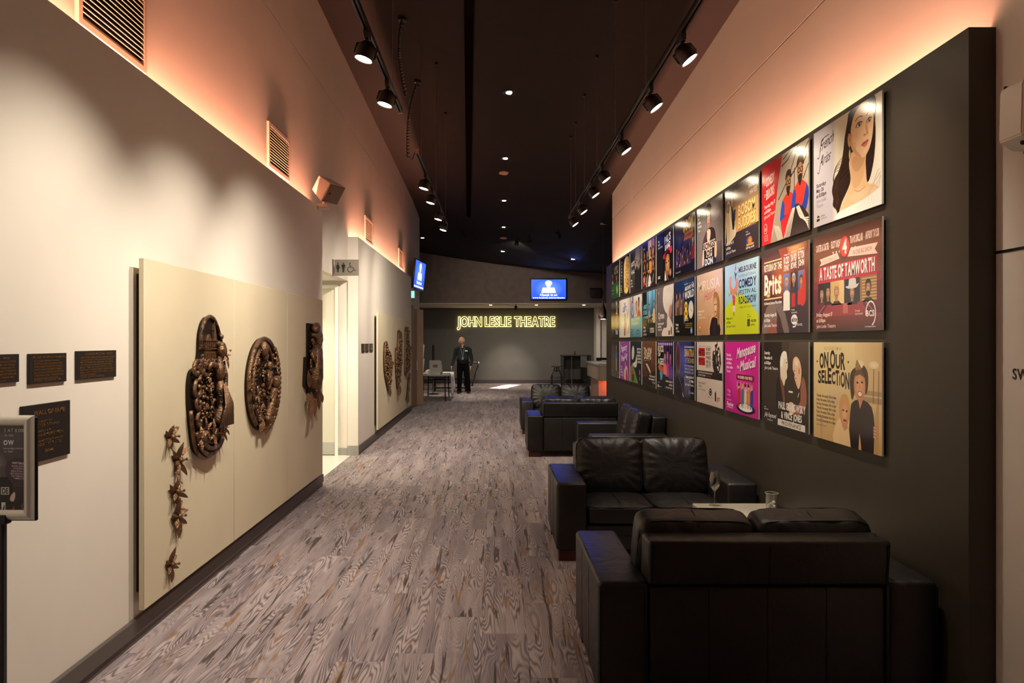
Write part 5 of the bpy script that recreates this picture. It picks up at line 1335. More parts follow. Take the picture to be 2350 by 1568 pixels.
lamp('under_lamp', 'AREA', (3.55, 17.78, 0.655), 9, (1.0, 0.20, 0.09), t, aim=(3.55, 18.2, 0.0), sx=1.6, sy=0.03)
pc = on_ceiling(1384, 512); pc = Vector((pc.x, pc.y, zc(pc.x, pc.y)))
pz = EYE + (783 - 733) * pc.y / F_PX
t = empty('pendant_lamp', pc); tag(t, 'steel drop-shaped pendant lamp beside the end of the poster wall', 'lamp')
L0 = pz - pc.z
bm = BM(); tube(bm, [(0, 0, 0), (0, 0, L0 + 0.36)], 0.006, 6); obj('cord', bm, mat('pendant_cord', (74, 64, 58), 0.5), t)
bm = BM(); lathe(bm, [(0, 0.0), (0.06, 0), (0.06, -0.03), (0, -0.04)], 16); obj('ceiling_rose', bm, M_CHROME, t)
bm = BM(); lathe(bm, [(0.008, L0 + 0.38), (0.02, L0 + 0.32), (0.055, L0 + 0.22), (0.095, L0 + 0.10), (0.10, L0 + 0.04), (0.085, L0), (0.082, L0 + 0.002), (0.095, L0 + 0.04)], 22); obj('shade', bm, M_CHROME, t, True)
bm = BM(); lathe(bm, [(0, L0 + 0.004), (0.08, L0 + 0.004), (0.08, L0 + 0.012), (0, L0 + 0.012)], 18); obj('diffuser', bm, mat('pendant_lit', (255, 225, 180), 0.4, emit=(255, 220, 170), estr=5), t)
lamp('bulb', 'POINT', pc + Vector((0, 0, L0 - 0.05)), 8, C_WARM, t, size=0.05)
t = empty('wall_speaker'); frame(t, ((1355 - U0) * 24.7 / F_PX, 24.80, EYE + (783 - 682) * 24.7 / F_PX), 'F'); tag(t, 'dark box loudspeaker on the bulkhead right of the screen', 'speaker')
bm = BM(); box(bm, 0.0, 0.36, 0.0, 0.26, 0.02, 0.22, 0.01, 2); obj('cabinet', bm, mat('speaker_brown', (62, 54, 48), 0.7), t, True, 40)
boxo('bracket', -0.02, 0.38, 0.26, 0.30, 0.0, 0.20, M_BLKPL, t); bm = BM(); lathe(bm, [(0, 0), (0.02, 0), (0.02, 0.01), (0, 0.012)], 12, Matrix.Translation((0.16, 0.13, 0.219))); obj('badge', bm, M_BLKPL, t)

# ------------------------------------------------------------------ right edge: white wall speaker and the cut-off word
t = empty('wall_speaker', (XRU, 2.785, 2.40)); tag(t, 'white wedge-shaped wall fitting on the cream wall at the right edge', 'speaker')
bm = BM(); pr = [(0.0, 0.0), (-0.055, 0.0), (-0.105, 0.035), (-0.10, 0.235), (-0.085, 0.25), (0.0, 0.25)]
M = Matrix(((1, 0, 0, 0), (0, 0, 1, 0), (0, 1, 0, 0), (0, 0, 0, 1)))
prism(bm, pr, -0.063, 0.063); bmesh.ops.transform(bm, matrix=M, verts=bm.verts); bmesh.ops.bevel(bm, geom=list(bm.edges), offset=0.005, segments=2, affect='EDGES'); bmesh.ops.recalc_face_normals(bm, faces=bm.faces); obj('housing', bm, M_WHITE, t, True, 40)
bm = BM(); box(bm, -0.004, 0.001, -0.075, 0.067, -0.008, 0.257); obj('back_plate', bm, mat('fitting_grey', (120, 112, 104), 0.6), t)
bm = BM(); sph(bm, -0.075, -0.03, 0.012, 0.010); sph(bm, -0.088, 0.045, 0.246, 0.008); obj('fixing', bm, M_BLKPL, t)
t = empty('wall_lettering'); frame(t, (XRU - 0.001, 2.912, 1.497), 'R'); tag(t, 'thin dark letters SW on the cream wall, cut off by the right edge', 'lettering')
text_mesh('letters', 'SW', 0.085, 0.042, 0.002, mat('letter_grey', (70, 62, 56), 0.5), t)

# ------------------------------------------------------------------ the usher by the table
def skin_mesh(verts, edges, radii, root=0, sub=2):
    me = bpy.data.meshes.new('figure'); me.from_pydata(verts, edges, [])
    o = bpy.data.objects.new('figure', me); COL.objects.link(o)
    sk = o.modifiers.new('skin', 'SKIN'); sk.use_smooth_shade = True
    for i, r in enumerate(radii):
        d = me.skin_vertices[0].data[i]; d.radius = (r, r) if not isinstance(r, tuple) else r; d.use_root = (i == root)
    ss = o.modifiers.new('sub', 'SUBSURF'); ss.levels = sub; ss.render_levels = sub
    dg = bpy.context.evaluated_depsgraph_get()
    out = bpy.data.meshes.new_from_object(o.evaluated_get(dg))
    bpy.data.objects.remove(o); bpy.data.meshes.remove(me)
    return out
MX, MY = -1.00, 22.7
bm = BM()
def limb(pts, rad, sub=1):
    """overlapping rounds along a bone chain; the later voxel union makes one skin of them"""
    for (p, r), (q, r2) in zip(zip(pts, rad), zip(pts[1:], rad[1:])):
        p, q = Vector(p), Vector(q); r = r if isinstance(r, tuple) else (r, r); r2 = r2 if isinstance(r2, tuple) else (r2, r2)
        n = max(2, int((q - p).length / 0.022))
        for i in range(n + 1):
            t = i / n; c = p.lerp(q, t); a, b = r[0] + (r2[0] - r[0]) * t, r[1] + (r2[1] - r[1]) * t
            sph(bm, c.x, c.y, c.z, a, b, min(a, b) * 0.9, 0, sub)
# local frame: x to the right of the picture, y away from us, z up
limb([(0, 0, 0.86), (0.0, 0.0, 0.94), (-0.005, -0.03, 1.08), (0.0, -0.015, 1.26), (0.0, 0.005, 1.39), (0.0, 0.01, 1.455)], [(0.172, 0.118), (0.188, 0.130), (0.203, 0.160), (0.185, 0.125), (0.175, 0.098), (0.110, 0.070)])
limb([(0.0, 0.01, 1.44), (-0.012, 0.0, 1.50), (-0.024, -0.008, 1.58)], [0.070, 0.060, 0.056])
limb([(-0.15, 0.0, 1.42), (-0.208, 0.0, 1.385), (-0.262, -0.01, 1.17), (-0.290, -0.02, 1.06), (-0.340, -0.095, 0.90), (-0.352, -0.115, 0.86)], [0.070, 0.072, 0.058, 0.053, 0.043, 0.031])
limb([(0.15, 0.0, 1.42), (0.208, 0.0, 1.385), (0.258, 0.0, 1.17), (0.278, 0.0, 1.06), (0.252, -0.085, 0.90), (0.247, -0.105, 0.86)], [0.070, 0.072, 0.058, 0.053, 0.043, 0.031])
limb([(-0.085, 0.0, 0.90), (-0.095, -0.005, 0.70), (-0.105, -0.01, 0.48), (-0.11, 0.005, 0.28), (-0.115, 0.01, 0.07)], [0.108, 0.100, 0.082, 0.078, 0.074])
limb([(0.085, 0.0, 0.90), (0.115, -0.005, 0.70), (0.145, -0.01, 0.48), (0.165, 0.005, 0.28), (0.178, 0.01, 0.07)], [0.108, 0.100, 0.082, 0.078, 0.074])
body_bm = bm; parts = []
# hands: a palm with five fingers curled towards the thigh
def hand(wx, wy, wz, s):
    V2, E2, R2 = [], [], []
    def j(p, r, par=None):
        V2.append(p); R2.append(r)
        if par is not None: E2.append((par, len(V2) - 1))
        return len(V2) - 1
    a = j((wx, wy, wz + 0.03), 0.027); b = j((wx, wy - 0.005, wz - 0.03), (0.020, 0.036), a); c = j((wx, wy - 0.01, wz - 0.075), (0.018, 0.038), b)
    out = [skin_mesh(V2, E2, R2, 0, 1)]
    for k, ln in enumerate((0.072, 0.082, 0.077, 0.060)):
        y0 = wy - 0.045 + 0.024 * k
        p = [(wx, y0 + 0.004, wz - 0.06), (wx - s * 0.004, y0, wz - 0.095), (wx - s * 0.014, y0 + 0.003, wz - 0.095 - ln * 0.45), (wx - s * 0.032, y0 + 0.008, wz - 0.095 - ln * 0.75)]
        out.append(skin_mesh(p, [(0, 1), (1, 2), (2, 3)], [0.0105, 0.0105, 0.0095, 0.0085], 0, 1))
    p = [(wx, wy - 0.02, wz - 0.005), (wx - s * 0.004, wy - 0.052, wz - 0.035), (wx - s * 0.010, wy - 0.062, wz - 0.072), (wx - s * 0.016, wy - 0.060, wz - 0.096)]
    out.append(skin_mesh(p, [(0, 1), (1, 2), (2, 3)], [0.015, 0.0125, 0.011, 0.009], 0, 1))
    return out
parts += hand(-0.357, -0.125, 0.845, -1); parts += hand(0.246, -0.115, 0.845, 1)
def shoe(x, s):
    p = [(x, 0.045, 0.055), (x, -0.02, 0.05), (x + s * 0.015, -0.12, 0.040), (x + s * 0.02, -0.185, 0.032)]
    return skin_mesh(p, [(0, 1), (1, 2), (2, 3)], [0.050, 0.050, (0.048, 0.036), (0.038, 0.026)], 0, 2)
# head, turned to the left of the picture and tipped down
HM = Matrix.Translation((-0.030, -0.020, 1.652)) @ Matrix.Scale(1.10, 4) @ Matrix.Rotation(math.radians(-58), 4, 'Z') @ Matrix.Rotation(math.radians(12), 4, 'X')
bm = BM(); bmesh.ops.create_uvsphere(bm, u_segments=36, v_segments=28, radius=1.0)
for v in bm.verts:
    x, y, z = v.co   # face towards -y
    fx, fy, fz = 0.076 * x, 0.096 * y, 0.122 * z
    if z < -0.1: fx *= 1 - 0.30 * (-z - 0.1) ** 1.3; fy *= 1 - 0.10 * (-z - 0.1)
    if y < -0.2 and z < 0.25: fy -= 0.006 * (1 - abs(x))
    def bumpf(cx, cz, sx, sz, h):
        return h * math.exp(-((x - cx) / sx) ** 2 - ((z - cz) / sz) ** 2) if y < 0.1 else 0
    d = bumpf(0, -0.12, 0.14, 0.16, 0.020) + bumpf(0, 0.06, 0.10, 0.14, 0.012) + bumpf(0, -0.82, 0.28, 0.16, 0.012) + bumpf(0.34, 0.17, 0.26, 0.09, 0.007) + bumpf(-0.34, 0.17, 0.26, 0.09, 0.007)
    d -= bumpf(0.36, 0.0, 0.17, 0.10, 0.012) + bumpf(-0.36, 0.0, 0.17, 0.10, 0.012); d += bumpf(0, -0.40, 0.24, 0.06, 0.007) + bumpf(0, -0.55, 0.22, 0.06, 0.006) - bumpf(0, -0.475, 0.26, 0.03, 0.006)
    fy -= d
    v.co = Vector((fx, fy, fz))
for s in (-1, 1): sph(bm, s * 0.078, 0.012, -0.005, 0.012, 0.022, 0.034)
for v in bm.verts: v.co = HM @ v.co
me = bpy.data.meshes.new('head'); bm.to_mesh(me); bm.free(); parts.append(me)
bm = body_bm
for me in parts: bm.from_mesh(me)
me = bpy.data.meshes.new('body'); bm.to_mesh(me); bm.free()
tmp = bpy.data.objects.new('body_build', me); COL.objects.link(tmp)
rm = tmp.modifiers.new('union', 'REMESH'); rm.mode = 'VOXEL'; rm.voxel_size = 0.0060; rm.use_smooth_shade = True
smo = tmp.modifiers.new('smooth', 'SMOOTH'); smo.factor = 0.5; smo.iterations = 5
body = bpy.data.meshes.new_from_object(tmp.evaluated_get(bpy.context.evaluated_depsgraph_get()))
bpy.data.objects.remove(tmp)
M_SKIN = mat('skin', (214, 160, 136), 0.5, var=0.05, vscale=20); M_SHIRT = mat('shirt_dark_green', (40, 46, 44), 0.85, spec=0.15, bump=0.5, bscale=14); M_TROU = mat('trousers_black', (15, 15, 17), 0.9, spec=0.1, bump=0.4, bscale=12); M_HAIR = mat('hair_grey', (176, 166, 158), 0.8)
for m in (M_SKIN, M_SHIRT, M_TROU): body.materials.append(m)
for p in body.polygons:
    c = p.center; i = 1
    if c.z > 1.535 - 0.10 * max(0, -c.y): i = 0
    elif c.z > 1.44 and abs(c.x + 0.02) < 0.055 - (1.50 - c.z) * 0.5 and c.y < -0.01: i = 0
    elif c.z < 0.865 and abs(c.x) > 0.205 and c.z > 0.66 and c.y < -0.04: i = 0
    elif c.z < 0.955 and not (abs(c.x) > 0.205 and c.z > 0.82): i = 2
    p.material_index = i
man = link_mesh('person', body, None, None, True); man.location = (MX, MY, 0)
tag(man, 'bald man in a dark green shirt and black trousers looking down at the table', 'person')
for s, x in ((-1, -0.115), (1, 0.178)):
    o = link_mesh('shoe', shoe(x, s), mat('shoe_black', (14, 13, 13), 0.3), man, True)
bm = BM()   # short grey hair round the back and sides
bmesh.ops.create_uvsphere(bm, u_segments=32, v_segments=20, radius=1.0)
bmesh.ops.delete(bm, geom=[v for v in bm.verts if not (v.co.y > -0.18 + max(0, v.co.z) * 0.55 and -0.42 < v.co.z < 0.72)], context='VERTS')
for v in bm.verts: v.co = HM @ Vector((0.0795 * v.co.x, 0.0995 * v.co.y, 0.1235 * v.co.z + 0.001))
obj('hair', bm, M_HAIR, man, True)
bm = BM()
for s in (-1, 1): sph(bm, *(HM @ Vector((s * 0.029, -0.083, 0.002))), 0.011)
obj('eyes', bm, mat('eye_dark', (40, 30, 28), 0.3), man, True)
bm = BM(); tube(bm, [(-0.075, -0.03, 1.475), (-0.06, -0.105, 1.42), (-0.03, -0.148, 1.28), (0.0, -0.176, 1.155)], 0.007, 5); tube(bm, [(0.05, -0.03, 1.48), (0.04, -0.105, 1.42), (0.02, -0.148, 1.28), (0.0, -0.176, 1.155)], 0.007, 5); box(bm, -0.03, 0.03, -0.19, -0.178, 1.06, 1.15, 0.003, 1)
obj('lanyard', bm, mat('lanyard_mauve', (140, 124, 150), 0.7), man)
bm = BM(); box(bm, 0.07, 0.155, -0.142, -0.134, 1.325, 1.362, 0.002, 1); obj('name_badge', bm, mat('badge_white', (250, 244, 225), 0.4), man)
bm = BM(); tube(bm, [(0.166 * math.cos(2 * PI * k / 28), -0.004 + 0.125 * math.sin(2 * PI * k / 28), 0.955) for k in range(29)], 0.013, 6); obj('belt', bm, M_BLACK, man)
bm = BM()
for s in (-1, 1): prism(bm, [(0.015 * s - 0.012, 1.42), (0.07 * s - 0.012, 1.49), (0.03 * s - 0.012, 1.515)], 0, 0.008)
bmesh.ops.transform(bm, matrix=Matrix.Translation((0, -0.085, 0)) @ FR['F'].to_4x4(), verts=bm.verts); obj('collar', bm, M_SHIRT, man)

# ------------------------------------------------------------------ foyer lamps: warm spots added as unseen fill, blue lamps after the blue glow
def unseen_spot(x, y, label, power, col, aim, cone, blend, size=0.05, name='unseen_spotlight'):
    z = min(zc(x, y), 4.6 if y < 24.8 else 2.94) - 0.02
    z = (zc(x, y) if y < 24.8 else 2.94) - 0.02
    t = empty(name, (x, y, z)); tag(t, label, 'spotlight', 'foyer ceiling spotlights')
    d = (Vector(aim) - Vector((x, y, z - 0.1))).normalized(); M = Matrix.Translation((0, 0, -0.10)) @ d.to_track_quat('-Z', 'Y').to_matrix().to_4x4()
    bm = BM(); lathe(bm, [(0, 0.06), (0.05, 0.05), (0.06, -0.06), (0.055, -0.06), (0.045, 0.0), (0, 0.0)], 16, M); obj('lamp_body', bm, M_BLACK, t, True, 40)
    bm = BM(); tube(bm, [(0, 0, 0.02), (0, 0, -0.06)], 0.015, 8); obj('stem', bm, M_BLACK, t)
    lamp('bulb', 'SPOT', Vector((x, y, z)) + M @ Vector((0, 0, -0.08)), power, col, t, size=size, spot=cone, blend=blend, aim=aim)
unseen_spot(0.75, 25.3, 'added fill spotlight aimed at the foot of the theatre wall', 380, C_WARM, (0.52, 28.0, 0.25), 44, 1.0)  # added to put the soft glow on the wall's foot
unseen_spot(-0.9, 20.4, 'added fill spotlight over the table and the man', 420, C_WARM, (-1.3, 21.6, 0), 60, 0.8)  # added to brighten the man and the table
unseen_spot(0.6, 19.5, 'added fill spotlight washing the bulkhead with the screen', 260, C_WARM, (0.6, 24.8, 2.8), 74, 1.0)  # added fill so the bulkhead is not too dark
unseen_spot(1.5, 17.0, 'added fill spotlight aimed at the end of the bar counter', 200, C_WARM, (2.7, 19.2, 0.8), 44, 1.0)  # added to light the counter's left face
unseen_spot(2.9, 16.5, 'blue foyer lamp past the end of the poster wall', 14, (0.05, 0.12, 1.0), (2.6, 20.0, 3.0), 75, 1.0)
unseen_spot(3.6, 15.2, 'blue foyer lamp turned on the end of the poster wall', 60, (0.06, 0.14, 1.0), (1.98, 12.7, 2.6), 60, 1.0)
unseen_spot(0.9, 18.6, 'blue foyer lamp shining back along the sofas', 120, (0.05, 0.11, 1.0), (0.7, 9.0, 0.6), 38, 1.0)
# doorway beam lying on the carpet, thrown by an added narrow-spread lamp overhead
t = empty('added_patch_lamp', (0.40, 26.1, 2.938)); t.rotation_euler = (0, 0, -math.atan2(0.78, 2.8)); tag(t, 'added long lamp under the bulkhead, standing in for the doorway beam on the carpet', 'spotlight')
boxo('housing', -0.27, 0.27, -1.15, 1.15, -0.012, 0.0, M_WALL, t, 0.002, 1)
lamp('strip_lamp', 'AREA', (0, 0, -0.02), 60.0, C_WARM, None, sx=0.48, sy=2.2, spread=5).parent = t
# ------------------------------------------------------------------ show posters, four to three boards in three rows
PWID, PHEI, PITCH, PY0 = 0.78, 0.578, 0.852, 3.642
PZ = (2.345, 1.705, 1.065)
XPF = XR - 0.022
WHT, BLK, GREY = (238, 232, 224), (20, 17, 17), (120, 112, 108)
def date(A, rows, x, y, h=2.2, col=WHT, right=False, wc=1.15):
    for i, s in enumerate(rows):
        w = wc * len(s); A.text(s, x - w if right else x, y - i * h * 1.62, w, h, col, 1 if i < len(rows) - 1 else 0)
def bg(A, c, top=None): A.rect(0, 0, 78, 57.8, c, top)

def p_soprano(A):
    A.rect(0, 0, 78, 57.8, (182, 174, 177), (192, 184, 186)); A.rect(27, 0, 78, 57.8, (222, 208, 178), right=(240, 232, 212)); A.rect(24, 0, 30, 57.8, (184, 176, 178), right=(224, 210, 182))
    hair, sk, dk = (40, 27, 23), (236, 194, 148), (208, 154, 108)
    A.poly([(46, 57.8), (42, 52), (39, 44), (37, 36), (33, 28), (27, 24), (24, 18), (25.5, 13), (25, 9), (29, 6), (31.5, 3), (36, 9), (43, 15), (50, 22), (60, 18), (64, 14), (68, 19), (70, 28), (71, 40), (71.5, 50), (69, 57.8)], hair, 3)
    for k in range(22): A.line(smooth_pts([(42 + k * .35, 50 - k * 1.2), (37 - k * .35, 34 - k * .7), (27 + (k % 6) * 1.5, 20 - k * .5), (29 + k * .35, 6 + k * .35)], 5, False), 0.28, ((72, 50, 39), (24, 16, 15), (56, 38, 30))[k % 3])
    for k in range(5): A.line(smooth_pts([(36 - k, 34 - k * 1.5), (29 - k * .6, 31 - k), (25 + k * .4, 24 - k)], 5, False), .25, (60, 42, 34))
    A.poly([(45, 31), (61, 31), (62.5, 20), (64, 14), (71, 11.5), (75, 9), (75, 5), (60, 3.5), (40, 3), (33, 4), (37, 9), (43, 14.5), (46, 20)], (232, 190, 143), 4)
    A.poly([(46.5, 34), (61, 30), (61.5, 22), (56, 15), (50, 14), (47, 19)], (222, 176, 128), 3); A.poly([(48, 31), (60, 29.5), (60.5, 26), (54, 22), (48.5, 25)], (206, 156, 110), 3); A.ell(56, 9, 13, 4.4, (242, 206, 164), (233, 191, 145)); A.ell(70, 8, 4, 2.4, (244, 212, 170), (234, 192, 146)); A.line(smooth_pts([(50, 13), (55, 11.2), (62, 12.5)], 4, False), .5, (206, 154, 110))
    A.poly([(45.6, 48), (45.8, 40), (48, 35), (53, 30.5), (58.5, 28.4), (63, 29), (66.5, 32.5), (69, 38), (70, 45), (69.8, 51), (67, 56), (62, 57.6), (55, 57), (49, 53)], sk, 4)
    A.poly([(45.6, 46), (45.9, 40), (48, 35), (53, 30.6), (58, 28.5), (56, 31), (51.5, 35), (49.4, 41)], dk, 3); A.poly([(46.6, 44), (47.4, 39.6), (51, 35.5), (52.4, 37), (50.4, 42)], (224, 176, 130), 3)
    A.ell(57.5, 53, 6, 3.4, (244, 208, 166), sk); A.ell(52.2, 41.5, 3.4, 3.2, (236, 180, 142), sk); A.ell(66.6, 41, 2, 3, (244, 208, 168), sk); A.ell(61, 31.2, 2.6, 1.4, (243, 206, 164), sk); A.ell(62.2, 44, 1.1, 4.6, (246, 214, 174), sk)
    A.poly([(47, 57.8), (43.4, 52), (42, 44), (43.4, 40), (45.8, 43), (46.4, 48), (50, 54), (56, 57.8)], hair, 3); A.poly([(56, 57.8), (64, 56.6), (68.6, 52), (70.4, 45), (72, 50), (70.6, 57.8)], hair, 3); A.poly([(66.5, 32), (69.5, 38), (70.6, 46), (72, 40), (71, 28), (68, 19), (64, 15), (62.6, 20), (62.4, 28)], hair, 3)
    A.ell(44.6, 41.6, 2.0, 4.0, (222, 168, 126), (184, 128, 94), .12); A.ell(44.9, 41.6, 1.0, 2.4, (176, 116, 84), (206, 152, 112)); A.ell(45.0, 33.6, 1.0, 2.9, (236, 210, 150), (188, 152, 86)); A.line([(45, 38), (45, 36)], .35, (206, 176, 120))
    for ex, ey, w in ((55.2, 46.9, 3.2), (65.6, 46.3, 2.5)):
        A.ell(ex, ey + .5, w * 1.25, 2.1, (196, 140, 100), (232, 188, 143)); A.poly([(ex - w, ey - .3), (ex - w * .2, ey + 1.25), (ex + w * .95, ey + .5), (ex + w * .2, ey - .9)], (218, 202, 188), 3); A.ell(ex + w * .12, ey + .25, 1.15, 1.15, (54, 40, 34), (84, 62, 50)); A.ell(ex + w * .22, ey + .6, .28, .28, (236, 228, 220)); A.line(smooth_pts([(ex - w * 1.12, ey - .5), (ex - w * .2, ey + 1.35), (ex + w * 1.05, ey + .6)], 4, False), .62, (36, 25, 22)); A.line(smooth_pts([(ex - w, ey - .6), (ex + w * .2, ey - 1.1), (ex + w, ey + .2)], 4, False), .22, (120, 82, 62))
        A.line(smooth_pts([(ex - w * 1.25, ey + 3.1), (ex - w * .1, ey + 4.5), (ex + w * 1.15, ey + 3.5)], 5, False), .62, (104, 72, 52))
    A.poly([(62.8, 46), (64.6, 41), (64.4, 39.6), (61.6, 39.2), (62.6, 40.2), (61.6, 44)], (214, 160, 116), 3); A.ell(61.4, 39.9, .9, .5, (130, 84, 62), (196, 142, 100)); A.ell(64, 40, .5, .4, (140, 90, 66), (200, 146, 104)); A.line(smooth_pts([(59.9, 41), (60, 39.6), (61.2, 39.2)], 3, False), .25, (182, 126, 90))
    A.poly([(57.4, 35.3), (60.4, 36.5), (61.8, 36.2), (63, 36.7), (65.4, 36.2), (63.6, 35.7), (61.4, 35.5)], (176, 92, 82), 3); A.poly([(57.8, 35.2), (61.4, 35.4), (65, 36), (63.2, 34), (60.8, 33.5)], (202, 116, 100), 3); A.line(smooth_pts([(57.2, 35.2), (61.4, 35.4), (65.5, 36.2)], 4, False), .2, (120, 56, 50)); A.ell(61.2, 34.4, 1.2, .4, (226, 152, 134), (204, 118, 102))
    A.poly([(32.5, 4), (40, 4.6), (52, 5.6), (64, 6.6), (73, 8.6), (77, 8), (78, 0), (30, 0)], (245, 239, 226), 3); A.line(smooth_pts([(33, 4.2), (45, 5), (60, 6.2), (73, 8.5)], 5, False), .4, (222, 206, 182))
    for k in range(4): A.line(smooth_pts([(56 + 4 * k, 3), (64 + 2 * k, 9 + k), (74, 9 + 3 * k), (77, 15 + k)], 5, False), .22, (214, 200, 178))
    for w, s, x, y, h in ((17, 'French', 8, 44.4, 6.6), (13, 'Arias', 8, 35.2, 6.6)): A.text(s, x, y, w, h, (38, 33, 34), 0, shear=0.42, rise=0.12)
    A.line(smooth_pts([(5, 42), (7, 41), (9.4, 46), (11, 51), (20, 52)], 5, False), .5, (38, 33, 34)); A.line(smooth_pts([(5, 33), (7, 32), (9.4, 37), (12, 42)], 5, False), .5, (38, 33, 34))
    for k, (s, w) in enumerate((('Saturday', 12.5), ('May 26', 9.5), ('at 8.00pm', 13))): A.text(s, 3.8, 23.6 - k * 3.1, w, 2.2, (40, 35, 36), 1)
    A.text('John Leslie', 3.8, 14.2, 13, 2.0, (126, 118, 121)); A.text('Theatre', 3.8, 11.2, 9, 2.0, (126, 118, 121))
    A.poly([(4, 3), (8, 3), (8.4, 5.5), (6, 6.8), (4.4, 5.5)], (40, 34, 34)); A.rect(4, 4.6, 8.4, 5.2, (220, 190, 120)); A.text('OPERA', 9.5, 5, 6, 1, (70, 64, 64)); A.text('AUSTRALIA', 9.5, 3.4, 8, 1, (70, 64, 64))

def p_errors(A):
    bg(A, (150, 134, 112), (186, 172, 148))
    for a in (((38, 54), (50, 57)), ((36, 50), (46, 52), (56, 57)), ((30, 28), (48, 40), (62, 57)), ((44, 36), (60, 44), (78, 56)), ((60, 30), (70, 44), (78, 50)), ((56, 20), (57, 44)), ((70, 34), (78, 42))): A.line(a, .9, (34, 28, 24))
    for cx, cy, r, s in ((47, 36, 5.6, 1), (65.5, 40, 6.2, 1)):
        A.poly([(cx - 10, cy - 10), (cx - 4, cy - 6.5), (cx + 4, cy - 6.5), (cx + 10, cy - 10), (cx + 10, cy - 26), (cx - 8, cy - 26)], (206, 58, 44)); A.poly([(cx - 10, cy - 10), (cx - 14, cy - 22), (cx - 9, cy - 26), (cx + 1, cy - 23), (cx - 1, cy - 20), (cx - 7, cy - 20), (cx - 6, cy - 14)], (36, 72, 168), 2); A.poly([(cx + 10, cy - 10), (cx + 13, cy - 18), (cx + 8, cy - 27), (cx, cy - 26), (cx + 5, cy - 20)], (30, 60, 150), 2)
        A.ell(cx - 6, cy - 24, 4, 3.2, (52, 96, 200), (22, 44, 120)); A.poly([(cx - 2, cy - 20), (cx + 6, cy - 13), (cx + 7, cy - 15), (cx - 1, cy - 23)], (196, 52, 40))
        A.ell(cx, cy, r * .72, r * 1.2, (206, 150, 104), (120, 76, 48)); A.poly([(cx - r * .9, cy + r * .5), (cx - r * .5, cy + r * 1.5), (cx + r * .6, cy + r * 1.55), (cx + r * .9, cy + r * .5), (cx, cy + r * .95)], (54, 34, 24), 3); A.ring(cx - r * .28, cy + r * .12, r * .26, r * .26, .7, (26, 22, 22)); A.ring(cx + r * .34, cy + r * .12, r * .26, r * .26, .7, (26, 22, 22)); A.ell(cx, cy - r * .5, r * .5, r * .22, (40, 26, 22)); A.poly([(cx - r * .6, cy - r * .6), (cx + r * .5, cy - r * .6), (cx, cy - r * 1.6)], (52, 32, 24), 2)
    A.poly([(38, 0), (60, 0), (58, 14), (44, 16), (34, 12)], (196, 40, 40)); A.poly([(30, 0), (78, 0), (78, 10), (60, 20), (48, 8), (40, 0)], (44, 38, 36), 2)
    for k in range(5):
        A.line(smooth_pts([(40 + k * 2.2, 0), (46 + k * 1.8, 9), (54 + k * .9, 18)], 4, False), .9, (222, 206, 186)); A.line(smooth_pts([(60 + k * .9, 18), (66 + k * 1.6, 10 - k * .4), (78, 8 - k * 1.6)], 4, False), .9, (222, 206, 186)); A.line(smooth_pts([(22 + k * 2, 12 - k * .5), (26 + k * 2, 6), (30 + k * 2, 0)], 4, False), .7, (222, 206, 186))
    A.poly([(0, 0), (16, 0), (24, 20), (30, 40), (37, 57.8), (0, 57.8)], (198, 38, 46)); A.poly([(0, 22), (14, 20), (22, 38), (14, 57.8), (0, 57.8)], (186, 32, 40)); A.poly([(16, 0), (24, 20), (21, 8)], (226, 180, 160))
    A.text('THE', 4.5, 43, 2.4, 3.2, (236, 190, 176), rise=0.1); A.text('COMEDY', 8, 41.5, 15.5, 6.2, (240, 206, 190), 1, rise=0.12); A.text('OF', 4.5, 34.5, 2.4, 2.4, (236, 190, 176), rise=0.1); A.text('ERRORS', 8, 32.5, 15, 6.2, (240, 206, 190), 1, rise=0.12)
    for i, (s, w) in enumerate((('Thursday May 17', 20), ('at 8.00pm', 12), ('John Leslie Theatre', 20))): A.text(s, 4.5, 26 - i * 3.6, w, 2.2, (240, 206, 190), 1 if i < 2 else 0, rise=0.08)
    A.ring(7, 11.5, 2.8, 3.6, .5, (236, 180, 172)); A.text('B&S', 5.2, 10, 3.6, 2.4, (236, 190, 180)); 
    for i in range(3): A.text(('Proudly', 'sponsored by', 'local friends')[i], 4.5, 6 - i * 1.6, 7, 1.0, (236, 190, 176))

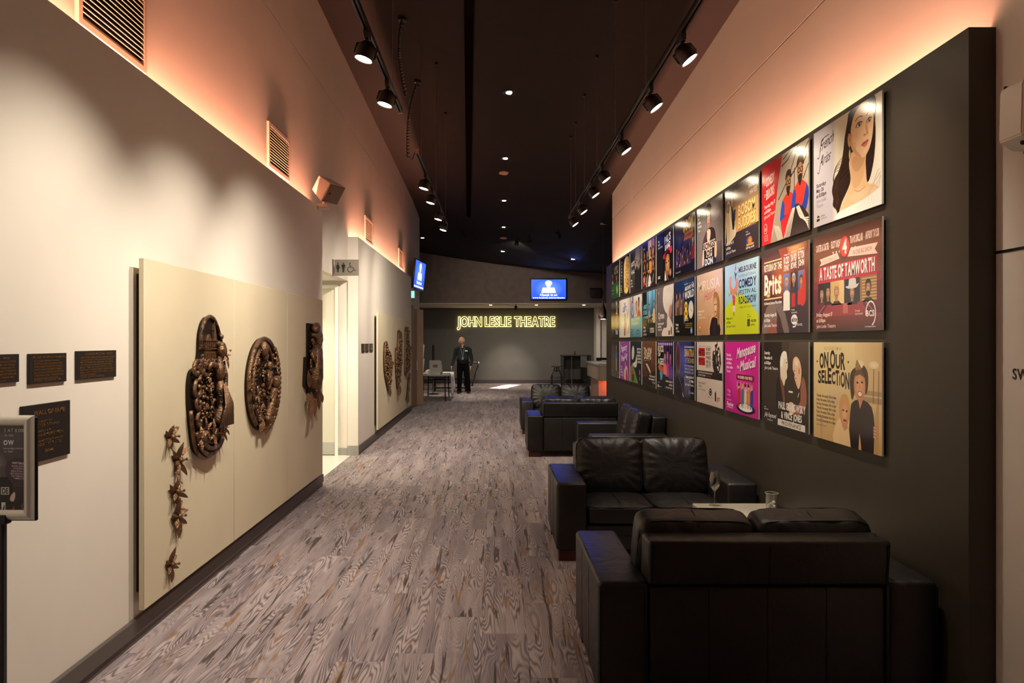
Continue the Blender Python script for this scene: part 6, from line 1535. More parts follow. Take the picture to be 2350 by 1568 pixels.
def p_buddies(A):
    A.rect(0, 18, 78, 57.8, (204, 158, 104), (66, 58, 58)); A.rect(0, 18, 78, 40, (212, 166, 106), (176, 134, 94)); A.rect(0, 0, 78, 20, (48, 42, 48), (58, 50, 56)); A.poly([(0, 18), (0, 24), (78, 24), (78, 20)], (212, 166, 106))
    A.poly([(0, 12), (8, 38), (16, 43), (22, 36), (27, 22), (26, 16)], (234, 214, 178), 2); A.poly([(4, 14), (2, 34), (7, 40), (12, 32), (13, 15)], (222, 196, 154), 2); A.face(9, 42, 5, (216, 160, 124), (226, 212, 190)); A.face(18, 45, 5.2, (214, 158, 122), (32, 26, 26)); A.poly([(16, 40), (20, 40), (25, 26), (20, 22)], (28, 24, 26), 2); A.poly([(22, 38), (27, 38), (26, 30), (23, 26)], (30, 26, 26)); A.poly([(15, 50), (18, 56), (21, 50)], (26, 22, 24)); A.poly([(1, 12), (4, 28), (5, 12)], (38, 32, 34))
    A.text('NANCYE', 57, 48.6, 18, 3.6, (216, 200, 180)); A.text('HAYES', 60, 43.4, 14, 3.6, (216, 200, 180)); A.text('TODD', 36, 46.5, 9, 2.8, (130, 116, 108)); A.text('MCKENNEY', 36, 42.5, 16, 2.8, (130, 116, 108))
    for s, y in (('BOSOM', 30.5), ('BUDDIES', 20.5)): A.text(s, 34, y, 38, 8.2, (70, 40, 26), 1); A.text(s, 33.5, y + .5, 38, 8.2, (226, 176, 92), 1); A.text(s, 33.8, y + .9, 37.4, 7.2, (240, 206, 130))
    A.text('AN EVENING OF SONG AND STORIES', 33, 18.6, 40, 1.4, (150, 104, 60))
    date(A, ['Saturday May 12', 'at 8.00pm', 'John Leslie Theatre'], 3.5, 11, 2.3, WHT, wc=1.25); A.text('Proudly', 51, 15, 5, 1.2, WHT); A.text('supported by', 51, 13, 9, 1.2, WHT); A.ell(56, 8, 6, 4.5, (70, 92, 160), (52, 48, 70)); A.ell(60, 8, 5, 3.4, (220, 150, 60), (150, 100, 60)); A.rect(52, 4.2, 68, 5.8, (214, 150, 70)); A.text('GIPPSLAND', 51, 2, 18, 1.4, WHT)

def p_boxman(A):
    A.rect(0, 0, 78, 57.8, (140, 124, 118), (112, 102, 98)); A.rect(38, 0, 78, 57.8, (140, 124, 118), (96, 84, 82)); A.rect(0, 34, 30, 57.8, (132, 118, 112), (74, 68, 66)); A.ell(58, 50, 18, 12, (150, 134, 128), (120, 106, 102)); A.rect(56, 0, 78, 18, (62, 54, 54), (110, 98, 94))
    A.poly([(20, 0), (20, 22), (28, 30), (40, 34), (54, 32), (60, 22), (60, 0)], (30, 26, 27), 2); A.poly([(33, 32), (44, 32), (43, 24), (36, 20)], (222, 184, 160), 2); A.poly([(22, 24), (30, 32), (34, 30), (26, 16)], (88, 46, 46)); A.poly([(48, 32), (56, 30), (58, 16), (52, 12)], (58, 32, 36)); A.face(38, 43, 9.5, (212, 168, 146), (26, 20, 20)); A.poly([(28.5, 50), (31, 56), (40, 57), (47, 53), (44, 50), (36, 51)], (24, 18, 18), 2)
    for k, (s, x, y, w) in enumerate((('SONGS', 23, 15.6, 34), ('OF', 32, 8.4, 16), ('DON', 27, 0.8, 24))):
        if k < 2: A.rect(x - 1, y - .8, x + w + 1, y + 6.4, (206, 180, 160)); A.text(s, x, y, w, 5.4, (42, 34, 34), 1)
        else: A.text(s, x, y, w, 5.6, WHT, 1)
    A.poly([(18, 2), (20, 16), (24, 14), (24, 2)], (226, 190, 166), 2); A.poly([(56, 6), (62, 6), (62, 18), (57, 18)], (224, 186, 162), 2); date(A, ['Friday', 'May 4', 'at 8.00pm', 'John Leslie', 'Theatre'], 3.5, 50, 2.3, WHT, wc=1.1)

def p_goldband(A):
    bg(A, (18, 15, 20), (26, 22, 30)); A.ell(20, 34, 12, 16, (34, 34, 86), (18, 15, 22)); A.ell(44, 30, 14, 16, (52, 40, 92), (18, 15, 22)); A.ell(62, 30, 10, 16, (36, 40, 92), (18, 15, 22))
    for s, x, y, w, h in (('BO', 36, 43, 17, 11), ('OM', 54, 44, 18, 11)): A.text(s, x, y, w, h, (150, 96, 30), 1); A.text(s, x - .6, y + .8, w, h, (238, 190, 74), 1)
    for k in range(7): A.poly([(38 + k * 5, 34), (41 + k * 5, 42), (43 + k * 5, 35)], (206, 84, 34)); A.ell(42 + k * 4.6, 41, 2.4, 2.6, (220, 160, 60), (130, 60, 30))
    for k in range(8): x = 8 + k * 8.6; A.bust(x, 28 - (k % 3) * 3, 2.6, ((60, 48, 92), (40, 34, 50), (96, 52, 40))[k % 3], (168, 120, 98), (24, 18, 18), low=8)
    for k in range(12): A.ell(10 + k * 5.2, 14 + 5 * math.sin(k * 2), .9, 2, ((226, 150, 60), (90, 70, 160))[k % 2])
    A.rect(0, 0, 78, 9, (12, 10, 12), (20, 16, 20)); A.bust(71, 31, 4.2, (120, 40, 40), (206, 150, 120), low=12); A.text('Sunday April 22', 4, 3, 20, 2, (150, 140, 136))

def p_pals(A):
    bg(A, (16, 13, 14)); A.rect(0, 0, 30, 57.8, (22, 18, 18), (30, 26, 26)); date(A, ['Friday', 'April 20', 'John Leslie Theatre'], 5, 48, 2.4, (206, 198, 190), wc=1.25); A.text('PAL\'S', 38, 42, 28, 8, WHT, 1, rise=.1); A.text('BAND', 40, 34.5, 25, 6, WHT, 1, rise=.1)
    A.poly([(32, 30), (66, 37), (72, 34), (70, 29), (46, 26), (34, 25)], (186, 44, 54), 2); A.ell(52, 18, 11, 14.5, (226, 168, 108), (120, 74, 46)); A.poly([(40, 24), (44, 32), (56, 34), (64, 30), (66, 20), (60, 28), (48, 29)], (34, 22, 20), 2); A.ell(48, 20, 2.4, 1.0, (40, 26, 22)); A.ell(57, 21, 2.4, 1.0, (40, 26, 22)); A.poly([(51, 20), (54, 13), (50, 13)], (176, 116, 74)); A.ell(53, 9, 4, 1.4, (150, 66, 54)); A.poly([(38, 0), (40, 12), (46, 5), (48, 0)], (232, 206, 178)); A.ell(65, 7.5, 5, 4.5, (220, 160, 124), (130, 80, 60)); A.line([(46, 3), (48, -0.0)], 1.6, (210, 140, 60)); A.line([(52, 4), (55, 0.2)], 1.6, (220, 150, 70)); A.text('SOLD', 5, 4.6, 11, 3, WHT, 1)

def p_collage(A):
    bg(A, (38, 28, 26)); R_ = random.Random(11)
    A.poly([(34, 57.8), (52, 57.8), (50, 36), (38, 38)], (196, 172, 148), 2); A.poly([(54, 57.8), (70, 57.8), (68, 40), (58, 38)], (150, 96, 52), 2); A.rect(5, 43, 24, 54, (30, 24, 24)); date(A, ['Saturday', 'April 14', 'at 7.30pm'], 5, 50, 2.2, WHT, wc=1.2)
    for k in range(11): A.bust(12 + (k % 4) * 17 + R_.uniform(-3, 3), 42 - (k // 4) * 15, 6.2, ((196, 90, 40), (60, 44, 40), (206, 196, 186), (120, 80, 50))[k % 4], (222 - k * 4, 168 - k * 3, 124), (48, 34, 26), low=36 - (k // 4) * 15)
    A.poly([(40, 30), (56, 30), (54, 18), (44, 16)], (226, 136, 52), 2); A.rect(4, 3, 16, 15, (210, 56, 52)); A.ell(10, 10, 3, 4, (240, 200, 170)); A.poly([(34, 0), (46, 0), (50, 10), (40, 14)], (240, 236, 230), 2); A.line([(60, 4), (66, 14)], 1.4, (220, 214, 206)); A.rect(20, 0, 30, 14, (176, 160, 150), (120, 100, 92))

def p_silhouettes(A):
    A.rect(0, 0, 78, 57.8, (40, 36, 37), (92, 84, 84)); A.rect(0, 30, 36, 57.8, (40, 42, 46), (34, 44, 52)); A.ell(50, 40, 22, 14, (132, 120, 118), (88, 80, 80))
    for k in range(5): A.bust(38 + k * 9, 36 + 3 * math.sin(k * 2), 4.2, (26, 23, 25), (206 - k * 16, 184 - k * 16, 170 - k * 16), (26, 22, 22), low=0)
    A.text('GHOSTS', 5, 36, 24, 6, (216, 208, 196), 1, rise=.05); A.text('OF', 5, 31, 7, 3.5, (200, 190, 178)); A.text('THE HALL', 5, 25, 26, 5, (216, 208, 196), 1, rise=.05); date(A, ['Friday', 'April 6', 'at 8.00pm'], 4, 16, 2.6, WHT, wc=1.5)

def p_guitar(A):
    bg(A, (22, 19, 18)); A.poly([(34, 8), (34, 46), (48, 56), (70, 54), (74, 40), (72, 10), (60, 2), (44, 3)], (216, 188, 134), 2); A.poly([(46, 8), (44, 30), (50, 50), (62, 50), (66, 28), (64, 8)], (198, 142, 74), 2); A.ell(54, 6, 8, 5, (232, 196, 66)); R_ = random.Random(2)
    for k in range(40): A.ell(R_.uniform(42, 68), R_.uniform(8, 50), R_.uniform(1, 3), R_.uniform(.8, 2), ((160, 60, 46), (96, 60, 36), (228, 206, 160), (210, 160, 60))[k % 4])
    for k in range(7): A.text('VARIETY'[k], 12, 50 - k * 5, 4, 3, WHT, 1)
    date(A, ['Thursday', 'March 29', 'at 8.00pm', 'John Leslie'], 4, 15, 2, (214, 190, 90), wc=1.5); A.text('John Leslie Theatre', 36, 1.2, 32, 1.8, GREY)

def p_greenfoot(A):
    A.rect(0, 0, 78, 25, (30, 84, 34), (46, 120, 50)); A.rect(0, 25, 78, 57.8, (34, 24, 24), (30, 26, 28)); A.text('LUCKY', 30, 46, 34, 5, (200, 184, 164), 1); A.text('IN LOVE', 32, 39, 34, 5, (176, 160, 140), 1); A.bust(14, 38, 6, (196, 150, 130), low=24); A.bust(52, 32, 6, (196, 70, 60), low=24); A.rect(0, 20, 78, 24.5, (34, 92, 38)); A.ell(56, 13, 6, 8, (202, 216, 150), (120, 160, 80), .5); A.text('March 23', 5, 13, 22, 3, (160, 200, 140)); A.text('at 8.00pm', 5, 8, 20, 2.6, (160, 200, 140))

def p_country(A):
    A.rect(0, 24, 78, 57.8, (150, 82, 56), (44, 32, 30))
    for k in range(16): A.rect(0, 27 + k * 1.5, 78, 27.35 + k * 1.5, (120 - k * 3, 62, 46))
    A.rect(0, 0, 78, 29, (74, 34, 40), (124, 34, 60)); A.poly([(0, 26), (78, 26), (78, 30), (0, 30)], (140, 40, 62)); A.poly([(34, 27), (46, 27), (70, 4), (66, 0), (10, 0), (5, 6)], (150, 52, 62)); A.poly([(38, 27), (42, 27), (43, 10), (37, 10)], (190, 96, 96)); A.rect(36, 2, 37.4, 9, (190, 110, 104)); A.line([(32, 26), (0, 7)], .5, (206, 130, 120)); A.line([(48, 26), (78, 4)], .5, (206, 130, 120)); A.rect(0, 0, 78, 9, (66, 34, 38), (124, 48, 54))
    c = (238, 206, 190)
    A.text('CARTER & CARTER', 3.5, 48.5, 16.5, 3.8, c, 1); A.text('-', 20.5, 49.5, 1.4, .7, c, 1); A.text('FELICITY URQUHART', 22.8, 48.5, 14, 3.8, c, 1); A.text('TRAVIS SINCLAIR', 45, 48.5, 14, 3.8, c, 1); A.text('-', 59.6, 49.5, 1.4, .7, c, 1); A.text('ANTHONY TAYLOR', 61.6, 48.5, 13.6, 3.8, c, 1)
    for k in range(6): A.poly([(p[0], p[1]) for i in range(10) for p in [((25.5 if k < 3 else 43.2) + (k % 3) * 3.8 + (1.1 if i % 2 == 0 else .45) * math.sin(i * PI / 5), 45.6 + (1.3 if i % 2 == 0 else .55) * math.cos(i * PI / 5))]], c)
    A.poly([(8, 39.5), (33, 41.5), (30.5, 45), (8, 43.6), (10.5, 41.5)], c); A.text('AWARD WINNING ACTS', 11.5, 40.6, 18, 2.2, (206, 140, 120), rise=.05); A.poly([(42, 41.5), (74, 39.5), (71, 42.2), (74, 45.2), (46, 46)], c); A.text('IN ONE BIG SHOW', 48.5, 41.8, 20, 2.4, (170, 100, 84))
    A.ell(39, 47, 5.9, 6.6, (88, 44, 34)); A.ell(39, 47.6, 5.2, 5.8, (206, 56, 52)); A.text('4', 36.4, 43.8, 5.2, 7.6, WHT, 1)
    A.poly([(6.5, 29), (73, 29), (73, 38.8), (6.5, 38.8)], (196, 44, 62)); A.text('A TASTE OF TAMWORTH', 8.5, 30.6, 63, 6.9, (96, 20, 32), 1); A.text('A TASTE OF TAMWORTH', 8, 31, 63, 6.9, (244, 236, 228), 1)
    A.rect(6, 15.8, 73, 29, (24, 28, 46)); A.rect(6, 15.8, 22, 29, (34, 26, 28)); A.rect(22, 15.8, 38.5, 29, (206, 168, 104), right=(232, 196, 140)); A.rect(56, 15.8, 73, 29, (150, 110, 72))
    for k in range(8): A.rect(58, 16.2 + k * 1.6, 73, 16.9 + k * 1.6, (206, 164, 104))
    A.bust(11, 22.5, 3.8, (110, 30, 40), (224, 166, 130), (24, 18, 18), low=15.8); A.bust(19, 23, 4, (28, 24, 26), (220, 160, 128), (40, 28, 24), low=15.8); A.bust(29.5, 23, 4.4, (40, 32, 30), (226, 170, 128), (216, 172, 96), low=15.8); A.bust(47.5, 21.4, 3.9, (32, 34, 52), (222, 164, 126), (60, 44, 34), low=15.8); A.poly([(40, 25), (43, 23.6), (52, 23.6), (55, 26), (52, 25.4), (51.5, 28.6), (47.5, 29), (44, 28.6), (43.5, 25.2)], (214, 206, 198), 2); A.bust(64.5, 22.5, 4, (30, 26, 28), (222, 160, 116), (30, 22, 20), low=15.8); A.ell(64.5, 19.6, 2.2, 1.5, (34, 24, 20))
    date(A, ['Friday August 17', 'at 8.00pm', 'John Leslie Theatre'], 4, 9.2, 2.1, c, wc=1.28); A.text('Proudly', 51, 10.4, 5, 1.1, c); A.text('Sponsored by', 51, 8.8, 8, 1.1, c); A.ring(67, 9.0, 4.8, 6.3, .9, WHT, -1.3, PI * 1.05); A.text('BCS', 62.6, 7.6, 8, 3, WHT, 1); A.text('www.bcsaust.com.au', 61, 1.8, 11, .9, WHT)

def p_brits(A):
    A.rect(0, 0, 78, 57.8, (62, 46, 52), (110, 62, 46)); A.rect(0, 30, 34, 57.8, (110, 54, 46), (50, 38, 52)); A.ell(58, 56, 18, 8, (236, 170, 110), (120, 70, 50)); A.ell(36, 36, 22, 12, (196, 104, 60), (112, 60, 48)); A.rect(40, 0, 78, 20, (56, 48, 62), (72, 44, 52)); A.poly([(30, 57.8), (44, 57.8), (52, 46), (40, 44)], (146, 60, 50))
    A.poly([(0, 4), (8, 18), (22, 22), (28, 12), (22, 0), (0, 0)], (132, 108, 100), 2); A.poly([(24, 20), (36, 20), (46, 6), (48, 0), (40, 0), (34, 10)], (120, 104, 100), 2); A.poly([(14, 4), (22, 10), (28, 0), (10, 0)], (150, 88, 78), 2)
    A.rect(4, 50.5, 36, 51.4, (246, 200, 140)); A.rect(4, 24, 36, 25, (246, 200, 140)); A.text('RETURN OF THE', 4, 44.5, 32, 4.6, (250, 226, 196), 1)
    for dx, c in ((.5, (150, 90, 50)), (0, (250, 240, 214))): A.text('Brits', 4.5 + dx, 28 - dx, 30, 13.5, c, 1); A.text('Brits', 4.0 + dx, 27.4 - dx, 31, 13.5, c, 0, .08)
    A.ell(33, 38, 3, 2.4, (255, 240, 200), (220, 140, 80)); A.ell(12, 27, 4, 1.6, (255, 226, 170), (180, 110, 70)); A.text('Rod Stewart, Bowie and Elton tribute', 4, 20.6, 32, 1.9, WHT, 1)
    for k, (a, b, cc) in enumerate((('ROD', 'STEWART', (232, 226, 214)), ('DAVID', 'BOWIE', (60, 60, 80)), ('ELTON', 'JOHN', (206, 66, 62)))):
        x = 39.5 + k * 11.5
        A.text('TRIBUTE', x, 52 + k * .6, 9, 1, WHT); A.text(a, x, 46.5 + k * .6, 9, 4.6, WHT, 1); A.text(b, x, 41.8 + k * .6, 9, 3.8, WHT, 1)
        A.rect(x, 14 + k * 1.5, x + 9, 40, (60, 52, 70), (112, 132, 190) if k != 1 else (60, 44, 44)); A.bust(x + 4.6, 33 if k != 1 else 35, 3.6, cc, (226, 170, 130), ((214, 172, 96), (196, 190, 190), (120, 60, 40))[k], low=15 + k * 1.5)
    A.rect(52, 17, 58, 26, (196, 50, 46)); A.poly([(66, 18), (70, 36), (73, 40), (74, 20)], (206, 60, 54), 2)
    date(A, ['Thursday August 16', 'at 8.00pm', 'John Leslie Theatre'], 4, 12, 2.3, WHT, wc=1.25); A.text('Proudly', 52, 14.6, 5, 1.1, WHT); A.text('Sponsored by', 52, 12.8, 9, 1.1, WHT); A.ell(56.5, 8.6, 5, 3.4, (236, 228, 220)); A.text('elite', 52.4, 7.2, 8.4, 3, (50, 40, 48), 1); A.line(smooth_pts([(54, 4), (58, 4.2), (61.5, 8)], 4, False), .9, WHT); A.text('TRAVEL', 60, 4.4, 9, 1.5, WHT)

def p_roadshow(A):
    A.rect(0, 0, 78, 57.8, (140, 192, 220), (182, 220, 236)); A.poly([(0, 0), (0, 22), (28, 32), (44, 32), (78, 14), (78, 0)], (206, 216, 38))
    A.poly([(14, 46), (18, 48), (17, 40), (22, 37), (27, 40), (29, 45), (33, 44), (32, 36), (26, 32), (18, 32), (12, 38)], (232, 140, 96), 3); A.ell(14, 44, 3, 4, (236, 150, 110)); A.poly([(24, 52), (28, 49), (33, 51), (28, 47.5), (27, 42), (25.5, 47.5)], (40, 44, 70)); A.ell(27, 53.5, 1.6, 1.8, (214, 110, 90)); A.line([(27, 55), (28, 57.5)], .6, (60, 40, 40)); A.poly([(20, 31), (26, 31), (25, 24), (21, 24)], (206, 60, 110), 2); A.poly([(20, 23), (26, 23), (25, 17), (22, 16.5)], (228, 214, 214), 2); A.ell(23, 17, 1.6, 2, (206, 120, 90))
    for k in range(6): A.ell(11 + k * 4.6, 33 + 2 * math.sin(k * 2.4), 1.2, 1.6, ((230, 120, 60), (80, 150, 90), (206, 60, 110))[k % 3])
    nv = (26, 34, 58)
    for s, y, h, b, w in (('MELBOURNE', 49.5, 4.0, 1, 39), ('INTERNATIONAL', 45.4, 1.9, 0, 39), ('COMEDY', 37, 6.4, 1, 39), ('FESTIVAL', 31.6, 3.4, 0, 39), ('ROADSHOW', 24.2, 5.6, 1, 39)): A.text(s, 34.5, y, w, h, nv if h != 1.9 else (96, 132, 150), b)
    A.text('COMEDYFESTIVAL.COM.AU', 34.5, 20.6, 39, 1.5, (110, 130, 60)); date(A, ['Friday July 6', 'at 8.00pm', 'John Leslie Theatre'], 4, 12.4, 2.0, (40, 44, 20), wc=1.2)
    A.text('Proudly', 54, 14.5, 5, .9, (60, 64, 20)); A.text('Sponsored by', 54, 13, 9, .9, (60, 64, 20)); A.rect(54, 6, 60, 11.6, (30, 32, 18)); A.text('WILSON', 62, 9, 11, 2, (40, 44, 20), 1); A.text('gallery', 62, 6.4, 9, 1.6, (60, 64, 20))
    for k in range(4): A.rect(54, 6.8 + k * 1.3, 60, 7.2 + k * 1.3, (150, 158, 30))

def p_songbird(A):
    A.rect(0, 0, 78, 57.8, (206, 158, 116), (222, 186, 154)); A.rect(0, 0, 78, 18, (196, 146, 104), (208, 160, 118)); A.text('MIRUSIA', 5, 42, 66, 9, (240, 218, 196)); A.text('from the', 12, 38, 16, 2, (226, 190, 160)); A.text('Heart', 24, 31, 32, 9, (206, 108, 112), 0, .35, .12); A.ring(58, 38, 10, 3, .5, (206, 108, 112), PI, 2 * PI)
    A.poly([(40, 0), (44, 14), (52, 19), (64, 18), (72, 12), (74, 0)], (226, 176, 136), 2); A.poly([(42, 0), (46, 13), (52, 16), (62, 15), (70, 10), (72, 0)], (32, 26, 32), 2); A.poly([(53, 34), (58, 38.5), (66, 36), (71, 28), (70, 14), (66, 8), (63, 16), (55, 16)], (168, 116, 68), 3)
    for k in range(9): A.line(smooth_pts([(58 + k, 37 - k * .6), (66 + (k % 3), 28 - k), (64 + k * .8, 16 - k * .5), (68, 9)], 4, False), .5, (206, 160, 100) if k % 2 else (104, 68, 40))
    A.ell(58.5, 25, 5.6, 8.4, (240, 196, 160), (208, 150, 112)); A.ell(56.5, 27, 1.3, .7, (50, 34, 30)); A.ell(61, 27, 1.3, .7, (50, 34, 30)); A.ell(58.8, 20.6, 2.2, .8, (186, 70, 70)); A.rect(54, 0, 60, 14, (44, 36, 44)); date(A, ['Wednesday July 4', 'at 8.00pm', 'John Leslie Theatre'], 4.5, 22, 1.9, (246, 232, 216), wc=1.25); A.poly([(5, 6), (18, 6), (18, 9), (5, 9)], (226, 120, 40)); A.text('ZINC', 7, 6.6, 8, 1.8, (250, 220, 150), 1); A.ell(11, 4, 3, .8, (90, 140, 180))

def p_world(A):
    A.rect(0, 0, 78, 57.8, (16, 16, 20), (26, 46, 92)); A.rect(0, 0, 78, 26, (16, 15, 17)); A.ell(46, 54, 16, 8, (36, 72, 120), (24, 40, 80))
    for k in range(5): A.bust(8 + k * 7, 42 - (k % 2) * 6, 4, ((150, 110, 90), (70, 60, 80), (110, 80, 50))[k % 3], (200, 150, 124), (90, 66, 50), low=12)
    A.rect(0, 8, 36, 22, (20, 19, 22)); A.text('AROUND THE', 41, 46, 34, 3.8, (236, 230, 222), 1, rise=.06); A.text('WORLD', 41, 37.5, 34, 7, (236, 230, 222), 1, rise=.05); A.text('IN', 40, 52.5, 33, .9, (220, 200, 70))
    for cy, r in ((30.5, 4.6), (22.5, 5.2)): A.ell(46, cy, r * 1.2, r, (240, 196, 40)); A.ell(46, cy, r * .4, r * .4, (30, 24, 24))
    A.ell(64, 26, 9.5, 9, (230, 224, 206)); A.ring(64, 26, 8.4, 8, .6, (150, 140, 110)); A.line([(64, 26), (64, 32)], .7, (60, 54, 50)); A.line([(64, 26), (68, 24)], .7, (60, 54, 50)); A.text('DAYS', 40, 15, 14, 3.4, (226, 220, 212), 1)
    for k in range(3): A.text(('NATIONAL TOUR', 'A NEW PLAY', 'FOR ALL AGES')[k], 43, 11.6 - 1.9 * k, 26, 1.1, (206, 186, 60))
    date(A, ['Tuesday', 'July 3', 'at 7.30pm'], 4, 11, 2.2, WHT, wc=1.7); A.ell(66, 5, 4, 3.4, (206, 218, 236), (60, 90, 170))

def p_figurewhite(A):
    A.rect(0, 0, 78, 57.8, (96, 84, 88), (112, 100, 104)); A.poly([(38, 57.8), (30, 48), (32, 36), (42, 28), (50, 25), (54, 16), (46, 10), (32, 9), (26, 0), (76, 0), (76, 12), (68, 18), (62, 26), (72, 34), (77, 44), (78, 57.8)], (226, 212, 202), 3); A.ell(56, 44, 20, 12, (238, 228, 218), (222, 208, 198)); A.poly([(58, 28), (68, 36), (72, 30), (66, 20), (58, 18)], (186, 140, 120), 2); A.poly([(52, 0), (50, 20), (56, 24), (62, 20), (70, 14), (76, 0)], (232, 216, 204), 2); A.ell(60, 4, 4, 3, (120, 84, 72)); A.ell(70, 6, 3, 5, (112, 78, 68)); A.line([(44, 24), (46, 16), (52, 14)], .8, (180, 150, 134))
    A.text('Cyrano', 6, 21, 31, 7, (222, 208, 200), 1); date(A, ['Saturday June 30', 'at 8.00pm', 'John Leslie'], 4, 14, 2.2, WHT, wc=1.9); A.text('the', 6, 50, 6, 3, (190, 176, 170))

def p_bluestage(A):
    bg(A, (18, 20, 24), (26, 34, 46)); A.rect(26, 24, 74, 57.8, (24, 50, 84), (120, 190, 224)); A.rect(40, 24, 48, 57.8, (34, 76, 116), (176, 224, 240)); A.rect(56, 24, 64, 57.8, (22, 56, 96), (90, 160, 206)); A.rect(0, 24, 20, 57.8, (16, 18, 22))
    for s, y, h in (('A NIGHT', 36, 5.5), ('OF SONG', 29, 5.5), ('IN CONCERT', 24, 2.6)): A.text(s, 4, y, 24, h, (120, 214, 220), 1)
    A.bust(41, 38, 3.6, (150, 170, 206), (222, 170, 150), low=26); A.bust(68, 40, 4, (206, 180, 140), (222, 160, 140), low=14); A.poly([(60, 28), (72, 32), (74, 14), (66, 12)], (214, 184, 130), 2); R_ = random.Random(3)
    for k in range(30): A.ell(R_.uniform(28, 62), R_.uniform(18, 27), R_.uniform(.8, 2), R_.uniform(.6, 1.6), ((214, 190, 150), (60, 50, 50), (220, 214, 204))[k % 3])
    A.rect(0, 0, 78, 17, (17, 17, 19)); A.rect(0, 14, 26, 24, (96, 88, 54), (40, 40, 36)); date(A, ['Friday', 'June 22', 'at 8.00pm'], 5, 11, 2.8, WHT, wc=2.2); A.rect(46, 5, 68, 11, (196, 190, 180)); A.text('NIGHT', 48, 6, 18, 3.6, (40, 36, 36), 1)

def p_tealparty(A):
    A.rect(0, 28, 78, 57.8, (190, 180, 176), (222, 216, 214)); A.rect(0, 0, 78, 29, (74, 142, 156), (110, 172, 180)); A.poly([(6, 28), (6, 46), (16, 54), (24, 46), (24, 28)], (52, 84, 180), 2); A.bust(18, 52, 5, (60, 90, 190), (216, 150, 120), low=30); A.bust(44, 42, 7, (226, 196, 150), (224, 180, 130), (150, 100, 60), low=28.5); A.bust(60, 46, 7.5, (196, 100, 50), (206, 120, 70), (40, 28, 26), low=28.5); A.ell(16, 40, 8, 9, (66, 96, 190), (206, 206, 220)); A.text('BIG SUMMER', 8, 23, 58, 3.8, (206, 206, 140), 1); A.text('HOLIDAY', 10, 17.6, 54, 4, (206, 206, 140), 1); date(A, ['Tuesday', 'June 19', 'at 1.00pm'], 5, 10, 2.2, (32, 60, 76), wc=1.6); A.rect(44, 4, 64, 10, (60, 84, 100)); A.text('KIDS', 47, 5, 14, 3.4, (120, 170, 180), 1)

def p_sketch(A):
    bg(A, (226, 214, 198), (234, 224, 210)); A.text('THE', 32, 46, 14, 6, (70, 90, 170), 1); A.text('GIFT', 24, 38, 30, 7, (66, 86, 168), 1, rise=.06)
    for k in range(4): A.text('The best selling tale comes to the stage', 4, 33 - k * 2.6, 40, 1.6, (150, 130, 120))
    for k in range(16): A.line(smooth_pts([(30 + k * 1.4, 34 - (k % 4) * 2), (34 + k * 1.2, 24 - (k % 3) * 2), (30 + k * 1.5, 14), (36 + k, 3)], 4, False), .6, ((206, 176, 150), (170, 130, 104), (190, 150, 90))[k % 3])
    A.bust(42, 30, 6, (196, 150, 120), (232, 200, 170), (190, 160, 130), low=16); A.poly([(56, 28), (64, 42), (66, 42), (60, 26)], (150, 160, 70)); A.poly([(34, 3), (38, 16), (44, 14), (40, 2)], (120, 66, 44)); A.poly([(64, 6), (70, 18), (74, 16), (72, 5)], (214, 150, 130))

def p_redflag(A):
    A.rect(0, 0, 78, 57.8, (42, 36, 36), (50, 44, 36)); A.rect(4, 14, 70, 28, (150, 140, 90), (110, 104, 70)); A.poly([(46, 57.8), (56, 57.8), (60, 40), (50, 38)], (224, 214, 200)); A.poly([(48, 40), (64, 40), (62, 28), (50, 30)], (206, 60, 70), 2); A.poly([(34, 14), (44, 34), (58, 32), (50, 12)], (206, 92, 66), 2); A.bust(52, 47, 5, (224, 214, 200), (214, 160, 130), low=38); A.text('SWAN', 8, 47, 26, 4.5, (120, 110, 106)); A.text('LAKE', 8, 41, 24, 4.5, (112, 104, 100)); A.rect(44, 5, 64, 12, (150, 180, 206)); A.bust(16, 9, 3.4, (70, 56, 56), low=0)

